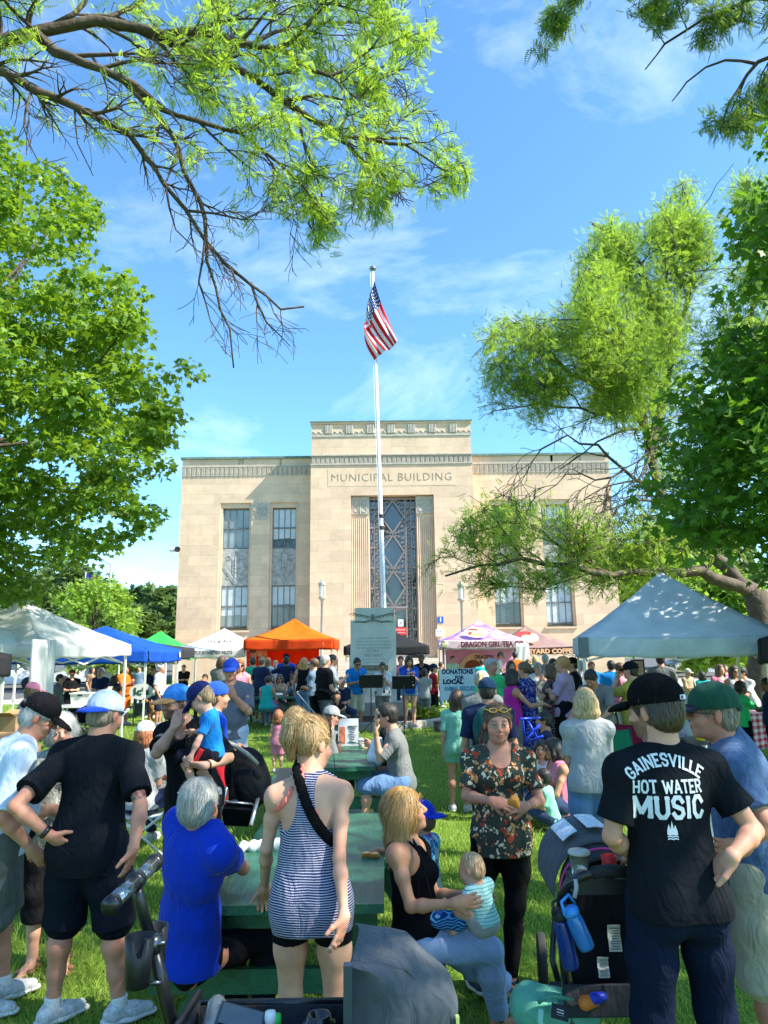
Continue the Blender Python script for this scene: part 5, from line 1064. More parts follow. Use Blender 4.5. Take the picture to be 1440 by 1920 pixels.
def skeleton(S):
    H=S.get('H',1.72); s=H/1.75; yaw=R(S.get('yaw',0)); f=V3(math.sin(yaw),math.cos(yaw),0); r=V3(f[1],-f[0],0); up=V3(0,0,1); x,y=S['at']; z0=S.get('z',0)
    child=S.get('child',0); fem=S.get('fem',False); J={'f':f,'r':r,'s':s,'H':H}; lg=.53-.06*child; sit=S.get('sit')
    pz=z0+(H*lg if sit is None else sit+.10*s); pel=V3(x,y,pz); lean=R(S.get('lean',0)); sl=R(S.get('side',0)); tw=R(S.get('twist',0))
    sp=nrm(up*math.cos(lean)*math.cos(sl)+f*math.sin(lean)+r*math.sin(sl)); cfw=nrm(f*math.cos(tw)+r*math.sin(tw)); cfw=nrm(cfw-sp*(cfw@sp)); cr_=np.cross(cfw,sp)
    tl=(1-lg-.185+.0*child)*H*(.98 if child<.5 else .93)
    hunch=S.get('hunch',0)*s
    waist=pel+sp*tl*.30-cfw*hunch*.2; chest=pel+sp*tl*.68-cfw*hunch*.5; neck=pel+sp*tl+cfw*hunch*.3
    ov=S.get('J',{})
    if 'neck' in ov:
        neck=np.array(ov['neck'],float); sp=nrm(neck-pel); tl=np.linalg.norm(neck-pel); cfw=nrm(cfw-sp*(cfw@sp)); cr_=np.cross(cfw,sp); waist=pel+sp*tl*.30-cfw*hunch*.2; chest=pel+sp*tl*.68-cfw*hunch*.5
    sw=(.112 if not fem else .098)*H*(1-.12*child)*S.get('wide',1)
    J.update(pel=pel,waist=waist,chest=chest,neck=neck,sp=sp,cf=cfw,cr=cr_,pf=f,pr=r)
    hh=.133*H*(1+.55*child); J['hh']=hh
    hy=R(S.get('hyaw',0)); hp=R(S.get('hpitch',0)); hr_=R(S.get('hroll',0)); hb=nrm(cfw*math.cos(hy)+cr_*math.sin(hy)); hb=nrm(V3(hb[0],hb[1],hb[2]*.3)); hf=nrm(hb*math.cos(hp)+up*math.sin(hp)); hR=nrm(np.cross(hf,up)); hu=np.cross(hR,hf)
    hu=nrm(hu*math.cos(hr_)+hR*math.sin(hr_)); hR=np.cross(hf,hu); nk=nrm(sp*.7+up*.3+cfw*.18)
    J['head']=neck+nk*(.047*H*(1-.25*child))+hu*hh*.42+hf*.01; J.update(hf=hf,hu=hu,hr=hR)
    for sd,sg in(('L',-1),('R',1)):
        J['sh'+sd]=neck-sp*.045*s+cr_*sg*sw-cfw*.01; J['hip'+sd]=pel+r*sg*.055*H-up*.02*s
        a=S.get('arm'+sd,S.get('arms','relax')); L1=.172*H*(1-.05*child); L2=.150*H*(1-.05*child)
        fr=(cr_*sg,cfw,sp*.5+up*.5)
        def vec(v): return fr[0]*v[0]+fr[1]*v[1]+fr[2]*v[2]
        if isinstance(a,str): a=ARMS[a]
        if isinstance(a,dict):
            tgt=np.array(a['w'],float); hint=np.array(a.get('hint',vec((.6,-.5,-.4))),float); 
            if 'e' in a: 
                el=np.array(a['e'],float); wr=tgt
            else: el,wr=ik(J['sh'+sd],tgt,L1,L2,hint)
            hd=nrm(a.get('d',nrm(wr-el))); pn=np.array(a.get('n',vec((-1,0,0))),float); cu_=a.get('curl',.4)
        else:
            tgt=J['sh'+sd]+vec(a[0])*(L1+L2); el,wr=ik(J['sh'+sd],tgt,L1,L2,vec(a[1])); hd=nrm(vec(a[2])); pn=vec(a[3]); cu_=a[4]
        pn=nrm(pn-hd*(pn@hd)); J['el'+sd]=el; J['wr'+sd]=wr; J['hd'+sd]=hd; J['pn'+sd]=pn; J['cu'+sd]=cu_
        T1=(lg-.02-.285+.02*child)*H; T2=(.245-.03*child)*H
        ft=S.get('foot'+sd)
        if ft is None: ft=((.06*H if sit is None else .09*H)*sg,0 if sit is None else T1*1.02)
        if len(ft)==2: an=V3(x,y,z0+.085*s)+r*ft[0]+f*ft[1]
        else: an=np.array(ft,float)
        kh=S.get('knee'+sd); kh=np.array(kh,float) if kh is not None else f*1.0+up*(.9 if sit is not None else 0)+r*sg*.15
        kn,an=ik(J['hip'+sd],an,T1,T2,kh); J['kn'+sd]=kn; J['an'+sd]=an; ty=R(S.get('toe'+sd,12*sg)); J['toe'+sd]=nrm(f*math.cos(ty)+r*math.sin(ty)) if 'toev'+sd not in S else nrm(S['toev'+sd])
    for k,v in S.get('J',{}).items(): J[k]=np.array(v,float)
    return J
def hfr(J): return np.array([J['hr'],J['hf'],J['hu']])
def cfr(J): return np.array([J['cr'],J['cf'],J['sp']])
def pfr(J): 
    u=nrm(J['sp']*.5+V3(0,0,.5)); f=nrm(J['pf']-u*(J['pf']@u)); return np.array([np.cross(f,u),f,u])
def torso(D,S,J,inf=0.0,up_to=True,k=.07):
    s=J['s'];g=S.get('girth',1.0);fem=S.get('fem',False);ch=S.get('child',0); q=s*(1-.12*ch); C_=cfr(J);Pf=pfr(J); be=S.get('belly',0)*q
    D.ell(J['pel']-Pf[2]*.01*q,(.168*g*q*(1.03 if fem else .97)+inf,.118*g*q+inf,.125*q+inf),Pf,k)
    D.ell(J['waist']+C_[1]*be*.5,(.138*g*q*(.93 if fem else 1.03)+inf+be*.3,.102*g*q+inf+be*.6,.14*q+inf),C_,k)
    D.ell(J['chest'],(.158*g*q*(.93 if fem else 1.04)+inf,.112*g*q+inf,.165*q+inf),C_,k)
    for sg in(-1,1):
        D.ell(J['pel']+Pf[0]*sg*.075*q-Pf[1]*.055*q*g-Pf[2]*.045*q,(.088*g*q+inf,.085*g*q+inf,.095*q+inf),Pf,.04)
        if fem and ch<.6:
            bs=S.get('bust',1.0); D.ell(J['chest']+C_[0]*sg*.072*q+C_[1]*.085*q*g+C_[2]*.015*q,(.062*bs*q+inf*.8,.058*bs*q+inf*.8,.062*bs*q+inf*.8),C_,.045)
        sh=J['shR' if sg>0 else 'shL']; D.cone(J['chest']+C_[2]*.09*q+C_[0]*sg*.05*q,sh-C_[2]*.02*q,.085*q*min(g,1.15)+inf,.058*q*min(g,1.2)+inf,.05,flat=(C_[1],.92))
        D.cone(J['neck']+C_[2]*.015*q,sh+C_[2]*.004,.048*q+inf*.8,.046*q+inf,.04)
def arm_r(S,J): 
    s=J['s']*(1-.10*S.get('child',0)); a=S.get('armg',1.0)*(.88 if S.get('fem') else 1.0)*min(1.25,max(.85,S.get('girth',1)))
    return s*a*.93
def leg_r(S,J): return J['s']*(1-.06*S.get('child',0))*min(1.2,S.get('girth',1))*S.get('legg',1.0)*(1.02 if S.get('fem') else 1)
def body_sdf(S,J):
    D=SDF(); s=J['s']; torso(D,S,J,0); q=s*(1-.1*S.get('child',0)); g=S.get('girth',1); F_=hfr(J); hs=J['hh']/.228; hc=J['head']; fem=S.get('fem',False); ch=S.get('child',0)
    w=lambda a,b,c: hc+F_[0]*a*hs+F_[1]*b*hs+F_[2]*c*hs
    nr=(.050 if fem else .060)*q*(.9+.1*g)*(1-.1*ch)
    D.chain([J['neck']-J['sp']*.02,w(0,-.022,-.055)],[nr*1.12,nr],.035)
    D.ell(w(0,-.012,.030),np.array((.077,.096,.086))*hs,F_,.02)                 # cranium
    D.ell(w(0,.022,-.035),np.array((.062,.068,.076-.012*ch))*hs,F_,.03)           # face
    jw=S.get('jaw',1.0); D.ell(w(0,.040,-.083+.012*ch),np.array((.040*jw,.042,.030))*hs,F_,.035)  # jaw
    D.cone(w(-.03,.068,.020),w(.03,.068,.020),.014*hs,.014*hs,.02)   # brow
    D.cone(w(0,.088,.008),w(0,.107-.01*ch,-.028),.008*hs,.0125*hs,.012)  # nose
    for sg in(-1,1):
        D.ell(w(sg*.032,.094,-.004),np.array((.015,.012,.011))*hs,F_,.010,op=-1)
        D.ell(w(sg*.032,.079,-.004),np.array((.0135,.0125,.0125))*hs,F_,.006)
        D.ell(w(sg*.042,.062,-.040),np.array((.022,.022,.02))*hs,F_,.025)
        D.ell(w(sg*.079,-.012,-.012),np.array((.009,.018,.032))*hs,np.array([nrm(F_[0]-F_[1]*.35*sg),nrm(F_[1]+F_[0]*.35*sg),F_[2]]),.008)
        D.ell(w(sg*.011,.099,-.034),np.array((.007,.008,.007))*hs,F_,.008)
    D.ell(w(0,.082,-.060),np.array((.025,.013,.0085))*hs,F_,.008); D.ell(w(0,.080,-.073),np.array((.021,.014,.009))*hs,F_,.008); D.ell(w(0,.070,-.098),np.array((.018,.016,.014))*hs,F_,.015)
    if S.get('smile'): D.cone(w(-.02,.093,-.0655),w(.02,.093,-.0655),.004*hs,.004*hs,.004,op=-1)
    a=arm_r(S,J); l=leg_r(S,J)
    for sd,sg in(('L',-1),('R',1)):
        sh,el,wr=J['sh'+sd],J['el'+sd],J['wr'+sd]; D.ell(sh-J['sp']*.018*s,(.054*a,.056*a,.062*a),cfr(J),.03)
        m1=sh+(el-sh)*.45; D.chain([sh,m1,el],[.050*a,.050*a,.038*a],.02); m2=el+(wr-el)*.28
        D.chain([el,m2,wr],[.038*a,.043*a,.0255*a],.018,); hand(D,J,sd,sg,S)
        hp,kn,an=J['hip'+sd],J['kn'+sd],J['an'+sd]; bk=J['pf']; 
        D.chain([hp,hp+(kn-hp)*.5,kn],[.092*l,.078*l,.054*l],.035); ax=nrm(an-kn); bkv=-(bk-ax*(bk@ax)); cm_=kn+(an-kn)*.30+nrm(bkv)*.018*l
        D.chain([kn,cm_,kn+(an-kn)*.62+nrm(bkv)*.008*l,an],[.051*l,.058*l,.042*l,.034*l],.03)
        t=J['toe'+sd]; fz=V3(0,0,1) if S.get('sit') is None or True else None
        D.chain([an-V3(0,0,.035*s)-t*.02*s,an-V3(0,0,.05*s)+t*.09*s,an-V3(0,0,.062*s)+t*.165*s],[.036*s,.030*s,.022*s],.025)
    return D
def hand(D,J,sd,sg,S):
    w=J['wr'+sd]; d=J['hd'+sd]; n=J['pn'+sd]; t=np.cross(d,n)*(-sg); t=nrm(t); cu_=J['cu'+sd]; fem=S.get('fem',False); ch=S.get('child',0)
    k=J['s']*(.92 if fem else 1.0)*(1-.02*ch)
    D.ell(w+d*.048*k,(.040*k,.0165*k,.056*k),np.array([t,n,d]),.02); D.cone(w,w+d*.03*k,.025*k,.022*k,.02)
    for i,(o,L_,r_) in enumerate(((.030,.070,.0092),(.0105,.078,.0095),(-.0095,.073,.0090),(-.028,.057,.0080))):
        b=w+d*(.090-.006*abs(i-1.2))*k+t*o*k; dd=nrm(d+t*o*3.2); ang=0; p=b; rr=r_*k
        for j,fr in enumerate((.45,.31,.24)):
            ang+=cu_*(.55 if j==0 else .75)*(1+.08*i); v=dd*math.cos(ang)+n*math.sin(ang); p2=p+v*L_*fr*k; D.cone(p,p2,rr,rr*.92,.005); p=p2; rr*=.92
    b=w+d*.022*k+t*.028*k; v=nrm(d*.62+t*(.75-.45*cu_)+n*(.15+.55*cu_)); p2=b+v*.042*k; v2=nrm(v*.8+d*.45+n*.35*cu_); D.cone(b-v*.01,p2,.0155*k,.0115*k,.012); D.cone(p2,p2+v2*.034*k,.0112*k,.0095*k,.005)
def tint_skin(me_o,V,S,J):
    me=me_o.data; base=np.array(TONES.get(S.get('skin','fair'),S.get('skin'))) ; n=len(V); col=np.tile(base,(n,1)); F_=hfr(J); hs=J['hh']/.228; L_=((V-J['head'])@F_.T)/hs
    def reg(c,r): return (((L_-np.array(c))/np.array(r))**2).sum(1)<1
    ax=np.abs(L_[:,0]); m=((ax-.032)/.017)**2+((L_[:,2]-.021)/.0055)**2<1; m&=(L_[:,1]>.05); hc=np.array(S.get('browc',S.get('hairc',(.1,.06,.04))))
    if not S.get('nobrow'): col[m]=hc*.45+base*.35
    m=reg((0,.088,-.066),(.024,.02,.0125)); col[m]=base*np.array((.85,.52,.55))
    m=(((ax-.032)/.0125)**2+((L_[:,2]+.004)/.0065)**2<1)&(L_[:,1]>.06); col[m]=(.55,.5,.47); m=(((ax-.032)/.0062)**2+((L_[:,2]+.004)/.0068)**2<1)&(L_[:,1]>.06); col[m]=(.03,.02,.015)
    m=(((ax-.032)/.016)**2+((L_[:,2]-.005)/.0035)**2<1)&(L_[:,1]>.06); col[m]=base*.35
    ck=(((ax-.045)/.025)**2+((L_[:,2]+.035)/.022)**2<1)&(L_[:,1]>.03); col[ck]*=np.array((1.03,.88,.86)); nz_=reg((0,.105,-.025),(.014,.02,.014)); col[nz_]*=np.array((1.02,.85,.82)); er=ax>.076; col[er&(np.abs(L_[:,2])<.06)&(L_[:,1]<.03)]*=np.array((1.02,.85,.82))
    if S.get('beard'):
        bc=np.array(S['beard']); m=(L_[:,1]>.0)&(L_[:,2]<-.045)&(L_[:,2]>-.135)&(ax<.075)&~reg((0,.092,-.068),(.022,.03,.012)); m|=(np.abs(L_[:,2]+.05)<.006)&(ax<.03)&(L_[:,1]>.07); col[m]=bc*.8+base*.2
        m=(ax>.058)&(L_[:,2]<-.005)&(L_[:,2]>-.06)&(L_[:,1]>-.005)&(L_[:,1]<.03); col[m]=bc*.6+base*.4
    for sd in('L','R'):   # knuckles, elbows, knees slightly redder
        for j,rr in((J['el'+sd],.045),(J['kn'+sd],.06),(J['wr'+sd]+J['hd'+sd]*.09*J['s'],.03)):
            dd=np.linalg.norm(V-j,axis=1); m=dd<rr; col[m]*=(1-(1-dd[m]/rr)[:,None]*np.array((0,.14,.16)))
    if S.get('tattoo'):
        sd=S['tattoo']; a,b=J['sh'+sd],J['el'+sd]; h=((V-a)@(b-a))/((b-a)@(b-a)); dd=np.linalg.norm(V-(a+(b-a)*h[:,None]),axis=1); m=(h>.55)&(h<.92)&(dd<.075); q=V[m]
        w_=np.sin(q[:,0]*90+3*np.sin(q[:,2]*50))*np.sin(q[:,2]*110+2*np.sin(q[:,0]*60)); c_=np.where((w_>.15)[:,None],np.array((.10,.13,.12)),np.where((w_<-.4)[:,None],np.array((.22,.10,.10)),base*.8)); col[m]=c_
    if S.get('freckles'): 
        for fp in S['freckles']: col[np.linalg.norm(V-np.array(fp),axis=1)<.007]=base*.45
    at=me.color_attributes.new('tone','FLOAT_COLOR','POINT'); at.data.foreach_set('color',np.concatenate([col,np.ones((n,1))],1).astype(np.float32).ravel())
def add(name,D,h,m,root,smooth=True,**tg):
    r=D.mesh(h)
    if r is None: return None
    return mesh_obj(name,r[0],r[1],m,root,smooth,**tg)
def neck_cut(D,S,J,r=.072,front=.0,deep=0):
    s=J['s']*(1-.1*S.get('child',0)); C_=cfr(J); D.cone(J['neck']-C_[2]*.005*s+C_[1]*.005,J['neck']+C_[2]*.14*s+C_[1]*.05*s,r*s,r*s*1.25,.012,op=-1)
    if deep: D.ell(J['neck']+C_[1]*(.075*s)-C_[2]*(.015*s),(.062*s+deep*.2,.09*s,.03*s+deep),C_,.01,op=-1)
def be_(S): return S.get('belly',0)
def shirt(S,J,root,h,c):
    """c: dict(mat, sleeve (fraction of the arm, 0 none), hem (m below pelvis), loose, neck, deep)"""
    D=SDF(); s=J['s']; q=s*(1-.1*S.get('child',0)); lo=c.get('loose',.014)*q; torso(D,S,J,lo,k=.06); a=arm_r(S,J); C_=cfr(J); Pf=pfr(J); sl=c.get('sleeve',.6); g=S.get('girth',1)
    hem=c.get('hem',.10)*q; hc=J['pel']-Pf[2]*hem; fl=c.get('flare',.0)
    D.cone(J['waist'],J['pel']-Pf[2]*(hem+.03),.150*g*q+lo*.8,.174*g*q+lo+.006+fl,.05,flat=(Pf[1],.78))
    if S.get('bottom') and S.get('sit') is None:
        for sg in(-1,1): D.ell(J['pel']+Pf[0]*sg*.070*q-Pf[1]*.045*q*g-Pf[2]*.01*q,(.088*g*q+lo*.6,.090*g*q+lo*.6,.12*q+lo),Pf,.08)
    if be_(S): D.ell(J['waist']+C_[1]*S['belly']*q*.5,(.15*g*q+lo+be_(S)*q*.3,.112*g*q+lo+be_(S)*q*.6,.15*q+lo),C_,.05)
    for sd,sg in(('L',-1),('R',1)):
        sh,el,wr=J['sh'+sd],J['el'+sd],J['wr'+sd]
        if sl>0:
            L1=np.linalg.norm(el-sh); L2=np.linalg.norm(wr-el); t=sl*(L1+L2); ln=c.get('sl_loose',.016)*q
            if t<=L1:
                e=sh+(el-sh)*(t/L1); e2=sh+(el-sh)*min(1.15,t/L1+.12); D.cone(sh-C_[2]*.018*s,e2,.051*a+lo*.6,.050*a+ln,.03,clips=((e,nrm(el-sh)),))
            else:
                fr=(t-L1)/L2; e=el+(wr-el)*fr; D.cone(sh,el,.056*a+lo,.044*a+ln*.8,.04); D.cone(el,el+(wr-el)*(fr+.05),.044*a+ln*.8,.032*a+ln*.7,.03,clips=((e,nrm(wr-el)),))
        else:
            D.ell(sh+C_[0]*sg*c.get('armhole',.030)*s-C_[2]*.015*s,(.066*s,.13*s,.125*s),C_,.012,op=-1)
    if c.get('collar'): D.cone(J['neck']+C_[2]*.0,J['neck']+C_[2]*.055*s+C_[1]*.005,.080*s,.064*s,.02)
    neck_cut(D,S,J,c.get('neck',.068),0,c.get('deep',0))
    if c.get('racer'):   # racerback: cut the blades away either side of the spine strip
        for sg in(-1,1): D.ell(J['chest']+C_[0]*sg*.128*q-C_[1]*.09*q+C_[2]*.10*q,(.088*q,.12*q,.155*q),C_,.02,op=-1)
    D.clip=[(hc,-Pf[2])]; 
    if 'hem_curve' in c: pass
    am=c.get('fold',.0085)*q; D.disp=folds(am,S.get('seed',1),1/ max(.5,q),c.get('fdir',(0.15,0,1)),.35); D.amp=am*2
    S['_shirt']=D
    return add(c.get('name','shirt'),D,h,c['mat'],root)
def pants(S,J,root,h,c):
    """c: mat, len (fraction of leg 0..1), loose at thigh, hemr extra radius at the hem"""
    D=SDF(); s=J['s']; q=s*(1-.1*S.get('child',0)); g=S.get('girth',1); lo=c.get('loose',.012)*q; Pf=pfr(J); l=leg_r(S,J); be=S.get('belly',0)*q
    li=min(lo,.010*q)
    D.ell(J['pel'],(.170*g*q+li,.120*g*q+li+be*.3,.125*q+li),Pf,.05)
    D.cone(J['pel'],J['pel']+Pf[2]*.09*q,.158*g*q,.148*g*q,.04,flat=(Pf[1],.70))
    for sg in(-1,1): D.ell(J['pel']+Pf[0]*sg*.075*q-Pf[1]*.055*q*g-Pf[2]*.045*q,(.088*g*q+li,.085*g*q+li,.095*q+li),Pf,.04)
    for sd,sg in(('L',-1),('R',1)):
        hp,kn,an=J['hip'+sd],J['kn'+sd],J['an'+sd]; L1=np.linalg.norm(kn-hp);L2=np.linalg.norm(an-kn); t=c.get('len',1)*(L1+L2); hr_=c.get('hemr',lo)
        if t<=L1: 
            fr=t/L1; e=hp+(kn-hp)*fr; e2=hp+(kn-hp)*(fr+.1); r0=.094*l+lo; r1=.094*l*(1-fr)+.062*l*fr+hr_; D.cone(hp,e2,r0,max(r1,.080*l+lo*.8),.04,clips=((e,nrm(kn-hp)),))
        else:
            fr=(t-L1)/L2; e=kn+(an-kn)*fr; D.chain([hp,hp+(kn-hp)*.5,kn],[.093*l+lo*.9,.080*l+lo,.058*l+(lo+hr_)*.6],.04); cm_=kn+(an-kn)*.33-J['pf']*.012*s; D.cone(kn,cm_,.056*l+(lo+hr_)*.6,.056*l+hr_,.03,clips=((e,nrm(an-kn)),)); D.cone(cm_,kn+(an-kn)*(fr+.06),.056*l+hr_,(.056*(1-fr)+.036*fr)*l+hr_,.03,clips=((e,nrm(an-kn)),))
    wc=(J['pel']+Pf[2]*c.get('rise',.085)*q,Pf[2])
    if S.get('sit') is None: D.clip=[wc]
    else: D.p=[(p[:7]+(tuple(p[7])+(wc,),)+p[8:]) if i<4 else p for i,p in enumerate(D.p)]
    am=c.get('fold',.009)*q; D.disp=folds(am,S.get('seed',1)+50,1.0/max(.5,q),c.get('fdir',(0,0,1)),.8); D.amp=am*2
    return add(c.get('name','trousers'),D,h,c['mat'],root)
def skirt(S,J,root,h,c):
    D=SDF(); s=J['s']; g=S.get('girth',1); Pf=pfr(J); lo=c.get('loose',.02); L_=c.get('len',.5)*s; D.cone(J['waist'],J['pel'],.145*g*s+lo,.168*g*s+lo,.05,flat=(Pf[1],.72)); e=J['pel']-V3(0,0,L_); D.cone(J['pel'],e-V3(0,0,.05),.170*g*s+lo,.17*g*s+lo+c.get('flare',.05),.05,flat=(Pf[1],.80))
    D.clip=[(e,V3(0,0,-1)),(J['waist']+Pf[2]*c.get('top',.03),Pf[2])]; D.disp=folds(.009,S.get('seed',1),1,(0,0,1),.1); D.amp=.02; return add(c.get('name','skirt'),D,h,c['mat'],root)
def hair(S,J,root,h,c):
    st=c.get('style','short'); F_=hfr(J); hs=J['hh']/.228; hc=J['head']; w=lambda a,b,z: hc+F_[0]*a*hs+F_[1]*b*hs+F_[2]*z*hs; D=SDF(); th=c.get('th',.012)
    if S.get('cap') is not None: th=.006
    D.ell(w(0,-.014,.032),np.array((.077+th,.096+th,.086+th))*hs,F_,.02)
    if st in('short','crop','balding'):
        D.ell(w(0,-.05,-.03),np.array((.070+th*.5,.052+th,.06))*hs,F_,.03)
        D.ell(w(0,.095,-.045),np.array((.085,.085,.105))*hs,F_,.008,op=-1); D.clip=[(w(0,-.08,-.085),nrm(-F_[2]-F_[1]*.25)),(w(0,.02,-.03),nrm(F_[1]*1-F_[2]*.9))] if st!='x' else []
        D.cone(w(-.12,-.0,-.018),w(.12,-.0,-.018),.027*hs,.027*hs,.004,op=-1)
        if st=='balding': D.ell(w(0,.02,.12),np.array((.05,.09,.055))*hs,F_,.02,op=-1)
        if c.get('vol'): D.ell(w(.0,.03,.09),np.array((.062,.07,.05))*hs,F_,.03)
    elif st in('bob','long','curly'):
        ln=c.get('len',.16 if st!='long' else .38); vol=c.get('vol',.02)
        D.ell(w(0,-.03,-.02),np.array((.082+vol,.080+vol,.10))*hs,F_,.03)
        dn=nrm(-V3(0,0,1)*.9-F_[2]*.1); bk=c.get('back',.5)
        for a in(-.068,-.04,0,.04,.068):
            p0=w(a,-.055+.25*abs(a),-.01); p1=p0+dn*ln*.5-J['hf']*.012; p2=p0+dn*ln-J['hf']*.0; D.chain([p0,p1,p2],[.036*hs,(.034+vol*.4)*hs,.022*hs],.03)
        if not c.get('noside'):
            for sg in(-1,1):
                p0=w(sg*.072,.028,.01); D.chain([p0,p0+dn*ln*.45+F_[0]*sg*.01,p0+dn*ln*.85],[.022*hs,.026*hs,.016*hs],.02)
        D.ell(w(0,.105,-.035),np.array((.066,.085,.095))*hs,F_,.010,op=-1)
    elif st in('pony','bun','updo'):
        D.ell(w(0,.10,-.055),np.array((.092,.088,.108))*hs,F_,.010,op=-1); D.clip=[(w(0,-.08,-.075),nrm(-F_[2]-F_[1]*.4)),(w(0,.0,-.03),nrm(F_[1]-F_[2]*1.0))]
        D.cone(w(-.12,-.0,-.020),w(.12,-.0,-.020),.024*hs,.024*hs,.004,op=-1)
    if st!='pony' and st!='bun': pass
    else:
        b=w(*c.get('knot',(0,-.095,.06))); c['_knot']=b
        if st=='bun': D.ell(b,np.array((.042,.042,.042))*hs*c.get('size',1),F_,.012); D.clip=[]
        else:
            D.clip=[]; dn=c.get('tail',[(0,0,0),(0,-.07,.02),(0,-.10,-.06),(0,-.09,-.20)]); pts=[b+F_[0]*a*hs+F_[1]*bb*hs+V3(0,0,1)*z*hs for a,bb,z in dn]; D.chain(pts,[.022*hs]+[c.get('tr',.034)*hs]*(len(pts)-2)+[.012*hs],.02)
    fr=F_; rg=np.random.default_rng(S.get('seed',1)); ph=rg.uniform(0,6.28,4); am=c.get('strand',.0035)
    cur=c.get('curl',0)
    def disp(q):
        l=(q-hc); ang=np.arctan2(l@fr[0],-(l@fr[1])); zz=l@fr[2]
        if cur: return cur*(np.sin(q[...,0]*95+2*np.sin(q[...,2]*60))*np.sin(q[...,1]*90+1)*np.sin(q[...,2]*85+2*np.sin(q[...,0]*50)))
        return am*(np.sin(ang*27+zz*18+ph[0])+.7*np.sin(ang*45-zz*25+ph[1])+.5*np.sin(ang*13+zz*40+ph[2]))*.55
    D.disp=disp; D.amp=max(am,cur)*2; o=add('hair',D,h,hair_mat(c['col'],c.get('col2')),root); n=c.get('fibres',0)
    if n and o is not None:
        me=o.data; V=np.array([v.co[:] for v in me.vertices])+np.array(wloc(root)); Nn=np.array([v.normal[:] for v in me.vertices]); rg=np.random.default_rng(5); ix=rg.integers(0,len(V),n); q=V[ix]+Nn[ix]*.001; P_=[q]; K=c.get('fk',7); st_=c.get('fstep',.014); D.disp=None
        kn=c.get('_knot'); jit=rg.normal(0,1,(n,3))*c.get('fjit',.22); lift=np.abs(rg.normal(0,1,n))*.0011
        for k in range(K):
            l=q-hc; lz=l@fr[2]; 
            if kn is not None:
                dk=np.linalg.norm(q-kn,axis=1); tail=(q-kn)@np.array([0,0,-1.0])>-.01; tail&=(l@fr[1])<-.05*hs; f=np.where((tail&(dk<.28))[:,None],np.array([0,0,-1.0])[None],kn-q)
            else: f=l*np.array([1,1,0])*.8-fr[2]*.06-fr[1]*.02+np.array([0,0,-.10])
            e=.003; g=np.stack([D.full(q+np.eye(3)[a]*e)-D.full(q-np.eye(3)[a]*e) for a in range(3)],1)/(2*e); g/=np.maximum(1e-6,np.linalg.norm(g,axis=1,keepdims=True))
            f=f/np.maximum(1e-6,np.linalg.norm(f,axis=1,keepdims=True))+jit*(.4+.15*k); f=f-g*(f*g).sum(1,keepdims=True); f/=np.maximum(1e-6,np.linalg.norm(f,axis=1,keepdims=True)); q=q+f*st_; d=D.full(q); q=q-g*(d-.003-lift*(k+1))[:,None]; P_.append(q)
        A=np.stack(P_,1); T_=np.gradient(A,axis=1); T_/=np.maximum(1e-6,np.linalg.norm(T_,axis=2,keepdims=True)); od=A-hc; sd=np.cross(T_,od); sd/=np.maximum(1e-6,np.linalg.norm(sd,axis=2,keepdims=True)); ww=np.linspace(1,.25,K+1)[None,:,None]*c.get('fw',.0012)*rg.uniform(.6,1.4,(n,1,1)); L1=A-sd*ww; L2=A+sd*ww; VV=np.stack([L1,L2],2).reshape(-1,3); b_=(np.arange(n)*(K+1)*2)[:,None]+np.arange(K)[None]*2; Fq=np.stack([b_,b_+1,b_+3,b_+2],-1).reshape(-1,4)
        key='fib_%.3f_%.3f_%.3f'%tuple(c['col'])
        if key not in MATS:
            m,t,b=new_mat('hair_fibre'); MATS[key]=m; g_=nd(t,'ShaderNodeNewGeometry'); r=nd(t,'ShaderNodeValToRGB'); r.color_ramp.elements[0].color=c4([x*.6 for x in c['col']]); r.color_ramp.elements[1].color=c4(c.get('col2') or [min(1,x*2+.02) for x in c['col']]); t.links.new(g_.outputs['Random Per Island'],r.inputs[0]); t.links.new(r.outputs[0],b.inputs['Base Color']); b.inputs['Roughness'].default_value=.4; b.inputs['Specular IOR Level'].default_value=.5
        mesh_obj('strands',VV,Fq,MATS[key],o,True)
    return o
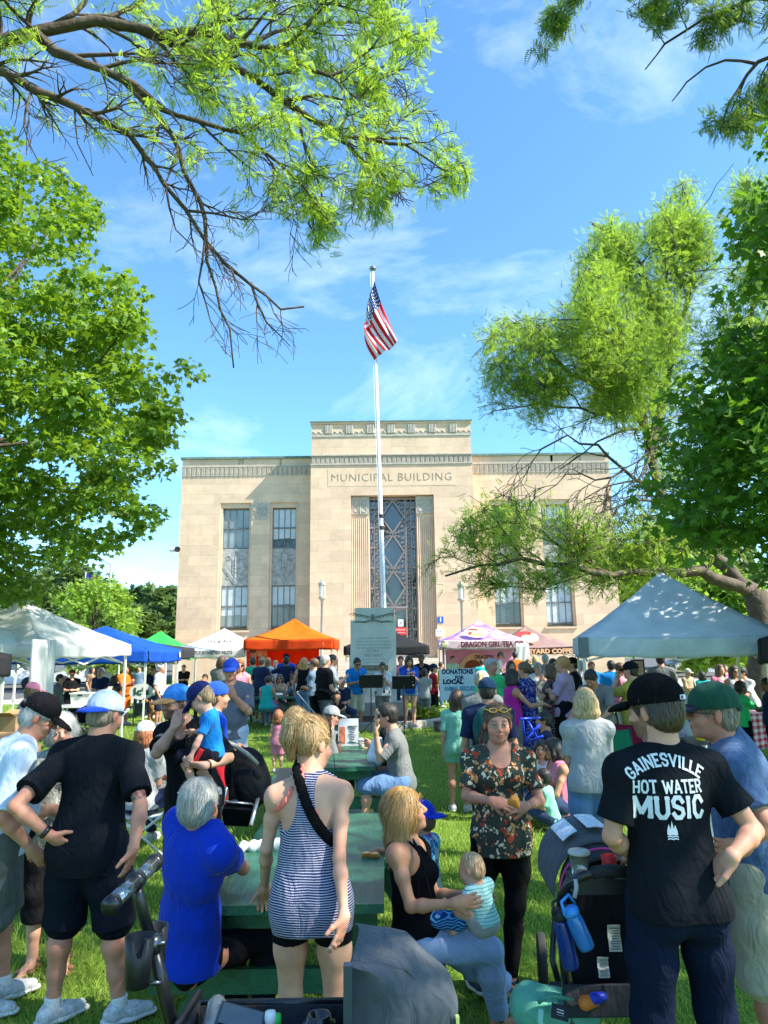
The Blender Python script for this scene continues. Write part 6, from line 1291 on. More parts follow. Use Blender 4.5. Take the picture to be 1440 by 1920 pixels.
def cap(S,J,root,h,c):
    F_=hfr(J); hs=J['hh']/.228; hc=J['head']; back=c.get('back',False); tilt=c.get('tilt',0.0); fw=F_[1]*(-1 if back else 1); w=lambda a,b,z: hc+F_[0]*a*hs+F_[1]*b*hs+F_[2]*z*hs
    D=SDF(); D.ell(w(0,-.012,.038),np.array((.094,.113,.099))*hs,F_,.01); pl=w(0,0,.018); pn=nrm(-F_[2]-fw*(.10+tilt)); D.clip=[(pl,pn)]
    if back or c.get('gap'): 
        gf=F_[1] if back else -F_[1]; ctr=hc+gf*.105*hs+F_[2]*.047*hs; D.ell(ctr,np.array((.040,.05,.030))*hs,F_,.004,op=-1)
    D.disp=None; o=add('cap',D,h,c['mat'],root)
    B=SDF(); bc=pl+fw*.085*hs+F_[2]*.002; bd_=nrm(fw-F_[2]*(.20)); up_=nrm(F_[2]+fw*.20); fr=np.array([F_[0],bd_,up_])
    B.ell(bc+bd_*.022*hs-up_*.012*hs,np.array((.082,.098,.026))*hs,fr,.01); B.ell(bc+bd_*.022*hs-up_*.019*hs,np.array((.078,.094,.024))*hs,fr,.003,op=-1)
    B.clip=[(hc+fw*.070*hs,-fw)]; 
    r=B.mesh(min(h,.008))
    if r is not None and o is not None: mesh_obj('brim',r[0],r[1],c.get('brim',c['mat']),o,True)
    mb=MB(); mb.lathe(w(0,-.012,.128),[(.006,0),(.008,.003),(.002,.007)],8,axis=F_[2])
    if o is not None: mb.build('button',c['mat'],o)
    if (back or c.get('gap')) and o is not None and 'strap' in c:
        gf=F_[1] if back else -F_[1]; pts=[]; T_=SDF()
        for a in np.linspace(-.62,.62,9): pts.append(hc+F_[0]*math.sin(a)*.089*hs+gf*(math.cos(a)*.112+(.012 if not back else -.012)*0)*hs*.97+F_[2]*(.026)*hs-F_[1]*.012*hs)
        T_.chain(pts,[.0105]*9,.004,flat=(F_[2],1.6)); add('strap',T_,.006,c['strap'],o)
    return o
def shoes(S,J,root,h,c):
    s=J['s']*(1-.05*S.get('child',0)); up=V3(0,0,1)
    for sd,sg in(('L',-1),('R',1)):
        an=J['an'+sd]; t=J['toe'+sd]; D=SDF(); b=an-up*.085*s*.92; sdv=np.cross(t,up)
        hi=c.get('type','sneaker')
        if hi=='sandal':
            D.cone(b-t*.05*s+up*.012,b+t*.15*s+up*.010,.040*s,.046*s,.02,flat=(up,.28)); o=add('shoe',D,h,c['mat'],root)
            if o: 
                T_=SDF(); T_.cone(b+t*.11*s-sdv*.045*s+up*.03*s,b+t*.11*s+sdv*.045*s+up*.03*s,.016,.016,.01); T_.cone(b+t*.10*s+up*.045*s,b+t*.03*s+up*.06*s,.012,.012,.01); T_.cone(an-sdv*.04*s+up*-.01,an+sdv*.04*s-up*.01,.015,.015,.01); add('strap',T_,max(h*.8,.006),c['mat'],o)
            continue
        D.chain([an-up*.012-t*.012,b+up*.035*s-t*.03*s],[.045*s,.043*s],.02); D.chain([b+up*.040*s-t*.03*s,b+up*.040*s+t*.07*s,b+up*.033*s+t*.15*s],[.043*s,.043*s,.036*s],.03,flat=(up,.9))
        D.cone(an+up*.028*s,an+up*.06*s,.040*s,.045*s,.006,op=-1); D.clip=[(b+up*.014*s,-up)]; o=add('shoe',D,h,c['mat'],root)
        Q=SDF(); Q.chain([b+up*.014*s-t*.045*s,b+up*.012*s+t*.06*s,b+up*.016*s+t*.165*s],[.047*s,.048*s,.040*s],.03,flat=(up,.4)); Q.clip=[(b+up*.026*s,up),(b-up*.004*s,-up)]
        if o is not None: 
            add('sole',Q,h,c.get('sole',mat('sole_white',(.6,.6,.58),.7)),o)
            if c.get('sock'): 
                K=SDF(); K.cone(an-up*.02,an+up*.055*s,.041*s,.043*s,.01,clips=((an+up*.05*s,up),)); add('sock',K,h,c['sock'],o)
            if S.get('near'):
                mb=MB()
                for q in range(5):
                    c0=b+t*(.025+.022*q)*s+up*(.096-.009*q)*s; mb.tube([c0-sdv*.024*s-up*.008,c0+up*.002,c0+sdv*.024*s-up*.008],.0035,5)
                mb.build('laces',c.get('lace',mat('lace_white',(.75,.75,.75),.8)),o)
def sunglasses(S,J,root,c):
    F_=hfr(J); hs=J['hh']/.228; hc=J['head']; top=c.get('top',False); w=(lambda a,b,z: Vector(hc+F_[0]*a*hs+F_[1]*b*hs+F_[2]*z*hs)) ; dz=.088 if top else 0; dy=-.022 if top else 0
    mb=MB(); fn=F_[1] if not top else nrm(F_[1]*.75+F_[2]*.65); fu=F_[2] if not top else nrm(F_[2]*.75-F_[1]*.65)
    ctr=lambda sg:(w(sg*.034,.098+dy,-.002+dz))
    rim=MB()
    for sg in(-1,1):
        p=[ctr(sg)+Vector(F_[0])*((.023 if top else .027)*hs*math.cos(a))+Vector(fu)*((.015 if top else .019)*hs*math.sin(a)) for a in np.linspace(0,2*math.pi,15)[:-1]]
        rim.tube(p+[p[0]],.0028*(1.15 if top else 1),5); mb.prism(p,Vector(fn)*.002)
        rim.tube([ctr(sg)+Vector(F_[0])*sg*.027*hs,w(sg*.083,.05+dy,.0+dz),w(sg*.084,-.01+dy*1.5,.0+dz*.85)],.0028,5)
    rim.tube([ctr(-1)+Vector(F_[0])*.026*hs,ctr(1)-Vector(F_[0])*.026*hs],.003,5); o=rim.build('glasses',c.get('frame',BLACK),root,True); mb.build('lens',c.get('lens',mat('dark_lens',(.012,.01,.01),.1,.05,spec=.8)),o)
PEOPLE={}
HSC=1.0
def person(S):
    J=skeleton(S); x,y=S['at']; d=max(y,1.5); h=S.get('h',max(.0062,.00105*d))*HSC; S.setdefault('seed',len(PEOPLE)+3)
    root=thing('person',S['label'],'person',(x,y,S.get('z',0)),S.get('group')); S['root']=root; S['Jt']=J
    D=body_sdf(S,J); V,Q=D.mesh(h*(.8 if S.get('near') or S.get('eyes') else 1)); o=mesh_obj('body',V,Q,skin_mat(),root,True); tint_skin(o,V,S,J)
    for k,fn in(('shirt',shirt),('inner',shirt),('bottom',pants),('skirt',skirt),('hair',hair),('cap',cap),('shoe',shoes)):
        c=S.get(k)
        if c is not None: S['_'+k+'o']=fn(S,J,root,h*(.9 if k in('cap',) else 1),c)
    if 'glasses' in S: sunglasses(S,J,root,S['glasses'])
    if S.get('eyes'):
        F_=hfr(J); hs=J['hh']/.228
        for sg in(-1,1):
            c=Vector(J['head']+F_[0]*sg*.032*hs+F_[1]*.0815*hs-F_[2]*.004*hs); mb=MB(); mb.lathe(c,[(.0116*hs*math.cos(a),.0116*hs*math.sin(a)) for a in np.linspace(-.6,1.55,8)],12,axis=F_[1])
            e=mb.build('eye',mat('eye_white',(.62,.58,.55),.3),root,True); mb=MB(); mb.lathe(c+Vector(F_[1])*.0108*hs,[(.0055*hs,0),(.005*hs,.0012),(.001,.0016)],10,axis=F_[1]); mb.build('iris',mat('iris_brown',(.05,.03,.02),.2),e,True)
            mb=MB(); mb.tube([c+Vector(F_[0])*a*hs+Vector(F_[1])*(.0125-3.*(a)**2/.03*.2)*hs+Vector(F_[2])*(.0068-a*a*14)*hs for a in(-.014,-.008,0,.008,.014)],.0021,5); mb.build('eyelid',mat('lash',(.10,.055,.04),.6),e,True)
    PEOPLE[S['label']]=S
    return root
class Both:
    disp=None
    def __init__(s,*d): s.d=d
    def full(s,q): return np.min([d.full(q)+(d.disp(q) if d.disp is not None else 0) for d in s.d],0)
def onto(D,V,direction,n=14,eps=.0012):
    """slide points along a direction until they lie on a garment's surface"""
    q=V.copy(); dr=nrm(direction)
    for _ in range(n):
        d=D.full(q)+(D.disp(q) if D.disp is not None else 0); q=q+dr*(d*.8)[:,None]
    return q-dr*eps
# ================================================================ small props that use the implicit mesher
pb_=P(705,1405,8.35); blob('plastic_bag','crumpled white plastic bag held beside the eating man','bag',[(pb_.x,8.45,.80),(pb_.x+.02,8.45,.95)],[.10,.07],mat('bag_white',(.75,.77,.80),.35,.06),.014,.02)
g=G(490,1592,.76); blob('napkin_bundle','crumpled printed paper wrapper on the near table beside the striped woman','wrapper',[(g.x-.12,g.y,.775),(g.x+.12,g.y+.03,.775)],[.035,.04],mat('wrapper',(.62,.68,.64),.7,.3,40),.009,.02)
for k,(px,py) in enumerate(((687,1603),(703,1604))):
    g=G(px,py,.765); t_=thing('orange_slice',['orange slice nearer the child fingers on the near table','orange slice lying right of the other near the blonde hair'][k],'orange slice',(g.x,g.y,.752),'orange slices'); 
    mb=MB(); mb.add([Vector((g.x+.030*math.cos(a),g.y+.024*math.sin(a)*(1 if a<math.pi else .2),.754+zz)) for zz in(0,.022) for a in np.linspace(0,6.283,17)[:-1]],[tuple(range(15,-1,-1)),tuple(range(16,32))]+[(i,(i+1)%16,(i+1)%16+16,i+16) for i in range(16)]); mb.build('peel',mat('orange_peel',(.80,.30,.05),.5,.2,60,.4,120),t_,True); mb=MB(); mb.lathe((g.x,g.y+.006,.777),[(.024,0),(.02,.002)],12); mb.build('flesh',mat('orange_flesh',(.85,.42,.12),.35,.2,80),t_)
# ---- donations sign
Ys=14.2; a=P(824,1254,Ys); b=P(893,1312,Ys); t_=thing('donations_sign','hand painted donations board with blue lettering on a black stand','sign',((a.x+b.x)/2,Ys,0)); q=Matrix.Rotation(R(-1.5),3,'Y')
cx,cz=(a.x+b.x)/2,(a.z+b.z)/2; mb=MB(); mb.box((cx,Ys,cz),(b.x-a.x,.02,a.z-b.z),q); f=mb.build('board',mat('board_paper',(.66,.75,.80),.7,.10,4),t_); NAVY=mat('navy_marker',(.015,.03,.09),.6); TEAL=mat('teal_marker',(.03,.28,.42),.6)
mb=MB(); xx=(math.cos(R(-1.5)),0,.03)
write(mb,'DONATIONS',.13,(cx,Ys-.014,cz+.235),width=.60,bold=.006); write(mb,'FOR',.09,(cx+.03,Ys-.014,cz+.125),width=.17,bold=.005); write(mb,'LOCAL',.12,(cx-.09,Ys-.014,cz+.045),width=.40,bold=.008); mb.build('lettering',NAVY,f)
mb=MB(); write(mb,'ANIMAL RESCUES',.115,(cx+.03,Ys-.014,cz-.085),width=.60,bold=.005); 
mb.tube([(cx+.21+.075*math.cos(t),Ys-.012,cz+.06+.055*math.sin(t)) for t in np.linspace(0,6.28,16)],.002,4); mb.tube([(cx-.31+.02*k,Ys-.012,cz+.13+.012*(k%2)) for k in range(8)],.002,4); mb.build('teal_lettering',TEAL,f); mb=MB(); write(mb,'THANK YOU SO MUCH',.05,(cx,Ys-.014,cz-.21),width=.45); mb.build('faint_lettering',mat('pale_marker',(.45,.62,.70),.6),f)
mb=MB(); mb.bar((cx-.12,Ys+.05,0),(cx-.02,Ys+.03,cz-.1),.03); mb.bar((cx+.16,Ys+.05,0),(cx+.06,Ys+.03,cz-.1),.03); mb.bar((cx,Ys+.4,0),(cx,Ys+.03,cz),.03); mb.bar((cx-.2,Ys,cz-.3),(cx+.2,Ys,cz-.3),.03); mb.build('stand',BLACK,t_)
t_=thing('storage_box','black storage box on the lawn under the donations board','box',(cx+.02,Ys+.3,0)); mb=MB(); mb.box((cx+.05,Ys+.3,.19),(.5,.34,.36),tap=1.06); mb.build('case',BLACK,t_); mb=MB(); mb.box((cx+.05,Ys+.3,.385),(.56,.4,.03)); mb.build('lid',mat('dark_grey_plastic',(.05,.05,.055),.5),t_)
p=G(826,1372); t_=thing('floor_speaker','small black wedge speaker on the grass right of the flower bed','speaker',(p.x,p.y,0)); mb=MB(); mb.prism([(p.x-.16,p.y-.12,0),(p.x+.16,p.y-.12,0),(p.x+.16,p.y-.06,.24),(p.x-.16,p.y-.06,.24)],(0,.26,0)); mb.build('cabinet',BLACK,t_); mb=MB(); mb.lathe((p.x,p.y-.10,.12),[(.08,0),(.08,.01),(.03,.004)],14,axis=(0,-1,.2)); mb.build('driver',mat('speaker_grey',(.08,.08,.08),.4),t_)
# ---- music stands
def music_stand(label,x0,x1,y0,y1,base,Y):
    a=P(x0,y0,Y);b=P(x1,y1,Y); cx=(a.x+b.x)/2; t=thing('music_stand',label,'music stand',(cx,Y,0),'music stands of the trio'); mb=MB(); h=a.z-b.z
    mb.prism([(a.x,Y+.10,b.z),(b.x,Y+.10,b.z),(b.x,Y-.0,a.z),(a.x,Y-.0,a.z)],(0,.012,.0)); mb.box((cx,Y+.14,b.z+.005),(b.x-a.x,.06,.012)); mb.build('desk',BLACK,t); mb=MB(); mb.tube([(cx,Y+.08,b.z+.12),(cx,Y+.06,b.z-.06),(cx,Y+.06,.12)],.014,6); mb.build('pole',BLACK,t)
    for k in range(3):
        an=k*2.094+.5; mb=MB(); mb.tube([(cx,Y+.06,.28),(cx+.16*math.cos(an),Y+.06+.16*math.sin(an),.12),(cx+.3*math.cos(an),Y+.06+.3*math.sin(an),.012)],.009,5); mb.build('leg',BLACK,t)
    s=thing('sheet_music','white sheet music on the %s music stand'%label.split()[0],'sheet music',(cx,Y,a.z)); mb=MB(); mb.prism([(cx-.14,Y+.118,b.z+.02),(cx+.14,Y+.118,b.z+.02),(cx+.14,Y+.016,a.z+.018),(cx-.14,Y+.016,a.z+.018)],(0,.004,0)); mb.build('page',WHITE,s); return t
music_stand('left black music stand before the trio of players',673,718,1266,1290,1370,17.6); music_stand('right black music stand before the trio of players',735,779,1268,1292,1355,17.6)
# ---- leafy plants in the bed
def plant(label,x,y,h,r,n=60,m=None,cat='plant'):
    t=thing('hosta_plant',label,cat,(x,y,0),'leafy plants in the memorial bed'); pos=[];D=[]
    for k in range(n):
        a=RNG.uniform(0,6.28); rr=r*RNG.random()**.6; pos.append((x+rr*math.cos(a)*.5,y+rr*math.sin(a)*.5,h*(.25+.6*RNG.random()*(1-rr/r*.6)))); D.append((math.cos(a),math.sin(a),.5))
    lf=np.array([(0,-.04,0),(.35,-.2,.05),(.7,-.17,.03),(1,0,-.12),(.7,.17,.03),(.35,.2,.05),(0,.04,0)]); V,Fq=scatter(lf,7,np.array(pos),np.array(D),h*.6*RNG.uniform(.6,1.2,n),.25); mesh_obj('leaves',V,Fq,m or ML_LOC2,t)
    mb=MB(); mb.tube([(x,y,.1),(x+.02,y,h*.5)],.012,5); mb.build('stem',GREEN,t)
plant('leafy green hosta left of the memorial base',-1.75,19.7,.55,.45,110); plant('leafy green hosta right of the memorial base',1.05,19.9,.5,.4,90); plant('low leafy plant behind the right hosta',1.2,21.2,.45,.35,60)
# ---- clarinets are made with their players; wagon, strollers
def ring(c,ax,r0,r1,w_,n=24): return [(r0,-w_/2),(r1,-w_/2),(r1,w_/2),(r0,w_/2)]
def wheel(parent,c,r,w_,axis,tm=None,rm=None):
    mb=MB(); mb.lathe(c,[(r*.72,-w_/2),(r*.97,-w_/2),(r,-w_*.25),(r,w_*.25),(r*.97,w_/2),(r*.72,w_/2)],24,axis=axis); o=mb.build('wheel',tm or mat('tyre',(.03,.03,.03),.8),parent,True)
    mb=MB(); mb.lathe(c,[(r*.70,-w_*.35),(r*.70,w_*.35),(r*.15,w_*.45),(r*.05,w_*.5)],18,axis=axis); mb.build('hub',rm or mat('hub_grey',(.15,.15,.16),.4),o,True); return o
GUN=mat('gunmetal_tube',(.10,.115,.13),.25,.1,metal=.8,spec=.6); BTUBE=mat('black_tube',(.012,.012,.014),.3,.1,spec=.6); SGREY=cloth_mat('stroller_grey',(.085,.095,.11)); SBLK=cloth_mat('stroller_black',(.012,.013,.016),bump=.15); SCHAR=cloth_mat('stroller_charcoal',(.045,.048,.055))
def wagon():
    Yw=2.62; t=thing('stroller_wagon','grey canopied stroller wagon in the near foreground with chrome push bar and cup holders','stroller wagon',(-.45,Yw,0))
    q=lambda a,b,Y=Yw:P(a,b,Y)
    x0=q(372,1890).x; x1=q(672,1890).x; zt=q(520,1880).z; Yf=Yw; Yw=Yw-.44; 
    mb=MB(); mb.grid(lambda u,v:Vector((x0+(x1-x0)*u,Yw-.02+.01*math.sin(u*9),zt-.02*math.sin(u*3.1)-.42*v)),16,6,thick=(0,.02,0)); mb.grid(lambda u,v:Vector((x0+(x1-x0)*u,Yw+.42,zt-.44*v)),12,6,thick=(0,.02,0)); mb.box(((x0+x1)/2,Yw+.21,zt-.42),(x1-x0,.44,.03)); mb.box((x0,Yw+.21,zt-.2),(.02,.44,.42)); mb.box((x1,Yw+.21,zt-.2),(.02,.44,.42)); mb.build('tub',SCHAR,t,False)
    mb=MB(); mb.tube([(x0,Yw-.03,zt),(x1,Yw-.03,zt)],.014,8); mb.tube([(x0,Yw+.44,zt),(x1,Yw+.44,zt)],.014,8); mb.tube([(x0,Yw-.03,zt),(x0-.02,Yw+.2,zt+.02),(x0,Yw+.44,zt+.03)],.014,8); mb.build('rim',BTUBE,t,True)
    for xx in(x0+.12,x1-.12):
        for yy in(Yw-.06,Yw+.46): wheel(t,(xx,yy,.15),.15,.07,(0,1,0))
    # canopy: quarter dome at the right end, dark mesh window at its foot
    xa=q(668,1740).x; xb=q(838,1800).x+.0; zt2=q(668,1740).z; zb=q(668,1935).z; D_=.30
    prof=[q(668,1737),q(700,1742),q(760,1752),q(800,1790),q(830,1815),q(840,1845),q(836,1885),q(822,1930),q(815,1990)]
    mb=MB(); n=len(prof)
    pts=catmull([Vector(p) for p in prof],.05)
    Yw=Yf-.22
    def fn(u,v):
        i=min(len(pts)-1,int(u*(len(pts)-1)+.5)); p=pts[i]; y=Yw-.05+D_*v; arch=math.sin(math.pi*v); return Vector((p.x+.02*arch,y,p.z+.03*arch*(1-u)))
    mb.grid(fn,len(pts)-1,10,thick=(-.008,0,-.004)); 
    ctr=Vector((xa+.0,Yw-.05,zb)); poly=[Vector((p.x,Yw-.05,p.z)) for p in pts]+[Vector((xa,Yw-.05,pts[-1].z))]
    K=8; vs=[];W_=len(pts)
    for j in range(K+1):
        for p in pts:
            a=Vector((xa,0,max(pts[-1].z,min(p.z,zb-.02)))); tt=j/K; w_=Vector((p.x,0,p.z)).lerp(Vector((xa,0,p.z)),tt); vs.append(Vector((w_.x,Yw-.05-.035*math.sin(math.pi*tt)-.01*math.sin(p.z*40+tt*5),w_.z)))
    mb.add(vs,[(j*W_+i,j*W_+i+1,(j+1)*W_+i+1,(j+1)*W_+i) for j in range(K) for i in range(W_-1)]); hd_=mb.build('canopy',SGREY,t,True)
    mb=MB(); a=q(730,1886);b=q(828,1876);c_=q(812,1925);d_=q(700,1975); e_=q(790,1975); mb.prism([Vector((p.x,Yw-.115,p.z)) for p in(a,b,c_,e_,d_)],(0,.004,0)); mb.build('window',mat('dark_mesh',(.03,.032,.04),.6,.2,60),hd_)
    mb=MB(); mb.bar((xa-.012,Yw-.085,zb-.25),(xa-.012,Yw-.085,zt2+.01),.026,.03); mb.build('canopy_frame',mat('frame_bluegrey',(.07,.10,.15),.3,metal=.6),t)
    mb=MB(); p_=q(837,1835); mb.box((p_.x+.01,Yw-.05,p_.z),(.01,.02,.022)); mb.build('care_tag',mat('tag_yellow',(.6,.65,.2),.5),hd_)
    # push bar
    Yw=Yf-.2; Yh=2.55; ga=P(213,1692,2.40); gb=P(290,1617,2.72); 
    mb=MB(); d_=(gb-ga); mb.tube([ga,ga+d_*.49],.025,16); mb.tube([ga+d_*.51,gb-d_.normalized()*.02],.025,16); mb.build('grip',mat('chrome_grip',(.28,.31,.34),.18,.1,metal=.85),t,True)
    mb=MB(); mb.tube([ga-d_.normalized()*.03,ga],.028,16); mb.build('end_cap',BTUBE,t,True); mb=MB(); mb.tube([gb-d_.normalized()*.02,gb+d_.normalized()*.012],.029,16); mb.build('end_cap',BTUBE,t,True)
    m_=(ga+gb)/2; st=[m_,P(262,1690,2.56),P(285,1770,2.57),P(305,1850,2.58),P(325,1935,2.6),P(345,2030,2.62)]; mb=MB(); mb.tube(st[:3],.019,12); mb.tube(st[2:],.023,12); mb.tube([m_-d_*.06,m_+d_*.06],.031,12); mb.build('push_stem',BTUBE,t,True)
    mb=MB(); mb.lathe(st[2]-Vector((0,0,.02)),[(.034,0),(.036,.02),(.034,.05)],14); mb.tube([st[2]+Vector((-.05,-.01,0)),st[2]+Vector((.05,-.02,.01))],.009,6); p_=P(290,1835,2.57); mb.tube([p_+Vector((-.03,-.03,0)),p_+Vector((.03,-.03,.0))],.008,6); mb.build('clamp',GUN,t,True)
    for (px,py,r,hh,YY) in((262,1755,.046,.145,2.50),(292,1735,.042,.13,2.62)):
        top=P(px,py,YY); mb=MB(); prof=[(r*.80,-hh),(r*.84,-hh+.004),(r,0)]; n=22; vs=[];fs=[]
        for rr,z in((r*.80,-hh),(r,0),(r-.004,0),(r*.80-.004,-hh+.006)):
            for j in range(n):
                an=2*math.pi*j/n+.9; cut=0
                zz=z- (.05 if (z==0 and abs(((an+math.pi)%(2*math.pi))-math.pi+1.2)<.35) else 0); vs.append(top+Vector((rr*math.cos(an),rr*math.sin(an),zz)))
        for i in range(3):
            for j in range(n): fs.append((i*n+j,i*n+(j+1)%n,(i+1)*n+(j+1)%n,(i+1)*n+j))
        fs.append(tuple(range(n-1,-1,-1))); fs.append(tuple(3*n+j for j in range(n))); mb.add(vs,fs); mb.build('cup_holder',BLACK,t,True)
    # things in the tub
    for nm,lb,ct,px,py,r,hh,m_,yo in(('white_bottle','small white bottle standing in the stroller wagon','bottle',507,1900,.020,.07,WHITE,.06),('green_bottle','small bottle with bright green cap beside the white bottle in the wagon','bottle',519,1905,.016,.05,mat('bright_green',(.02,.5,.08),.4),.07)):
        p_=P(px,py,Yw+yo); tt=thing(nm.replace('green_','').replace('white_','') ,lb,ct,(p_.x,p_.y,p_.z-hh-.1)); mb=MB(); mb.lathe((p_.x,p_.y,p_.z-hh-.1),[(r,0),(r*1.02,.03),(r,hh+.06),(r*.6,hh+.075)],14); mb.build('bottle_wall',WHITE,tt,True); mb=MB(); mb.lathe((p_.x,p_.y,p_.z-.03),[(r*.85,0),(r*.9,.02),(r*.8,.035),(r*.2,.036)],14); mb.build('cap',m_,tt,True)
    p_=P(598,1905,Yw+.08); tt=thing('travel_mug','wide black insulated mug in the stroller wagon below the striped woman','mug',(p_.x,p_.y,p_.z-.18)); mb=MB(); mb.lathe((p_.x,p_.y,p_.z-.18),[(.055,0),(.062,.1),(.060,.15)],20); mb.build('mug_wall',BLACK,tt,True); mb=MB(); mb.lathe((p_.x,p_.y,p_.z-.03),[(.063,0),(.05,.02),(.040,.022),(.038,.035),(.028,.036),(.027,.005),(.001,.004)],20); mb.build('lid',mat('gloss_black',(.01,.01,.012),.15,.1,spec=.8),tt,True)
    p_=P(405,1900,Yw+.07); o=blob('metallic_pouch','shiny silver grey pouch at the left end of the stroller wagon','pouch',[(p_.x,p_.y,p_.z-.04),(p_.x-.01,p_.y+.05,p_.z-.0)],[.045,.03],mat('pouch_metal',(.35,.34,.32),.28,.2,metal=.6),.01,.014)
    p_=P(452,1912,Yw+.06); tt=thing('phone','black phone lying in the stroller wagon beside the pouch','phone',(p_.x,p_.y,p_.z)); mb=MB(); mb.box(p_,(.15,.075,.01),Matrix.Rotation(.25,3,'Y')@Matrix.Rotation(.6,3,'X')); mb.build('case',mat('phone_black',(.02,.02,.022),.15,.05,spec=.8),tt); mb=MB(); mb.box(p_+Vector((-.0,-.004,.008)),(.13,.06,.003),Matrix.Rotation(.25,3,'Y')@Matrix.Rotation(.6,3,'X')); mb.build('screen',GLASS,tt)
    p_=P(510,1935,Yw+.2); blob('folded_blanket','dark folded blanket filling the stroller wagon','blanket',[(x0+.12,Yw+.22,zt-.20),(x1-.1,Yw+.22,zt-.20)],[.15,.15],SCHAR,.016,.02)
wagon()
def bottle(label,top,bot,r,m,capm,name='water_bottle',group=None,dome=False):
    top=Vector(top);bot=Vector(bot); ax=top-bot; L_=ax.length; t=thing(name,label,'water bottle',bot,group); mb=MB(); mb.lathe(bot,[(r*.88,0),(r*.95,.01),(r,.03),(r,L_*.62),(r*.86,L_*.72),(r*.8,L_*.76)],20,axis=ax); mb.build('bottle_wall',m,t,True); mb=MB(); mb.lathe(bot+ax.normalized()*L_*.765,[(r*.95,0),(r*1.0,.01),(r*.95,L_*.13),(r*.6,L_*.17),(r*.2,L_*.175)],20,axis=ax); mb.build('cap',capm,t,True)
    mb=MB(); a0=bot+ax.normalized()*L_*.88; sd=ax.normalized().orthogonal(); mb.tube([a0+sd*r*.9,a0+ax.normalized()*r*1.3+sd*r*.6,a0+ax.normalized()*r*1.3-sd*r*.6,a0-sd*r*.9],.007,6); mb.build('handle',capm,t,True); return t
def stroller_right():
    Ys=3.55; t=thing('stroller','black stroller with charcoal hood and pink piping, pushed by the band shirt man','stroller',(1.35,Ys,0)); q=lambda a,b,Y=Ys:P(a,b,Y)
    # hood: dome opening away from us, seen from behind; outline 1030..1230 x 1525..1700
    L0,R0=q(1046,1690),q(1232,1690); cx=(L0.x+R0.x)/2; hw=(R0.x-L0.x)/2; zb=L0.z; ztop=q(1120,1583).z; hh=ztop-zb
    def hood(s0,y0,y1,zoff,m,nm,r_in=0):
        mb=MB()
        def fn(u,v):
            a=math.pi*u; y=y0+(y1-y0)*v; sc_=s0*(1+.03*math.sin(v*math.pi*.7)); return Vector((cx-hw*sc_*math.cos(a)**1*(1),y,zb+zoff+hh*sc_*math.sin(a)**.85+.04*v))
        mb.grid(fn,28,8,thick=(0,-.0,-.01)); return mb.build(nm,m,t,True)
    hood(1.0,Ys+.06,Ys+.40,0,SGREY,'hood'); hood(.86,Ys-.02,Ys+.08,-.02,SCHAR,'hood_rear')
    mb=MB(); mb.tube([(cx-hw*.93*math.cos(a),Ys+.03,zb-.01+hh*.93*math.sin(a)**.85) for a in np.linspace(0,math.pi,26)],.0055,6); mb.build('pink_piping',mat('pink_piping',(.65,.06,.28),.5),t,True)
    mb=MB(); back=[q(1048,1700),q(1222,1700),q(1215,1905),q(1090,1905)]; mb.grid(lambda u,v:(Vector(back[0]).lerp(back[1],u)).lerp(Vector(back[3]).lerp(back[2],u),v)+Vector((0,.02*math.sin(3*v+u*4)+.03*math.sin(math.pi*u),0)),14,16,thick=(0,.03,0)); mb.grid(lambda u,v:Vector((cx-hw*.84+hw*1.68*u,Ys+.03,zb-.12+v*(.12+hh*.84*math.sin(math.pi*min(.98,max(.02,u)))**.85))),22,6); sb=mb.build('seat_back',SBLK,t,True)
    mb=MB(); top=q(1064,1655,3.35); mb.tube([q(1050,1720,3.42),q(1052,1680,3.36),q(1066,1655,3.32),q(1100,1640,3.3),q(1140,1632,3.28),q(1185,1636,3.28),q(1222,1650,3.3),q(1236,1690,3.36),q(1238,1730,3.42)],.0185,12); mb.build('handlebar',BTUBE,t,True)
    mb=MB(); mb.tube([q(1110,1637,3.3),q(1140,1632,3.28),q(1185,1636,3.28)],.026,12); mb.build('grip',mat('foam_grip',(.02,.02,.022),.7),t,True)
    for sx,(a,b_) in(('l',((1050,1720),(1068,1930))),('r',((1238,1730),(1225,1930)))):
        mb=MB(); mb.tube([q(*a,3.42),q(*b_,3.6)],.02,10); mb.build('side_tube',BTUBE,t,True)
    mb=MB(); mb.tube([q(1042,1700,3.9),q(1036,1800,3.85),q(1050,1850,3.8)],.016,8); mb.tube([q(1062,1870,3.55),q(1080,1960,3.5)],.02,8); mb.build('frame',BTUBE,t,True)
    g=G(1019,1858); wheel(t,(g.x,g.y,.155),.155,.05,(1,-.15,0)); wheel(t,(cx+hw,3.5,.155),.155,.05,(1,0,0)); wheel(t,(cx+hw*.9,4.6,.13),.13,.05,(1,0,0))
    mb=MB(); a=q(1068,1640,3.36); b_=q(1170,1640,3.36); mb.box(((a.x+b_.x)/2,3.37,a.z-.035),(b_.x-a.x,.13,.06)); mb.build('parent_tray',BLACK,t)
    mb=MB(); a=q(1085,1870,3.45); mb.box((a.x+.12,3.62,a.z-.08),(.36,.30,.02)); mb.box((a.x+.12,3.47,a.z-.02),(.36,.02,.12)); mb.build('basket',SCHAR,t)
    lab=mat('label_print',(.62,.62,.60),.7)
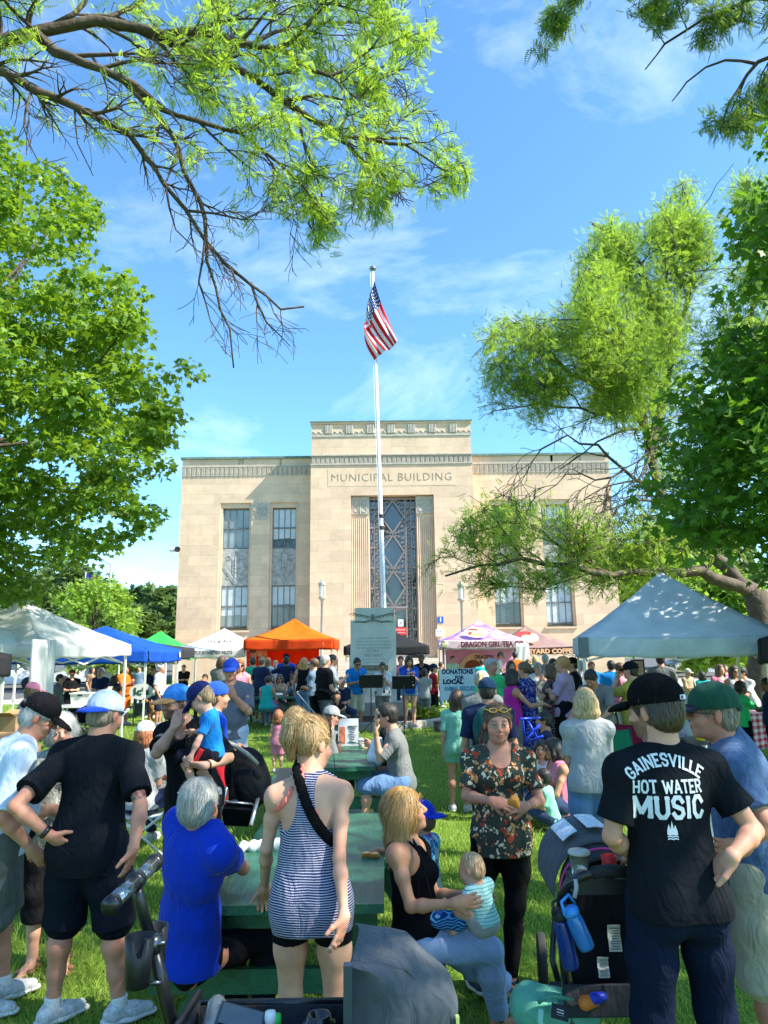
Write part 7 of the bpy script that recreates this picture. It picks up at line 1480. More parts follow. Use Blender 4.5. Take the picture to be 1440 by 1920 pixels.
    for (x0,y0,x1,y1) in((1139,1735,1166,1783),(1120,1795,1143,1832)):
        a=q(x0,y0,3.50);b_=q(x1,y1,3.50); mb=MB(); mb.grid(lambda u,v:Vector((a.x+(b_.x-a.x)*u,3.50+.008*math.sin(v*5),a.z+(b_.z-a.z)*v)),4,6,thick=(0,.003,0)); lb=mb.build('care_label',lab,t); mb=MB()
        for k in range(9): mb.box(((a.x+b_.x)/2,3.488,a.z+(b_.z-a.z)*(.08+.1*k)),((b_.x-a.x)*(.8-.2*(k%3==1)),.002,.0022))
        mb.build('print',BL_,lb)
    mb=MB(); a=q(1077,1645,3.5); mb.tube([q(1079,1648,3.3),q(1081,1665,3.3),q(1077,1683,3.3)],.010,8); mb.build('strap',mat('webbing_grey',(.45,.45,.45),.8),t,True)
    # things on and in it
    p_=q(1087,1625,3.36); tt=thing('plastic_tumbler','clear plastic tumbler with flat lid in the stroller parent tray','tumbler',(p_.x,p_.y,p_.z-.06)); cl=mat('clear_plastic',(.7,.72,.7),.08,.05,trans=.75,spec=.6); mb=MB(); mb.lathe((p_.x,p_.y,p_.z-.07),[(.033,0),(.036,.03),(.043,.12),(.045,.12)],22); mb.build('tumbler_wall',cl,tt,True); mb=MB(); mb.lathe((p_.x,p_.y,p_.z+.052),[(.047,0),(.049,.006),(.047,.014),(.038,.018),(.002,.018)],22); mb.build('lid',mat('lid_plastic',(.6,.6,.56),.2,.05,trans=.3),tt,True)
    p_=q(1142,1615,3.36); tt=thing('red_cup','small red cup under the man arm in the stroller tray','cup',(p_.x,p_.y,p_.z-.06)); mb=MB(); mb.lathe((p_.x,p_.y,p_.z-.06),[(.026,0),(.034,.085),(.03,.085),(.024,.01)],18); mb.build('cup_wall',REDP,tt,True)
    tt=thing('burp_cloth','white cloth with blue print tucked over the stroller hood','cloth',(cx-.12,Ys+.3,ztop)); mb=MB()
    hz=lambda x:zb+.045+hh*math.sin(math.acos(max(-1,min(1,(cx-x)/hw))))**.85
    for xa,xb in((q(1064,1535).x,q(1092,1535).x),(q(1112,1522).x,q(1150,1522).x)): mb.grid(lambda u,v:Vector((xa+(xb-xa)*u,Ys+.12+.26*v,hz(xa+(xb-xa)*u)+.006)),6,6,thick=(0,0,-.004))
    mb.build('cloth',mat('printed_muslin',(.62,.70,.80),.9,.3,45),tt)
    DB=mat('navy_bottle',(.01,.05,.30),.12,.1,spec=.7,trans=.35); LB=mat('blue_bottle',(.03,.22,.62),.15,.1,spec=.7,trans=.25)
    bottle('dark blue tall bottle strapped to the left side of the stroller',q(1045,1695,3.34),q(1072,1815,3.34),.036,DB,BLACK); bottle('bright blue tilted sports bottle with pale ring hanging on the stroller',q(1064,1695,3.28),q(1101,1778,3.28),.036,LB,mat('cap_blue',(.05,.30,.75),.3),)
    mb=MB(); p_=q(1076,1722,3.28); 
    D=mat('toy_orange',(.7,.2,.03),.5); 
    for nm,lb,px,py,m_,sc_ in(('toy_ball','blue ball toy in the stroller basket',1120,1868,mat('toy_blue',(.02,.05,.5),.4),.024),('snack_packet','orange and white packet in the stroller basket',1104,1876,D,.03)):
        p_=q(px,py,3.44); o=blob(nm,lb,'toy' if 'ball' in nm else 'packet',[(p_.x-.02,3.42,p_.z),(p_.x+.02,3.43,p_.z+.004)],[sc_,sc_*.8],m_,.006,.002)
stroller_right()
def backpack_mint():
    t=thing('diaper_bag','mint green backpack with dark badge on the grass beside the stroller','backpack',(G(1050,1900,.25).x,3.55,0)); q=lambda a,b,Y=3.5:P(a,b,Y); m=cloth_mat('mint',(.13,.42,.30),bs=150); cx=q(1048,1900).x
    D=SDF(); Z=q(1048,1862).z
    D.cone((cx-.13,3.62,.14),(cx+.14,3.62,.12),.13,.13,.05,flat=(V3(0,1,0),.8)); D.cone((cx-.10,3.60,Z-.10),(cx+.10,3.60,Z-.14),.10,.10,.08,flat=(V3(0,1,0),.9)); D.disp=folds(.008,5,1.2); D.amp=.02; V,Q=D.mesh(.008); o=mesh_obj('bag_body',V,Q,m,t,True)
    D=SDF(); D.cone((cx-.07,3.49,.20),(cx+.10,3.49,.19),.09,.09,.03,flat=(V3(0,1,0),.4)); D.disp=folds(.005,8,1.2); D.amp=.01; V,Q=D.mesh(.007); mesh_obj('front_pocket',V,Q,m,t,True)
    mb=MB(); p_=q(1050,1898,3.42); mb.box(p_,(.075,.006,.055),Matrix.Rotation(R(15),3,'Y')@Matrix.Rotation(R(-25),3,'X')); bd_=mb.build('badge',mat('badge_black',(.01,.012,.02),.5),t); mb=MB(); 
    for k in range(3): mb.box(p_+Vector((0,-.006,.012-.011*k)),(.03,.003,.003),Matrix.Rotation(R(15),3,'Y'))
    mb.build('badge_print',WHITE,bd_); mb=MB(); mb.tube([q(1010,1880,3.42),q(1024,1870,3.4),q(1042,1868,3.38),q(1075,1875,3.4)],.008,8); mb.build('zip',mat('mint_dark',(.08,.28,.20),.7),t,True)
    mb=MB(); mb.tube([q(1015,1893,3.4),q(1012,1915,3.38),q(1020,1930,3.38)],.013,8); mb.build('handle_strap',mat('mint_light',(.25,.55,.42),.8),t,True)
backpack_mint()
def stroller_mid():
    Y=6.0; t=thing('stroller','black stroller with silver legs standing behind the striped woman','stroller',(P(450,1500,Y).x,Y,0)); q=lambda a,b,Y_=Y:P(a,b,Y_); SIL=mat('silver_tube',(.55,.56,.56),.25,.08,metal=.7)
    mb=MB(); o=[q(418,1425),q(430,1398),q(462,1405),q(483,1435),q(497,1462),q(492,1490),q(470,1500),q(425,1495),q(415,1460)]; cx=q(455,1455); D=SDF(); D.ell(np.array(cx[:])+V3(0,.1,.02),(.16,.28,.18),np.eye(3),.05); D.ell(np.array(q(470,1470)[:])+V3(0,.1,-.03),(.14,.26,.16),np.eye(3),.05); D.disp=folds(.02,4,1); D.amp=.04; V,Q=D.mesh(.016); mesh_obj('seat_hood',V,Q,SBLK,t,True)
    mb=MB(); mb.grid(lambda u,v:Vector(q(430,1412,5.75)).lerp(q(492,1450,5.95),u).lerp(Vector(q(428,1500,5.8)).lerp(q(488,1505,6.0),u),v)+Vector((0,.03*math.sin(u*5),0)),8,8,thick=(0,.02,0)); mb.build('seat_back',SBLK,t,True)
    mb=MB(); mb.tube([q(425,1392,5.6),q(440,1398,5.65),q(465,1415,5.75),q(482,1432,5.85)],.018,8); mb.build('handlebar',mat('handle_grey',(.25,.25,.25),.4),t,True)
    for a,b_ in(((425,1475,5.8),(412,1525,5.8)),((485,1490,5.95),(470,1548,5.7))):
        mb=MB(); mb.tube([q(*a),q(*b_)],.017,8); mb.build('leg_tube',SIL,t,True)
    mb=MB(); mb.tube([q(421,1503,5.8),q(478,1508,5.9)],.010,6); mb.build('crossbar',SIL,t,True)
    mb=MB(); mb.grid(lambda u,v:Vector(q(414,1515,5.8)).lerp(q(474,1520,5.8),u).lerp(Vector(q(420,1548,5.9)).lerp(q(466,1550,5.9),u),v),6,4,thick=(0,.3,0)); mb.build('basket',SBLK,t)
    for a in((480,1555,5.75),(418,1555,5.8),(495,1545,6.3)): p_=q(*a); wheel(t,(p_.x,p_.y,.12),.12,.05,(1,-.2,0))
stroller_mid()
def stroller_far(label,x,Y,sc_=1.0,yaw=0,col=None):
    t=thing('stroller',label,'stroller',(x,Y,0)); a=R(yaw); q=Matrix.Rotation(a,3,'Z'); W=lambda u,v,z:Vector((x,Y,0))+q@Vector((u,v,z)); SIL=mat('silver_tube',(.55,.56,.56),.25,.08,metal=.7); c_=col or SBLK
    mb=MB(); mb.grid(lambda u,v:W(.22-.45*v,-.22+.44*u,.95+.18*math.sin(math.pi*(.25+.6*v))+.03*math.sin(math.pi*u)),8,8,thick=(0,0,-.02)); mb.build('hood',c_,t,True); mb=MB(); mb.box(W(.05,0,.55),(.46,.4,.06),a); mb.bar(W(.22,0,.55),W(.3,0,1.0),.4,.05,up=(q@Vector((1,0,0)))); mb.build('seat',c_,t)
    for s_ in(-1,1):
        mb=MB(); mb.tube([W(.62,s_*.22,1.08),W(-.42,s_*.22,.12)],.014,6); mb.tube([W(.05,s_*.22,.62),W(.38,s_*.22,.12)],.014,6); mb.build('side_tube',SIL,t,True)
    mb=MB(); mb.tube([W(.62,-.22,1.08),W(.66,0,1.1),W(.62,.22,1.08)],.016,6); mb.build('handlebar',BTUBE,t,True)
    for u,v in((-.42,-.22),(-.42,.22),(.38,-.24),(.38,.24)): p_=W(u,v,.12); wheel(t,p_,.12,.04,q@Vector((0,1,0)))
    return t
stroller_far('black stroller with long silver tubes left of the memorial',P(612,1300,16.0).x,16.0,1,155); stroller_far('dark stroller parked beyond the white shirt man at left',P(158,1345,12).x,12.3,1,10,SCHAR)
# ---- blue folding chair frame, camp chairs
def camp_chair(label,x,Y,yaw,fr,cl,group=None,emb=None):
    t=thing('camp_chair',label,'camp chair',(x,Y,0),group); a=R(yaw); q=Matrix.Rotation(a,3,'Z'); W=lambda u,v,z:Vector((x,Y,0))+q@Vector((u,v,z)); w_,d_=.27,.24
    mb=MB(); mb.grid(lambda u,v:W(-w_+2*w_*u,-d_+2*d_*v,.42-.05*math.sin(math.pi*u)-.03*v),8,6,thick=(0,0,-.012)); mb.build('seat',cl,t,True); mb=MB(); mb.grid(lambda u,v:W(-w_+2*w_*u,d_+.10*v,.40+.50*v-.02*math.sin(math.pi*u)),8,6,thick=tuple(q@Vector((0,.012,0)))); bk=mb.build('backrest',cl,t,True)
    for A,B in(((-w_,-d_),(w_,-d_)),((-w_,d_),(w_,d_)),((-w_,-d_),(-w_,d_)),((w_,-d_),(w_,d_))):
        for k in(0,1):
            p0,p1=(A,B) if k==0 else (B,A); mb=MB(); mb.tube([W(p0[0],p0[1],.02),W(p1[0],p1[1],.44)],.011,6); mb.build('leg',fr,t,True)
    for s_ in(-1,1):
        mb=MB(); mb.tube([W(s_*w_,-d_,.4),W(s_*w_,-d_,.62)],.011,6); mb.tube([W(s_*w_,d_,.1),W(s_*w_,d_+.1,.92)],.011,6); mb.build('post',fr,t,True); mb=MB(); mb.grid(lambda u,v:W(s_*w_-.03+.06*u,-d_+(2*d_+.04)*v,.63),2,4,thick=(0,0,-.01)); mb.build('armrest',cl,t)
    if emb: mb=MB(); write(mb,emb,.07,W(0,d_+.12,.7),x=-(q@Vector((1,0,0))) if False else q@Vector((1,0,0)),width=.2); mb.build('lettering',WHITE,bk)
    return t
BLF=mat('blue_frame',(.02,.06,.55),.3,.06,metal=.2); 
def folding_frame():
    Y=8.6; t=thing('folding_stool_frame','bright blue tubular folding seat frame on the lawn beside the purple dress woman','folding frame',(P(995,1350,Y).x,Y,0)); q=lambda a,b,Y_=Y:P(a,b,Y_)
    for k,(a,b_) in enumerate((((975,1348),(1012,1346)),((980,1350),(984,1392)),((984,1390),(1012,1358)),((990,1352),(1012,1392)),((985,1378),(1012,1362)),((984,1393),(1018,1380)))):
        mb=MB(); mb.tube([q(*a,Y+.05*k),q(*b_,Y+.3-.04*k)],.014,8); mb.build('tube',BLF,t,True)
folding_frame()
camp_chair('green camp chair with white logo print beside the bending man',P(1160,1390,9.6).x,9.6,0,BTUBE,cloth_mat('camp_green',(.01,.14,.07)),None,'CAMP'); camp_chair('maroon camp chair behind the green one',P(1195,1375,10.2).x,10.3,-10,BTUBE,cloth_mat('camp_maroon',(.16,.01,.03)))
camp_chair('white camp chair with the seated person left of the bearded man',P(268,1500,7.6).x,7.75,0,ALU,cloth_mat('camp_white',(.5,.55,.52))); camp_chair('dark camp chair behind the white haired man at far left',P(160,1340,17).x,17,40,BTUBE,SBLK)
# ---- gingham stall tables and goods
def gingham():
    m,t,b=new_mat('gingham'); co=nd(t,'ShaderNodeNewGeometry'); s=nd(t,'ShaderNodeSeparateXYZ'); t.links.new(co.outputs['Position'],s.inputs[0]); outs=[]
    ad=nd(t,'ShaderNodeMath',operation='SUBTRACT'); t.links.new(s.outputs[2],ad.inputs[0]); t.links.new(s.outputs[1],ad.inputs[1])
    for o_ in(s.outputs[0],ad.outputs[0]):
        f=nd(t,'ShaderNodeMath',operation='MULTIPLY'); f.inputs[1].default_value=9.0; t.links.new(o_,f.inputs[0]); fr=nd(t,'ShaderNodeMath',operation='FRACT'); t.links.new(f.outputs[0],fr.inputs[0]); l=nd(t,'ShaderNodeMath',operation='LESS_THAN'); l.inputs[1].default_value=.5; t.links.new(fr.outputs[0],l.inputs[0]); outs.append(l.outputs[0])
    a=nd(t,'ShaderNodeMath',operation='ADD'); t.links.new(outs[0],a.inputs[0]); t.links.new(outs[1],a.inputs[1]); d_=nd(t,'ShaderNodeMath',operation='MULTIPLY'); d_.inputs[1].default_value=.5; t.links.new(a.outputs[0],d_.inputs[0]); r=nd(t,'ShaderNodeValToRGB'); r.color_ramp.interpolation='CONSTANT'; e=r.color_ramp.elements; e[0].color=(.75,.68,.66,1); e[1].position=.9; e[1].color=(.50,.02,.05,1); e2=r.color_ramp.elements.new(.4); e2.color=(.62,.28,.32,1); t.links.new(d_.outputs[0],r.inputs[0]); t.links.new(r.outputs[0],b.inputs['Base Color']); b.inputs['Roughness'].default_value=.85; return m
GING=gingham()
def stall_table(label,x0,x1,Y,d=.75,z=.75,cl=None):
    t=thing('stall_table',label,'stall table',((x0+x1)/2,Y,0),None); mb=MB(); mb.b2((x0,Y,z-.03),(x1,Y+d,z)); mb.build('tabletop',WHITE,t)
    for xx in(x0+.08,x1-.08):
        for yy in(Y+.08,Y+d-.08): mb=MB(); mb.tube([(xx,yy,0),(xx,yy,z-.03)],.014,6); mb.build('leg',ALU,t)
    mb=MB(); mb.grid(lambda u,v:Vector((x0-.01+(x1-x0+.02)*u,Y-.015-.02*math.sin(u*23)*v,z+.006-.62*v)),40,6,thick=(0,.006,0)); mb.grid(lambda u,v:Vector((x0-.01+(x1-x0+.02)*u,Y-.01+(d+.02)*v,z+.008)),12,4,thick=(0,0,-.006)); mb.grid(lambda u,v:Vector((x0-.012-.015*math.sin(u*14)*v,Y+d*u,z+.006-.6*v)),14,6,thick=(.006,0,0)); o=mb.build('tablecloth',cl or GING,None,True); 
    o.location=(0,0,0); tag(o,'red gingham tablecloth on the '+label.split(' stall')[0]+' stall table','tablecloth','gingham tablecloths'); return t
a=P(1258,1330,13.6); b=P(1345,1330,13.6); stall_table('left gingham stall table beyond the black cap man',a.x,b.x,13.6); a=P(1388,1325,13.4); stall_table('right gingham stall table behind the green shirt boy',a.x,a.x+2.2,13.4)
CARD=mat('cardboard',(.46,.27,.13),.85,.12,5)
def carton(label,x,Y,z,sx,sy,sz,yaw=0,m=CARD,group='cartons at the left stall',flaps=True,pr=None):
    t=thing('cardboard_box',label,'cardboard box',(x,Y,z),group); a=R(yaw); q=Matrix.Rotation(a,3,'Z'); W=lambda u,v,w_:Vector((x,Y,z))+q@Vector((u,v,w_)); mb=MB(); th=.006
    for u,v,su,sv in((0,-sy/2,sx,th),(0,sy/2,sx,th),(-sx/2,0,th,sy),(sx/2,0,th,sy)): mb.box(W(u,v,sz/2),(su,sv,sz),a)
    mb.box(W(0,0,.004),(sx,sy,.006),a); mb.build('box_walls',m,t)
    if flaps:
        for s_ in(-1,1):
            mb=MB(); mb.prism([W(-sx/2,s_*sy/2,sz),W(sx/2,s_*sy/2,sz),W(sx/2,s_*(sy/2+.12),sz+.05),W(-sx/2,s_*(sy/2+.12),sz+.05)],(0,0,.006)); mb.build('flap',m,t)
    if pr: mb=MB(); write(mb,pr,.07,W(0,-sy/2-.006,sz*.45),x=q@Vector((1,0,0))); mb.build('print',mat('carton_print',(.2,.1,.05),.8),t)
    return t
p=P(18,1370,9.4); carton('large open cardboard box at the left edge below the black canopy',p.x,9.4,.55,.5,.4,.38,5,pr='EGGS'); carton('stack base cardboard box under the open one at the left edge',p.x,9.4,.0,.52,.45,.5,3,flaps=False); p=P(12,1325,9.9); carton('small tilted cardboard box on top at the left edge',p.x,10.0,.95,.4,.3,.22,-8); p=P(42,1330,10.4); carton('cardboard box behind the tent leg at left',p.x,10.4,.8,.35,.3,.25,10); carton('lower cardboard box behind the tent leg at left',p.x,10.4,.0,.45,.4,.72,10,flaps=False)
def tub(label,px,py,Y,w_,h_,m,name='plastic_tub',z=None):
    p=P(px,py,Y); z=p.z if z is None else z; t=thing(name,label,'plastic tub',(p.x,Y,z)); mb=MB(); mb.box((p.x,Y,z+h_/2),(w_,w_*.7,h_),tap=1.15); mb.build('tub_walls',m,t); mb=MB(); mb.box((p.x,Y,z+h_-.012),(w_*1.22,w_*.88,.022)); mb.build('rim',m,t); mb=MB(); mb.box((p.x,Y-w_*.42,z+h_*.8),(w_*.25,.02,.03)); mb.build('handle',BLACK,t); return t
tub('white plastic tub under the blue canopy behind the cap man',154,1322,14.5,.34,.24,mat('tub_white',(.62,.64,.60),.5)); p=P(154,1322,14.5)
t_=thing('stall_table','small folding table carrying the white tub','table',(p.x,14.5,0)); mb=MB(); mb.b2((p.x-.45,14.2,p.z-.03),(p.x+.45,14.8,p.z-.002)); mb.build('tabletop',WHITE,t_)
for sx in(-1,1):
    for sy in(-1,1): mb=MB(); mb.tube([(p.x+sx*.4,14.5+sy*.25,0),(p.x+sx*.4,14.5+sy*.25,p.z-.03)],.014,6); mb.build('leg',ALU,t_)
g=G(275,1342); tub('dark grey crate on the grass left of the brown dog',274,1335,g.y,.6,.38,mat('crate_grey',(.07,.08,.075),.6),'crate',z=0)
t_=thing('potted_plant','bright green potted plant standing on the dark grey crate','plant',(g.x,g.y,.38)); mb=MB(); mb.lathe((g.x,g.y,.385),[(.10,0),(.14,.16),(.12,.16),(.09,.02)],14); mb.build('pot',mat('pot_terracotta',(.3,.12,.07),.8),t_); n=90; pos=np.array([(g.x,g.y,.52)])+RNG.normal(0,.12,(n,3))*np.array([1.3,1,.5]); V,Fq=scatter(LOC[:24],4,pos,RNG.normal(0,1,(n,3))+np.array([0,0,.6]),.3*RNG.uniform(.6,1.2,n),.3); mesh_obj('leaves',V,Fq,ML_LOC,t_)
Y=20; p=P(265,1297,Y); t_=thing('oval_sign','white oval shop sign with dark green lettering standing behind the tent pole','sign',(p.x,Y,0)); mb=MB(); mb.add([Vector((p.x+.33*math.cos(a),Y+zz,p.z+.21*math.sin(a))) for zz in(0,.03) for a in np.linspace(0,6.283,25)[:-1]],[tuple(range(24)),tuple(range(47,23,-1))]+[(i+24,(i+1)%24+24,(i+1)%24,i) for i in range(24)]); f=mb.build('board',WHITE,t_); mb=MB(); write(mb,"Ic's",.26,(p.x,Y-.01,p.z),width=.42,bold=.01); mb.build('lettering',mat('dark_green',(.02,.10,.05),.6),f); mb=MB(); mb.bar((p.x-.2,Y+.05,0),(p.x-.2,Y+.05,p.z),.03); mb.bar((p.x+.2,Y+.05,0),(p.x+.2,Y+.05,p.z),.03); mb.build('stand',BLACK,t_)
# framed board, yellow bottle, cooler, cupboard near the right stall
p=P(1213,1252,14); t_=thing('framed_board','dark framed brown notice board hanging under the grey blue canopy','board',(p.x,14.5,p.z)); mb=MB(); mb.box((p.x,14.5,p.z-.02),(.26,.03,.34)); f=mb.build('frame',mat('dark_wood',(.05,.03,.02),.5),t_); mb=MB(); mb.box((p.x,14.482,p.z-.02),(.19,.01,.27)); mb.build('sheet',mat('kraft',(.50,.33,.24),.8),t_); mb=MB()
for k in range(3): mb.box((p.x,14.475,p.z+.06-.06*k),(.12,.004,.01))
mb.build('print',BL_,t_); mb=MB(); mb.bar((p.x,14.52,0),(p.x,14.52,p.z-.19),.03); mb.box((p.x,14.52,.02),(.4,.3,.03)); mb.build('stand',BLACK,t_)
p=P(1313,1378,5.6); bottle('yellow insulated bottle with black lid standing behind the green cap man',P(1313,1344,5.8),P(1313,1388,5.8),.036,mat('yellow_bottle',(.62,.42,.01),.35,.06),BLACK)
z_=P(1313,1390,5.8).z; x_=P(1313,1390,5.8).x; t_=thing('side_table','small black folding table under the yellow bottle','table',(x_,5.9,0)); mb=MB(); mb.box((x_-.05,5.95,z_-.012),(.5,.4,.02)); mb.build('tabletop',BLACK,t_)
for sx in(-1,1):
    for sy in(-1,1): mb=MB(); mb.tube([(x_-.05+sx*.2,5.95+sy*.16,0),(x_-.05+sx*.22,5.95+sy*.16,z_-.02)],.012,6); mb.build('leg',ALU,t_)
blob('striped_bag','dark bag with pale stripes beside the yellow bottle','bag',[(x_-.2,5.9,z_+.06),(x_-.1,5.92,z_+.06)],[.06,.06],mat('striped_fabric',(.25,.25,.3),.8,.6,50),.01,.012)
p=P(1290,1330,12.6); t_=thing('metal_cabinet','pale grey cabinet standing beyond the black cap','cabinet',(p.x,12.9,0)); mb=MB(); mb.b2((p.x-.32,12.7,0),(p.x+.14,13.2,1.12)); mb.build('case',mat('cab_grey',(.50,.56,.60),.5),t_); mb=MB(); mb.b2((p.x-.27,12.685,.5),(p.x+.09,12.698,1.05)); mb.b2((p.x-.27,12.685,.08),(p.x+.09,12.698,.45)); mb.build('door',mat('cab_door',(.56,.62,.66),.45),t_); mb=MB(); mb.b2((p.x+.03,12.67,.7),(p.x+.05,12.684,.85)); mb.build('handle',BLACK,t_)
# ---- brown dog
def dog(label,px,py,yaw=0,s=1.0):
    g=G(px,py); x,y=g.x,g.y; f=V3(math.cos(R(yaw)),math.sin(R(yaw)),0); r=V3(f[1],-f[0],0); u=V3(0,0,1); o=V3(x,y,0); W=lambda a,b,c:o+(f*a+r*b+u*c)*s; D=SDF(); t=thing('dog',label,'dog',(x,y,0))
    D.cone(W(.22,0,.50),W(-.22,0,.50),.145*s,.115*s,.06); D.cone(W(.22,0,.46),W(.25,0,.50),.13*s,.13*s,.05); D.cone(W(.30,0,.58),W(.44,0,.74),.095*s,.075*s,.05); D.ell(W(.47,0,.78),(.095*s,.075*s,.075*s),np.array([f,r,u]),.03); D.cone(W(.52,0,.76),W(.65,0,.735),.048*s,.034*s,.03)
    for sg in(-1,1):
        D.ell(W(.43,sg*.075,.77),(.035*s,.018*s,.07*s),np.array([f,r,u]),.02); D.chain([W(.24,sg*.09,.42),W(.23,sg*.09,.24),W(.24,sg*.09,.05)],[.065*s,.04*s,.03*s],.03); D.cone(W(.24,sg*.09,.03),W(.30,sg*.09,.025),.034*s,.028*s,.02)
        D.chain([W(-.24,sg*.085,.46),W(-.17,sg*.10,.30),W(-.31,sg*.10,.17),W(-.28,sg*.10,.04)],[.095*s,.055*s,.036*s,.028*s],.03); D.cone(W(-.28,sg*.10,.03),W(-.22,sg*.10,.025),.033*s,.027*s,.02)
    D.chain([W(-.32,0,.55),W(-.45,0,.60),W(-.56,0,.72)],[.04*s,.045*s,.02*s],.03); D.disp=lambda q:.008*np.sin(q[...,0]*90+3*np.sin(q[...,2]*50))*np.sin(q[...,2]*80); D.amp=.02; V,Q=D.mesh(.014); mesh_obj('body',V,Q,mat('dog_fur',(.32,.15,.055),.9,.35,9,.6,60),t,True)
    mb=MB(); mb.lathe(W(.36,0,.64),[(.098*s,-.015),(.10*s,.015)],14,axis=(f*.6+u*.8)); mb.build('collar',REDP,t); mb=MB(); mb.tube([W(.655,-.012,.745),W(.66,.012,.745)],.014*s,6); mb.build('nose',BLACK,t); return t
dog('brown long coated dog standing on the grass beside the crate',300,1352,0,.95)
# ---- parked cars
def car(label,x,y,yaw,col,kind='suv',src=None):
    name='parked_car'
    t=thing(name,label,'car',(x,y,0),'cars parked beyond the market'); a=R(yaw); q=Matrix.Rotation(a,3,'Z'); W=lambda u,v,w_:Vector((x,y,0))+q@Vector((u,v,w_)); pm=mat('car_paint_%d'%int(sum(c_*(i+1)*97 for i,c_ in enumerate(col))),col,.25,.04,spec=.6,coat=.6)
    hr=1.72 if kind=='suv' else 1.45
    lo=[(-2.25,.32),(-2.28,.75),(-2.15,.98),(-.0,1.02),(1.2,.98),(2.05,.82),(2.25,.62),(2.25,.32)]; mb=MB(); n=len(lo)
    for s0,s1 in((.90,.86),): 
        mb.add([W(u,sg*(.90 if .3<z<.9 else .84),z) for sg in(-1,1) for u,z in lo],[tuple(range(n)),tuple(range(2*n-1,n-1,-1))]+[(i+n,(i+1)%n+n,(i+1)%n,i) for i in range(n)])
    mb.build('body',pm,t)
    cb=[(-2.1,1.0),(-1.95,hr-.12),(-1.5,hr),(.25,hr),(.55,hr-.08),(1.25,1.0)]; n=len(cb); mb=MB(); mb.add([W(u,sg*(.82 if z<1.1 else .66),z) for sg in(-1,1) for u,z in cb],[tuple(range(n)),tuple(range(2*n-1,n-1,-1))]+[(i+n,(i+1)%n+n,(i+1)%n,i) for i in range(n)]); mb.build('cabin',pm,t)
    for sg in(-1,1):
        for u0,u1,d0,d1 in((-1.85,-1.0,.1,0),(-.9,-.02,0,0),(.06,.95,0,.5)):
            mb=MB(); mb.add([W(u0,sg*.815,1.06),W(u1,sg*.815,1.06),W(u1-d1,sg*.70,hr-.10),W(u0+d0,sg*.70,hr-.10)],[(0,1,2,3)]); mb.build('window',GLASS,t)
    mb=MB(); mb.add([W(1.23,-.74,1.04),W(1.23,.74,1.04),W(.62,.60,hr-.10),W(.62,-.60,hr-.10)],[(0,1,2,3)]); mb.build('windscreen',GLASS,t); mb=MB(); mb.add([W(-2.13,-.74,1.06),W(-2.13,.74,1.06),W(-2.0,.60,hr-.16),W(-2.0,-.60,hr-.16)],[(0,1,2,3)]); mb.build('rear_window',GLASS,t)
    for u in(-1.4,1.42):
        for sg in(-1,1): wheel(t,W(u,sg*.83,.34),.34,.2,q@Vector((0,1,0)),rm=mat('alloy',(.45,.45,.46),.3,metal=.8))
    for sg in(-1,1):
        mb=MB(); mb.box(W(2.22,sg*.66,.68),(.1,.36,.13),a); mb.build('headlight',mat('lamp_glass',(.7,.72,.74),.1),t); mb=MB(); mb.box(W(-2.25,sg*.72,.86),(.08,.24,.16),a); mb.build('tail_light',REDP,t)
    mb=MB(); mb.box(W(2.27,0,.5),(.04,.9,.16),a); mb.build('grille',BLACK,t); return t
car('white suv parked beyond the blue canopy',-21.5,41,20,(.65,.66,.68)); car('dark green car parked left of the white suv',-25,47,15,(.04,.07,.06),'sedan'); car('silver sedan parked behind the orange shirt man',-17.5,43.5,200,(.42,.44,.46),'sedan'); car('black suv parked near the trees at left',-28.5,40,10,(.02,.02,.025))
car('white suv parked beyond the grey blue canopy at right',20.8,46,175,(.65,.66,.68)); car('black suv parked right of the white suv at right',25.0,44,170,(.02,.02,.025)); car('grey sedan parked in the second row at right',23,54,180,(.25,.26,.28),'sedan')
# ---- street light and far flag at left
Yl=60; a=P(209,1120,Yl); b=P(208,1058,Yl); c=P(181,1043,Yl); t_=thing('street_light','tall grey street light arching behind the maple','street light',(a.x,Yl,0)); mb=MB(); mb.tube([(a.x,Yl,0),(b.x,Yl,b.z)],[.14,.09],8); mb.build('pole',mat('galvanised',(.35,.36,.37),.5,metal=.5),t_,True); mb=MB(); mb.tube([b,c],.06,6); mb.tube([Vector((b.x,Yl,b.z-1.2)),c+(b-c)*.3],.04,6); mb.build('arm',mat('galvanised',(.35,.36,.37),.5,metal=.5),t_,True); mb=MB(); mb.box(c-Vector((.5,0,-.02)),(1.2,.35,.14)); mb.build('lamp_head',mat('galvanised',(.35,.36,.37),.5,metal=.5),t_)
Yf=62; p=P(160,1085,Yf); t_=thing('flag','small distant red white and blue flag glimpsed under the maple','flag',(p.x,Yf,0)); mb=MB(); mb.tube([(p.x,Yf,0),(p.x,Yf,p.z+.6)],.05,6); mb.build('pole',ALU,t_)
mb=MB(); mb.mi=0
for k in range(7): mb.grid(lambda u,v,k=k:Vector((p.x+1.0*u,Yf+.1*math.sin(u*5),p.z+.5-.5*u-(k+v)*.14)),6,1,mi=(0 if k%2==0 else 1),thick=(0,.02,0))
mb.build('cloth',[REDP,WHITE],t_); mb=MB(); mb.grid(lambda u,v:Vector((p.x+.45*u,Yf-.03+.1*math.sin(u*2.3),p.z+.52-.22*u-v*.5)),3,2,thick=(0,.01,0)); mb.build('canton',mat('canton_blue',(.02,.03,.2),.7),t_)
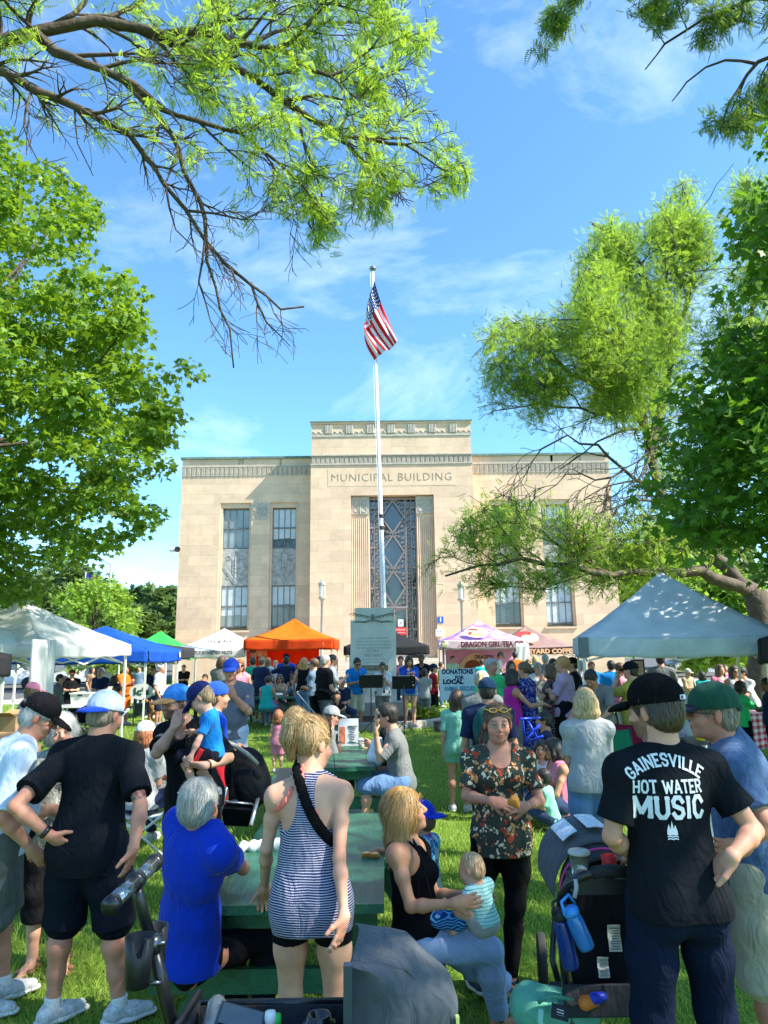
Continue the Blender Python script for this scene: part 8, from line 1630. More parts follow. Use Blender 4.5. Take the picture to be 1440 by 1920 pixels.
# ================================================================ people
def w(x,y,Y): return np.array(P(x,y,Y)[:])
CM=cloth_mat
BLKT=CM('black_tee',(.010,.012,.016)); 
def ground_at(px,py,Y,H=None): 
    p=P(px,py,Y); return p.x
def standing(px,ytop,Y,H=None,**k):
    """person whose head top sits at the pixel when standing at distance Y"""
    p=P(px,ytop,Y); h=p.z-k.get('z',0); S=dict(at=(p.x,Y),H=H or min(1.92,max(.8,h))); S.update(k); return S
SNK=mat('sneaker_white',(.48,.49,.50),.6,.35,45); SNB=mat('sneaker_dark',(.03,.04,.06),.6,.2,20); BROWNS=mat('sandal_brown',(.22,.11,.06),.6)
sock=CM('sock_white',(.7,.7,.7))
if True:
    # white polo man at far left
    x0=P(-8,1600,4.5).x
    person(dict(label='old man in white polo and black cap bending his head at the far left',at=(x0,4.5),yaw=62,H=1.80,lean=10,hunch=.06,skin='red',hyaw=8,hpitch=-22,belly=.05,girth=1.06,near=1,
        armR=dict(e=w(6,1532,4.25),w=w(58,1590,4.35),n=(0,1,0),curl=.5),armL='down',footL=(-.10,.10),footR=(.08,-.02),
        hair=dict(style='short',col=(.42,.42,.40),col2=(.75,.75,.72),th=.012,strand=.001,fibres=2000,fk=4),cap=dict(mat=CM('cap_black',(.008,.008,.01)),gap=True,strap=CM('cap_black',(.008,.008,.01))),glasses=dict(lens=mat('clear_lens',(.5,.5,.5),.05,trans=.9),frame=mat('wire',(.1,.08,.06),.3,metal=.7)),
        shirt=dict(mat=CM('polo_white',(.60,.68,.82),bump=.4),sleeve=.52,hem=.10,collar=True,loose=.022,sl_loose=.03),bottom=dict(name='shorts',mat=CM('shorts_grey',(.10,.11,.10)),len=.50,loose=.03,hemr=.035),shoe=dict(mat=SNK,sock=sock)))
    # elderly woman
    p=P(122,1336,5.0)
    person(dict(label='elderly woman with fluffy white hair looking past the man in the black shirt',at=(p.x-.02,5.05),yaw=168,H=p.z+.02,fem=True,skin='fair',hyaw=-12,hroll=8,eyes=True,arms='front',girth=1.05,browc=(.3,.25,.22),
        hair=dict(style='bob',col=(.55,.53,.48),col2=(.85,.83,.78),len=.04,vol=.030,th=.024,curl=.006,fibres=2500,fjit=.6),shirt=dict(mat=pattern_mat('grey_floral',floral_fn((.30,.32,.28),[(.55,.55,.5),(.12,.14,.12)],30,.7)),sleeve=.4,hem=.12,deep=.02),bottom=dict(mat=CM('pants_black2',(.012,.012,.014)),len=.70,loose=.02,hemr=.03),shoe=dict(type='sandal',mat=BROWNS)))
    # black T-shirt man, back view
    S=dict(label='man in plain black shirt with white and blue backward cap, hands on hips',at=(P(160,1700,4.32).x,4.32),yaw=8,H=1.80,lean=4,skin='red',hyaw=10,hpitch=-12,near=1,girth=.98,wide=1.0,tattoo='R',legg=1.05,nobrow=1,
        armL=dict(e=w(28,1512,4.05),w=w(92,1566,4.12),d=(.6,.5,-.6),n=(.3,.8,0),curl=.3),armR=dict(e=w(264,1512,4.15),w=w(250,1590,4.02),d=(-.25,.25,-.92),n=(-1,.3,0),curl=.3),
        footL=(-.17,.02),footR=(.20,.06),toeL=35,toeR=50,hair=dict(style='crop',col=(.16,.12,.09),th=.002,strand=.001),cap=dict(mat=CM('cap_white',(.55,.60,.68)),back=True,strap=CM('cap_blue_band',(.01,.05,.40)),brim=CM('cap_blue_band',(.01,.05,.40)),tilt=-.05),
        shirt=dict(mat=BLKT,sleeve=.45,hem=.16,loose=.026,sl_loose=.034),bottom=dict(name='shorts',mat=CM('shorts_navyblack',(.008,.011,.018)),len=.50,loose=.035,hemr=.045),shoe=dict(mat=SNK,sock=sock))
    person(S)
    t_=S['root']; J=S['Jt']; mb=MB(); mb.lathe(J['wrL']-J['hd'+'L']*0+(J['elL']-J['wrL'])*.12,[(.032,-.013),(.036,-.011),(.036,.011),(.032,.013)],16,axis=J['wrL']-J['elL']); mb.build('watch',mat('watch_black',(.015,.015,.018),.3,spec=.6),t_,True)
    # bearded man carrying a toddler
    S=dict(label='bearded man in black shirt and two tone blue cap carrying a toddler',at=(P(362,1500,5.7).x,5.7),yaw=196,H=1.80,skin='fair',hyaw=18,hpitch=8,beard=(.09,.05,.03),eyes=True,girth=1.05,hairc=(.1,.06,.04),
        armR=dict(e=w(294,1412,5.35),w=w(328,1362,5.3),d=(.25,.1,1),n=(0,1,0),curl=1.2),armL=dict(e=w(428,1420,5.45),w=w(383,1436,5.1),d=(-1,-.1,.15),n=(0,.5,.8),curl=.5),
        hair=dict(style='crop',col=(.08,.05,.03)),cap=dict(mat=CM('cap_lightblue',(.04,.22,.62)),brim=CM('cap_tan',(.35,.20,.08))),shirt=dict(mat=BLKT,sleeve=.42,hem=.12,loose=.02,deep=.03),bottom=dict(name='shorts',mat=CM('shorts_dark',(.02,.02,.022)),len=.5,loose=.03,hemr=.03),shoe=dict(mat=SNK),J=dict(neck=w(350,1362,5.62),head=w(330,1318,5.50)))
    person(S); J=S['Jt']; mb=MB(); mb.lathe(J['wrL']+(J['elL']-J['wrL'])*.1,[(.030,-.010),(.034,-.009),(.034,.009),(.030,.010)],14,axis=J['wrL']-J['elL']); mb.build('wristband',mat('watch_black',(.015,.015,.018),.3,spec=.6),S['root'],True)
    pp=w(396,1416,5.28)
    person(dict(label='toddler in bright blue shirt and navy cap held on the bearded man arm',at=(pp[0],5.28),sit=.27,yaw=-95,H=.98,child=.85,z=pp[2]-.30,skin='baby',hpitch=-38,hyaw=10,lean=22,h=.008,J=dict(head=w(376,1308,5.22),neck=w(392,1338,5.26)),
        armL=dict(e=w(372,1388,5.10),w=w(357,1420,5.08),curl=.4),armR=dict(e=w(378,1372,5.4),w=w(362,1372,5.45),curl=.4),footL=tuple(w(363,1475,5.16)),footR=tuple(w(404,1478,5.36)),kneeL=(-1,-.2,.2),kneeR=(-.6,.2,.3),
        hair=dict(style='short',col=(.30,.19,.09),th=.015),cap=dict(mat=CM('cap_navy',(.012,.018,.10)),tilt=.1),shirt=dict(mat=CM('shirt_azure',(.01,.19,.55)),sleeve=.40,hem=.06,loose=.018),bottom=dict(name='shorts',mat=CM('shorts_black_t',(.012,.012,.02)),len=.50,loose=.02,hemr=.015),shoe=dict(mat=SNK)))
    S=PEOPLE['toddler in bright blue shirt and navy cap held on the bearded man arm']; J=S['Jt']; mb=MB(); hp=Vector(J['hipL']); kn=Vector(J['knL']); mb.box(hp.lerp(kn,.35)+Vector((0,-.06,.0)),(.03,.03,.10),Matrix.Rotation(.5,3,'Y')); mb.build('stripe',REDP,S['root'])
    person(standing(404,1277,7.1,label='boy with blue cap and royal blue shirt behind the toddler',yaw=60,child=.15,skin='tan',hair=dict(style='short',col=(.2,.12,.06)),cap=dict(mat=CM('cap_royal',(.02,.08,.5)),back=True),shirt=dict(mat=CM('shirt_royal',(.01,.06,.50)),sleeve=.4,hem=.1),bottom=dict(name='shorts',mat=CM('shorts_red',(.6,.02,.03)),len=.45,loose=.03,hemr=.03),shoe=dict(mat=SNK),arms='front'))
    S=standing(434,1230,9.4,label='man in grey and black polo with blue cap and sunglasses holding a cup',yaw=175,skin='red',girth=1.1,belly=.06,glasses={},armL='food',armR='relax',hair=dict(style='crop',col=(.3,.28,.25)),cap=dict(mat=CM('cap_royal2',(.02,.07,.45))),shirt=dict(mat=CM('polo_grey',(.14,.14,.18)),sleeve=.45,hem=.1,collar=True),bottom=dict(mat=CM('jeans_pale',(.42,.50,.62)),len=.98,loose=.02,hemr=.02),shoe=dict(mat=SNK)); person(S)
    # old man in blue on the bench
    x0=P(352,1790,3.88).x
    person(dict(label='grey haired old man in royal blue shirt sitting at the near table, back turned',at=(x0,3.88),sit=.45,yaw=38,H=1.76,lean=4,hunch=.05,skin='red',hyaw=-28,hpitch=-6,girth=.88,wide=.80,nobrow=1,
        J=dict(neck=w(378,1550,3.74),head=w(374,1508,3.70)),armR=dict(e=w(456,1628,3.98),w=w(428,1606,4.25),d=(-.5,.8,.3),n=(0,0,-1),curl=.4),armL=dict(w=w(400,1640,4.20),hint=(0,0,-1)),footL=(-.1,.42),footR=(.12,.40),
        hair=dict(style='short',col=(.24,.24,.22),col2=(.60,.60,.56),th=.008,strand=.001,fibres=4500,fk=4,fw=.0009),shirt=dict(mat=CM('shirt_royal_o',(.005,.035,.42),bump=.3),sleeve=.27,hem=.06,loose=.032,sl_loose=.03,fold=.010,fdir=(.6,0,.8)),bottom=dict(name='trousers',mat=CM('pants_black',(.008,.008,.012)),len=.97,loose=.0,hemr=.02),shoe=dict(mat=SNK)))
    # striped tank woman
    x0=P(585,1690,3.45).x
    S=dict(label='woman with blonde ponytail in navy striped racerback top leaning on the near table',at=(x0,3.45),yaw=4,H=1.72,fem=True,skin='fair',side=-3,lean=5,hyaw=38,hpitch=-8,hroll=-4,h=.0058,near=1,armg=.96,wide=.90,girth=.90,
        armL=dict(e=w(500,1590,3.52),w=w(496,1664,3.74),d=(-.1,.6,-.75),n=(0,.2,-1),curl=.35),armR=dict(e=w(636,1608,3.34),w=w(645,1718,3.24),d=(-.25,-.1,-1),n=(-.8,.5,0),curl=.3),footL=(-.10,.05),footR=(.11,.0),
        hair=dict(style='pony',col=(.30,.17,.065),col2=(.82,.56,.27),th=.010,knot=(-.01,-.080,.080),tail=[(0,0,0),(0,-.025,.040),(0,-.055,.01),(0,-.065,-.06),(.0,-.05,-.14)],tr=.034,strand=.002,fibres=5000),
        shirt=dict(name='tank_top',mat=pattern_mat('navy_stripes',stripes_fn((.035,.035,.10),(.50,.50,.60),104,.36)),sleeve=0,racer=True,hem=.125,loose=.012,flare=.0,neck=.062),bottom=dict(name='shorts',mat=CM('shorts_black_w',(.008,.008,.010)),len=.185,loose=.008,hemr=.004),shoe=dict(mat=SNK))
    person(S); J=S['Jt']; D=S['_shirt']
    # black cross body strap over the back
    A=[w(548,1438,3.36),w(556,1475,3.3),w(570,1515,3.28),w(592,1555,3.28),w(618,1586,3.32)]; B=SDF(); body_=Both(body_sdf(S,J),D)
    pts=onto(body_,np.array([np.array(p)-V3(0,.1,0) for p in catmull([Vector(a) for a in A],.03)]),(0,1,0),20,.008); B.chain(list(pts),[.021]*len(pts),.01,flat=(V3(0,1,0),.22)); add('bag_strap',B,.005,CM('strap_black',(.006,.006,.007)),S['root'])
    for A in([(540,1488),(530,1512),(506,1533)],[(560,1445),(560,1478),(572,1512),(592,1536)]):
        pts=onto(body_,np.array([np.array(p)-V3(0,.1,0) for p in catmull([Vector(tuple(w(a,b,3.3))) for a,b in A],.02)]),(0,1,0),20,.004); B=SDF(); B.chain(list(pts),[.010]*len(pts),.01,flat=(V3(0,1,0),.3)); add('bra_strap',B,.005,CM('bra_coral',(.80,.20,.15)),S['root'])
    J0=J; hc=J['head']; F_=hfr(J); hs=J['hh']/.228; mb=MB(); ar=[(hc+F_[0]*math.cos(a)*.086*hs+F_[1]*(.03+.03*math.sin(a))*hs+F_[2]*(.03+.098*math.sin(a))*hs) for a in np.linspace(.15,2.2,12)]; mb.tube(ar,.0055,6); mb.build('headband_glasses',mat('tortoise',(.05,.02,.02),.25,spec=.6),S['root'],True)
    mb=MB(); c_=J['wrL']+J['hdL']*.077+np.cross(J['hdL'],J['pnL'])*(-.012); mb.lathe(c_,[(.0095,-.002),(.0105,0),(.0095,.002)],12,axis=J['hdL']); mb.build('ring',mat('gold_ring',(.6,.4,.12),.25,metal=1),S['root'],True)
    # seated blonde with baby
    x0=.15
    S=dict(label='seated blonde woman in black tank top and pale blue trousers holding a baby',at=(x0,4.02),sit=.455,yaw=74,H=1.68,fem=True,skin='tan',lean=3,hyaw=16,hpitch=16,h=.006,eyes=True,bust=.9,girth=.90,legg=.86,
        J=dict(neck=w(764,1586,4.0),shR=w(742,1600,3.87),shL=w(788,1592,4.16)),armR=dict(e=w(770,1700,3.80),w=w(852,1694,3.72),d=(1,.05,.10),n=(0,.95,-.1),curl=.3),armL=dict(e=w(815,1678,4.15),w=w(880,1678,4.05),d=(1,-.1,.1),n=(0,-1,0),curl=.4),
        footR=(.58,4.22,.085),footL=(.70,4.52,.085),kneeR=(1,.1,.8),kneeL=(1,.3,.8),
        hair=dict(style='long',col=(.36,.18,.055),col2=(.85,.50,.18),len=.22,vol=.012,th=.014,strand=.002,fibres=5500,fk=9,fstep=.02,noside=True),shirt=dict(name='tank_top',mat=CM('tank_black',(.006,.006,.008)),sleeve=0,hem=.08,loose=.008,neck=.075,deep=.055,fold=.004),
        bottom=dict(mat=CM('linen_blue',(.27,.36,.58),bump=.5),len=.97,loose=.012,hemr=.026,fold=.014),shoe=dict(type='sandal',mat=BROWNS)); person(S); J=S['Jt']
    B=SDF(); A=[w(775,1575,3.90),w(790,1610,3.84),w(800,1650,3.84),w(812,1700,3.86)]; pts=[np.array(p) for p in catmull([Vector(a) for a in A],.03)]; body_=S['_shirt']; B.chain(pts,[.010]*len(pts),.01,flat=(V3(1,-.3,0),.35)); add('bag_strap',B,.005,CM('strap_black',(.006,.006,.007)),S['root'])
    bc=w(835,1722,3.93); o=blob('shoulder_bag','small blue swirl print bag on the lap of the seated blonde','bag',[bc+V3(-.06,0,.0),bc+V3(.07,0,-.015)],[.045,.045],pattern_mat('swirl_blue',stripes_fn((.01,.05,.22),(.10,.35,.62),60,.4,2,.03)),.008,.006)
    pp=w(908,1738,3.92)
    S=dict(label='baby in mint striped bodysuit sitting on the blonde woman knee',at=(pp[0],3.92),sit=.185,z=pp[2]-.2,yaw=-38,H=.72,child=1,skin='baby',lean=10,h=.0055,hpitch=-12,hyaw=-18,J=dict(head=w(884,1628,3.92),neck=w(892,1660,3.92)),armL=dict(e=w(872,1688,3.82),w=w(850,1690,3.80),curl=.8),armR=dict(e=w(914,1680,4.03),w=w(897,1690,4.08),curl=.8),footL=tuple(w(848,1742,3.95)),footR=tuple(w(880,1745,4.15)),kneeL=(-1,.3,.3),kneeR=(-.3,1,.3),browc=(.5,.35,.2),
        hair=dict(style='crop',col=(.45,.28,.15),th=.001,strand=.0006),shirt=dict(name='bodysuit',mat=pattern_mat('mint_stripes',stripes_fn((.36,.66,.66),(.02,.22,.24),62,.16)),sleeve=.33,hem=.02,loose=.010),bottom=dict(name='shorts',mat=CM('baby_grey',(.35,.35,.36)),len=.2,loose=.012,hemr=.01)); person(S)
    pp=P(806,1640,4.75)
    person(dict(label='small boy in blue cap and tie dye shirt behind the seated blonde woman',at=(P(812,1650,4.7).x-.04,4.7),sit=.455,yaw=-70,H=1.06,child=.7,skin='tan',h=.008,armL=dict(w=w(697,1594,4.80),hint=(0,-.3,-1),d=(-1,.1,-.25),n=(0,0,-1),curl=.6),armR='table',hpitch=-12,
        hair=dict(style='short',col=(.10,.06,.03),th=.008),cap=dict(mat=CM('cap_royal3',(.01,.04,.50)),back=True),shirt=dict(mat=pattern_mat('tie_dye',floral_fn((.12,.50,.62),[(.20,.05,.35),(.45,.60,.70),(.02,.15,.50)],9,.9)),sleeve=.4,hem=.08,loose=.02),bottom=dict(name='shorts',mat=CM('shorts_dark',(.02,.02,.022)),len=.5,loose=.02,hemr=.02),shoe=dict(mat=SNK)))
    # floral shirt woman
    S=dict(label='woman in dark floral shirt and black leggings peeling an orange',at=(P(942,1600,4.62).x,4.62),yaw=180,H=1.69,fem=True,skin='red',hpitch=-3,hyaw=3,h=.0056,eyes=True,near=1,girth=.95,armg=1.0,bust=1.05,hairc=(.12,.07,.04),jaw=1.05,
        armR=dict(e=w(874,1492,4.55),w=w(922,1502,4.33),d=(.9,-.25,-.15),n=(.2,.8,-.5),curl=.7),armL=dict(e=w(1012,1502,4.55),w=w(985,1512,4.34),d=(-.9,-.25,.0),n=(-.2,.8,-.5),curl=.7),footR=tuple(w(884,1838,4.75)),footL=tuple(w(958,1840,4.62)),toeR=-14,toeL=8,
        hair=dict(style='pony',col=(.085,.045,.025),col2=(.24,.13,.07),th=.006,knot=(.02,-.09,-.02),tail=[(0,0,0),(.05,-.04,-.03),(.08,-.0,-.10),(.085,.03,-.17)],tr=.018,strand=.001,fibres=1500),glasses=dict(top=True,frame=mat('yellow_frame',(.75,.45,.03),.3),lens=mat('brown_lens',(.08,.05,.02),.1,spec=.7)),
        shirt=dict(mat=pattern_mat('dark_floral',floral_fn((.05,.062,.048),[(.50,.07,.03),(.85,.36,.13),(.84,.68,.46)],14,.55)),sleeve=.38,hem=.12,loose=.012,deep=.045,neck=.078,fold=.007,fdir=(1,0,.2)),bottom=dict(name='leggings',mat=CM('leggings_black',(.006,.006,.007),rough=.6),len=.97,loose=.004,hemr=.003,fold=.003),shoe=dict(mat=SNB,lace=mat('lace_grey',(.3,.3,.3),.8))); person(S)
    blob('orange_peel','strip of orange peel between the floral shirt woman hands','orange peel',[w(955,1506,4.22),w(964,1500,4.2),w(970,1512,4.2)],[.014,.016,.012],mat('orange_peel',(.80,.30,.05),.5),.005,.003)
    # band shirt man
    S=dict(label='man in black cap and black band shirt with big white lettering on the back',at=(P(1268,1700,3.15).x,3.15),yaw=-8,H=1.90,skin='fair',lean=1,hyaw=-28,hpitch=-2,h=.006,near=1,girth=.90,wide=.90,beard=(.15,.08,.05),
        armL=dict(e=w(1147,1568,3.10),w=w(1188,1606,3.28),d=(.5,.8,-.2),n=(0,0,-1),curl=.6),armR=dict(e=w(1414,1558,3.10),w=w(1372,1606,2.98),d=(-.40,.62,-.62),n=(-.9,-.1,.2),curl=.3),footL=(-.15,.0),footR=(.17,.0),
        hair=dict(style='short',col=(.055,.032,.018),th=.008,strand=.001,fibres=2500,fk=4),cap=dict(mat=CM('cap_black3',(.007,.007,.008)),tilt=.0),shirt=dict(mat=BLKT,sleeve=.38,hem=.06,loose=.018,sl_loose=.028,fold=.008),bottom=dict(name='jeans',mat=CM('jeans_dark',(.009,.014,.034),bump=.5),len=.98,loose=.012,hemr=.02,fold=.009),shoe=dict(mat=SNB)); person(S); J=S['Jt']; D=S['_shirt']
    # lettering on the back, wrapped onto the shirt
    WT=mat('screen_print_white',(.70,.74,.80),.8); C_=cfr(J); xr=nrm(np.array(cr[:])*1.0); bf=nrm(J['cf']); xr=nrm(J['cr']); up=V3(0,0,1)
    o8=[(.1,.25),(.25,.02),(.5,.02),(.65,.25),(.65,.75),(.5,.98),(.25,.98),(.1,.75)]
    GLY={'I':(.34,[[(.17,0),(.17,1)]],[(.17,0),(.17,1)]),'H':(.8,[[(.12,0),(.12,1)],[(.68,0),(.68,1)],[(.12,.5),(.68,.5)]],[(.12,0),(.12,1),(.68,0),(.68,1)]),'M':(1.0,[[(.12,0),(.12,1)],[(.14,.98),(.5,.2),(.86,.98)],[(.88,0),(.88,1)]],[(.12,0),(.12,1),(.88,0),(.88,1)]),
     'N':(.82,[[(.12,0),(.12,1)],[(.12,1),(.70,0)],[(.70,0),(.70,1)]],[(.12,0),(.70,1)]),'A':(.8,[[(.08,0),(.4,1),(.72,0)],[(.2,.33),(.6,.33)]],[(.08,0),(.72,0)]),'V':(.8,[[(.08,1),(.4,0),(.72,1)]],[(.08,1),(.72,1)]),
     'W':(1.1,[[(.08,1),(.3,0),(.55,.85),(.80,0),(1.02,1)]],[(.08,1),(1.02,1)]),'E':(.7,[[(.14,0),(.14,1)],[(.05,.02),(.64,.02)],[(.14,.5),(.5,.5)],[(.05,.98),(.64,.98)]],[]),'L':(.68,[[(.14,0),(.14,1)],[(.05,.02),(.64,.02)]],[(.14,1)]),'T':(.7,[[(.35,0),(.35,1)],[(.02,.98),(.68,.98)]],[(.35,0)]),
     'U':(.78,[[(.12,1),(.12,.25),(.27,.02),(.5,.02),(.66,.25),(.66,1)]],[(.12,1),(.66,1)]),'O':(.76,[o8+o8[:1]],[]),'C':(.74,[[(.66,.72),(.5,.98),(.25,.98),(.1,.75),(.1,.25),(.25,.02),(.5,.02),(.66,.28)]],[]),'G':(.78,[[(.66,.72),(.5,.98),(.25,.98),(.1,.75),(.1,.25),(.25,.02),(.5,.02),(.66,.2),(.66,.45),(.42,.45)]],[]),
     'S':(.74,[[(.64,.76),(.5,.98),(.24,.98),(.1,.8),(.14,.6),(.6,.42),(.65,.2),(.5,.02),(.24,.02),(.08,.24)]],[]),'R':(.78,[[(.12,0),(.12,1)],[(.04,.98),(.5,.98),(.64,.85),(.64,.64),(.5,.5),(.12,.5)],[(.38,.5),(.7,0)]],[(.12,0),(.7,0)]),' ':(.4,[],[])}
    def back_text(s_,px,py,width,height,arc=0,st=.20):
        tot=sum(GLY[c][0]+.08 for c in s_)-.08; kx=width/tot; x0=-width/2; o=w(px,py,3.0)-bf*.25; mb=MB(); n=0
        def tr(x,y):
            x=x0+x*kx; y=(y-.5)*height
            if arc: a=x/arc; x,y=(arc+y)*math.sin(a),(arc+y)*math.cos(a)-arc
            return o+x*xr+y*up
        for c in s_:
            gw,pls,ser=GLY[c]; segs=[(p,q) for pl in pls for p,q in zip(pl,pl[1:])]+[((x-.13,y+(.05 if y<.5 else -.05)),(x+.13,y+(.05 if y<.5 else -.05))) for x,y in ser]
            for i,(p,q) in enumerate(segs):
                d=np.array(q)-np.array(p); L_=np.hypot(*d); u=d/L_; nn=np.array((-u[1],u[0])); hw=st/2 if i<len(segs)-len(ser) else st*.33; p2=np.array(p)-u*hw*.5*(i<len(segs)-len(ser)); q2=np.array(q)+u*hw*.5*(i<len(segs)-len(ser)); K=max(2,int(L_*5)); g_=[]
                for k in range(K+1):
                    m_=p2+(q2-p2)*k/K
                    for sg in(-1,0,1): a=m_+nn*hw*sg; g_.append(tr(a[0],a[1]))
                Q=onto(D,np.array(g_),bf,24,.0035+.0005*(n%4)); n+=1; mb.add(Q,[(k*3+a,k*3+a+1,k*3+a+4,k*3+a+3) for k in range(K) for a in(0,1)])
            x0+=(gw+.08)*kx
        mb.build('lettering',WT,S['_shirto'])
    back_text('GAINESVILLE',1258,1428,.34,.044,arc=.24); back_text('HOT WATER',1263,1478,.28,.046); back_text('MUSIC',1266,1517,.28,.078,st=.22); parts=[]
    for (Q,Fs) in parts: mesh_obj('lettering',Q,Fs,WT,S['_shirto'],False)
    # slab serifs for the block letters and the small flame emblem
    mb=MB(); o=w(1268,1566,3.0)-bf*.25
    def patch(poly):
        Q=np.array([o+a*xr+b*up for a,b in poly]); Q=onto(D,Q,bf,24,.004); mb.add(Q,[tuple(range(len(poly)))])
    for cx_,h_ in((-.012,.035),(0,.048),(.012,.032)): patch([(cx_-.008,-.005),(cx_+.008,-.005),(cx_+.007,.010),(cx_,h_),(cx_-.007,.012)])
    for yy in(-.014,-.023): patch([(-.020,yy),(-.010,yy+.003),(0,yy),(.010,yy+.003),(.020,yy),(.020,yy+.005),(.010,yy+.008),(0,yy+.005),(-.010,yy+.008),(-.020,yy+.005)])
    mb.build('flame_emblem',WT,S['_shirto'])
    F_=hfr(J); hs=J['hh']/.228; hc=J['head']; mb=MB(); c_=Vector(hc-F_[1]*.128*hs+F_[2]*.045*hs+F_[0]*.0); 
    q_=Matrix((Vector(F_[0]),Vector(F_[1]),Vector(F_[2]))).transposed(); mb.box(c_,(.034,.004,.019),q_); mb.build('cap_badge',WHITE,S['_capo']); mb=MB(); mb.box(c_-Vector(F_[1])*.003-Vector(F_[0])*.008,(.012,.003,.013),q_); mb.build('cap_badge_mark',mat('navy_mark',(.02,.03,.12),.5),S['_capo'])
    # green cap man
    S=dict(label='man in green cap and faded denim blue polo at the right edge facing left',at=(P(1428,1700,3.62).x,3.62),yaw=-62,H=1.86,skin='red',hyaw=-14,hpitch=4,h=.0065,girth=1.08,near=1,
        J=dict(head=w(1335,1335,3.62),neck=w(1372,1402,3.62)),armL=dict(e=w(1432,1540,3.32),w=w(1396,1590,3.36),d=(-1,.1,0),n=(0,1,0),curl=.3),armR=dict(w=w(1395,1570,3.9),hint=(1,0,-.3)),
        hair=dict(style='short',col=(.20,.16,.12),th=.006,strand=.001,fibres=1600,fk=3),cap=dict(mat=CM('cap_green',(.018,.075,.045)),brim=CM('brim_navy',(.03,.035,.055)),gap=True,strap=CM('cap_green',(.018,.075,.045))),glasses=dict(lens=mat('clear_lens',(.5,.5,.5),.05,trans=.9),frame=mat('wire',(.1,.08,.06),.3,metal=.7)),
        shirt=dict(mat=CM('polo_denim',(.075,.13,.25),var=.25,vs=40),sleeve=.5,hem=.06,collar=True,loose=.022,sl_loose=.03),bottom=dict(name='shorts',mat=CM('shorts_khaki',(.42,.38,.29)),len=.52,loose=.03,hemr=.035,rise=.11),shoe=dict(mat=SNK)); person(S); J=S['Jt']
    mb=MB(); mb.lathe(J['pel']+V3(0,0,.085),[(.158,-.018),(.163,-.016),(.163,.016),(.158,.018)],30,axis=J['sp']); 

# ---- the crowd: label, px, head top y, distance, yaw, (options)
COL=dict(wh=(.62,.64,.66),bk=(.012,.012,.015),nv=(.015,.025,.07),rb=(.01,.08,.45),az=(.01,.20,.60),gn=(.02,.40,.24),lg=(.05,.60,.18),yl=(.42,.36,.06),or_=(.75,.16,.02),rd=(.42,.02,.03),pk=(.65,.22,.32),lv=(.48,.34,.48),mg=(.45,.02,.25),gy=(.17,.18,.18),lgy=(.36,.37,.37),gb=(.14,.21,.30),tl=(.02,.42,.42),kh=(.34,.27,.17),tan=(.40,.30,.20),jn=(.12,.22,.40),jl=(.20,.31,.50),dj=(.03,.05,.11),bg=(.52,.50,.40),pg=(.45,.60,.42),mr=(.15,.02,.03),br=(.2,.12,.07),sg=(.20,.50,.38))
HC=dict(bk=(.012,.009,.008),db=(.04,.022,.012),br=(.10,.055,.028),bl=(.38,.26,.12),gr=(.28,.27,.26),wh=(.6,.58,.55),rd=(.24,.08,.025),sb=(.45,.22,.08))
def cm_(c): return CM('c_'+c,COL[c])
pat=lambda n,*a:pattern_mat(n,floral_fn(*a))
def crowd(label,px,yt,Y,yaw,fem=0,top='wh',sl=.42,bot='jn',ln=.97,hair_='short',hc='db',arms='relax',cap_=None,**k):
    hs_=dict(style=hair_,col=HC[hc],th=.014); 
    if hair_=='long': hs_['len']=k.pop('hlen',.30)
    if 'curl' in k: hs_['curl']=k.pop('curl')
    tm=top if not isinstance(top,str) else cm_(top)
    S=dict(label=label,yaw=yaw,fem=bool(fem),arms=arms,group='people of the market crowd',hair=hs_,skin=k.pop('skin','fair'),shirt=dict(mat=tm,sleeve=sl,hem=k.pop('hem',.09),loose=.016,deep=.02 if fem else 0,neck=.07,name='tank_top' if sl==0 else 'shirt'))
    if k.get('dress'): S['skirt']=dict(name='skirt',mat=tm,len=k.pop('dress'),flare=.08,top=.12)
    elif bot: S['bottom']=dict(mat=cm_(bot),len=ln,loose=.02 if ln<.9 else .012,hemr=.03 if ln<.9 else .015,name='shorts' if ln<.6 else 'trousers')
    if cap_: S['cap']=dict(mat=cm_(cap_))
    S['shoe']=dict(mat=SNK if not k.pop('dshoe',0) else SNB)
    sit=k.get('sit'); S.update(k)
    if sit is not None:
        p=P(px,yt,Y); S['at']=(p.x,Y); S.setdefault('H',1.68)
    else:
        p=P(px,yt,Y); S['at']=(p.x,Y); S['H']=k.get('H') or min(1.90,max(.8,p.z-k.get('z',0)))
    return person(S)
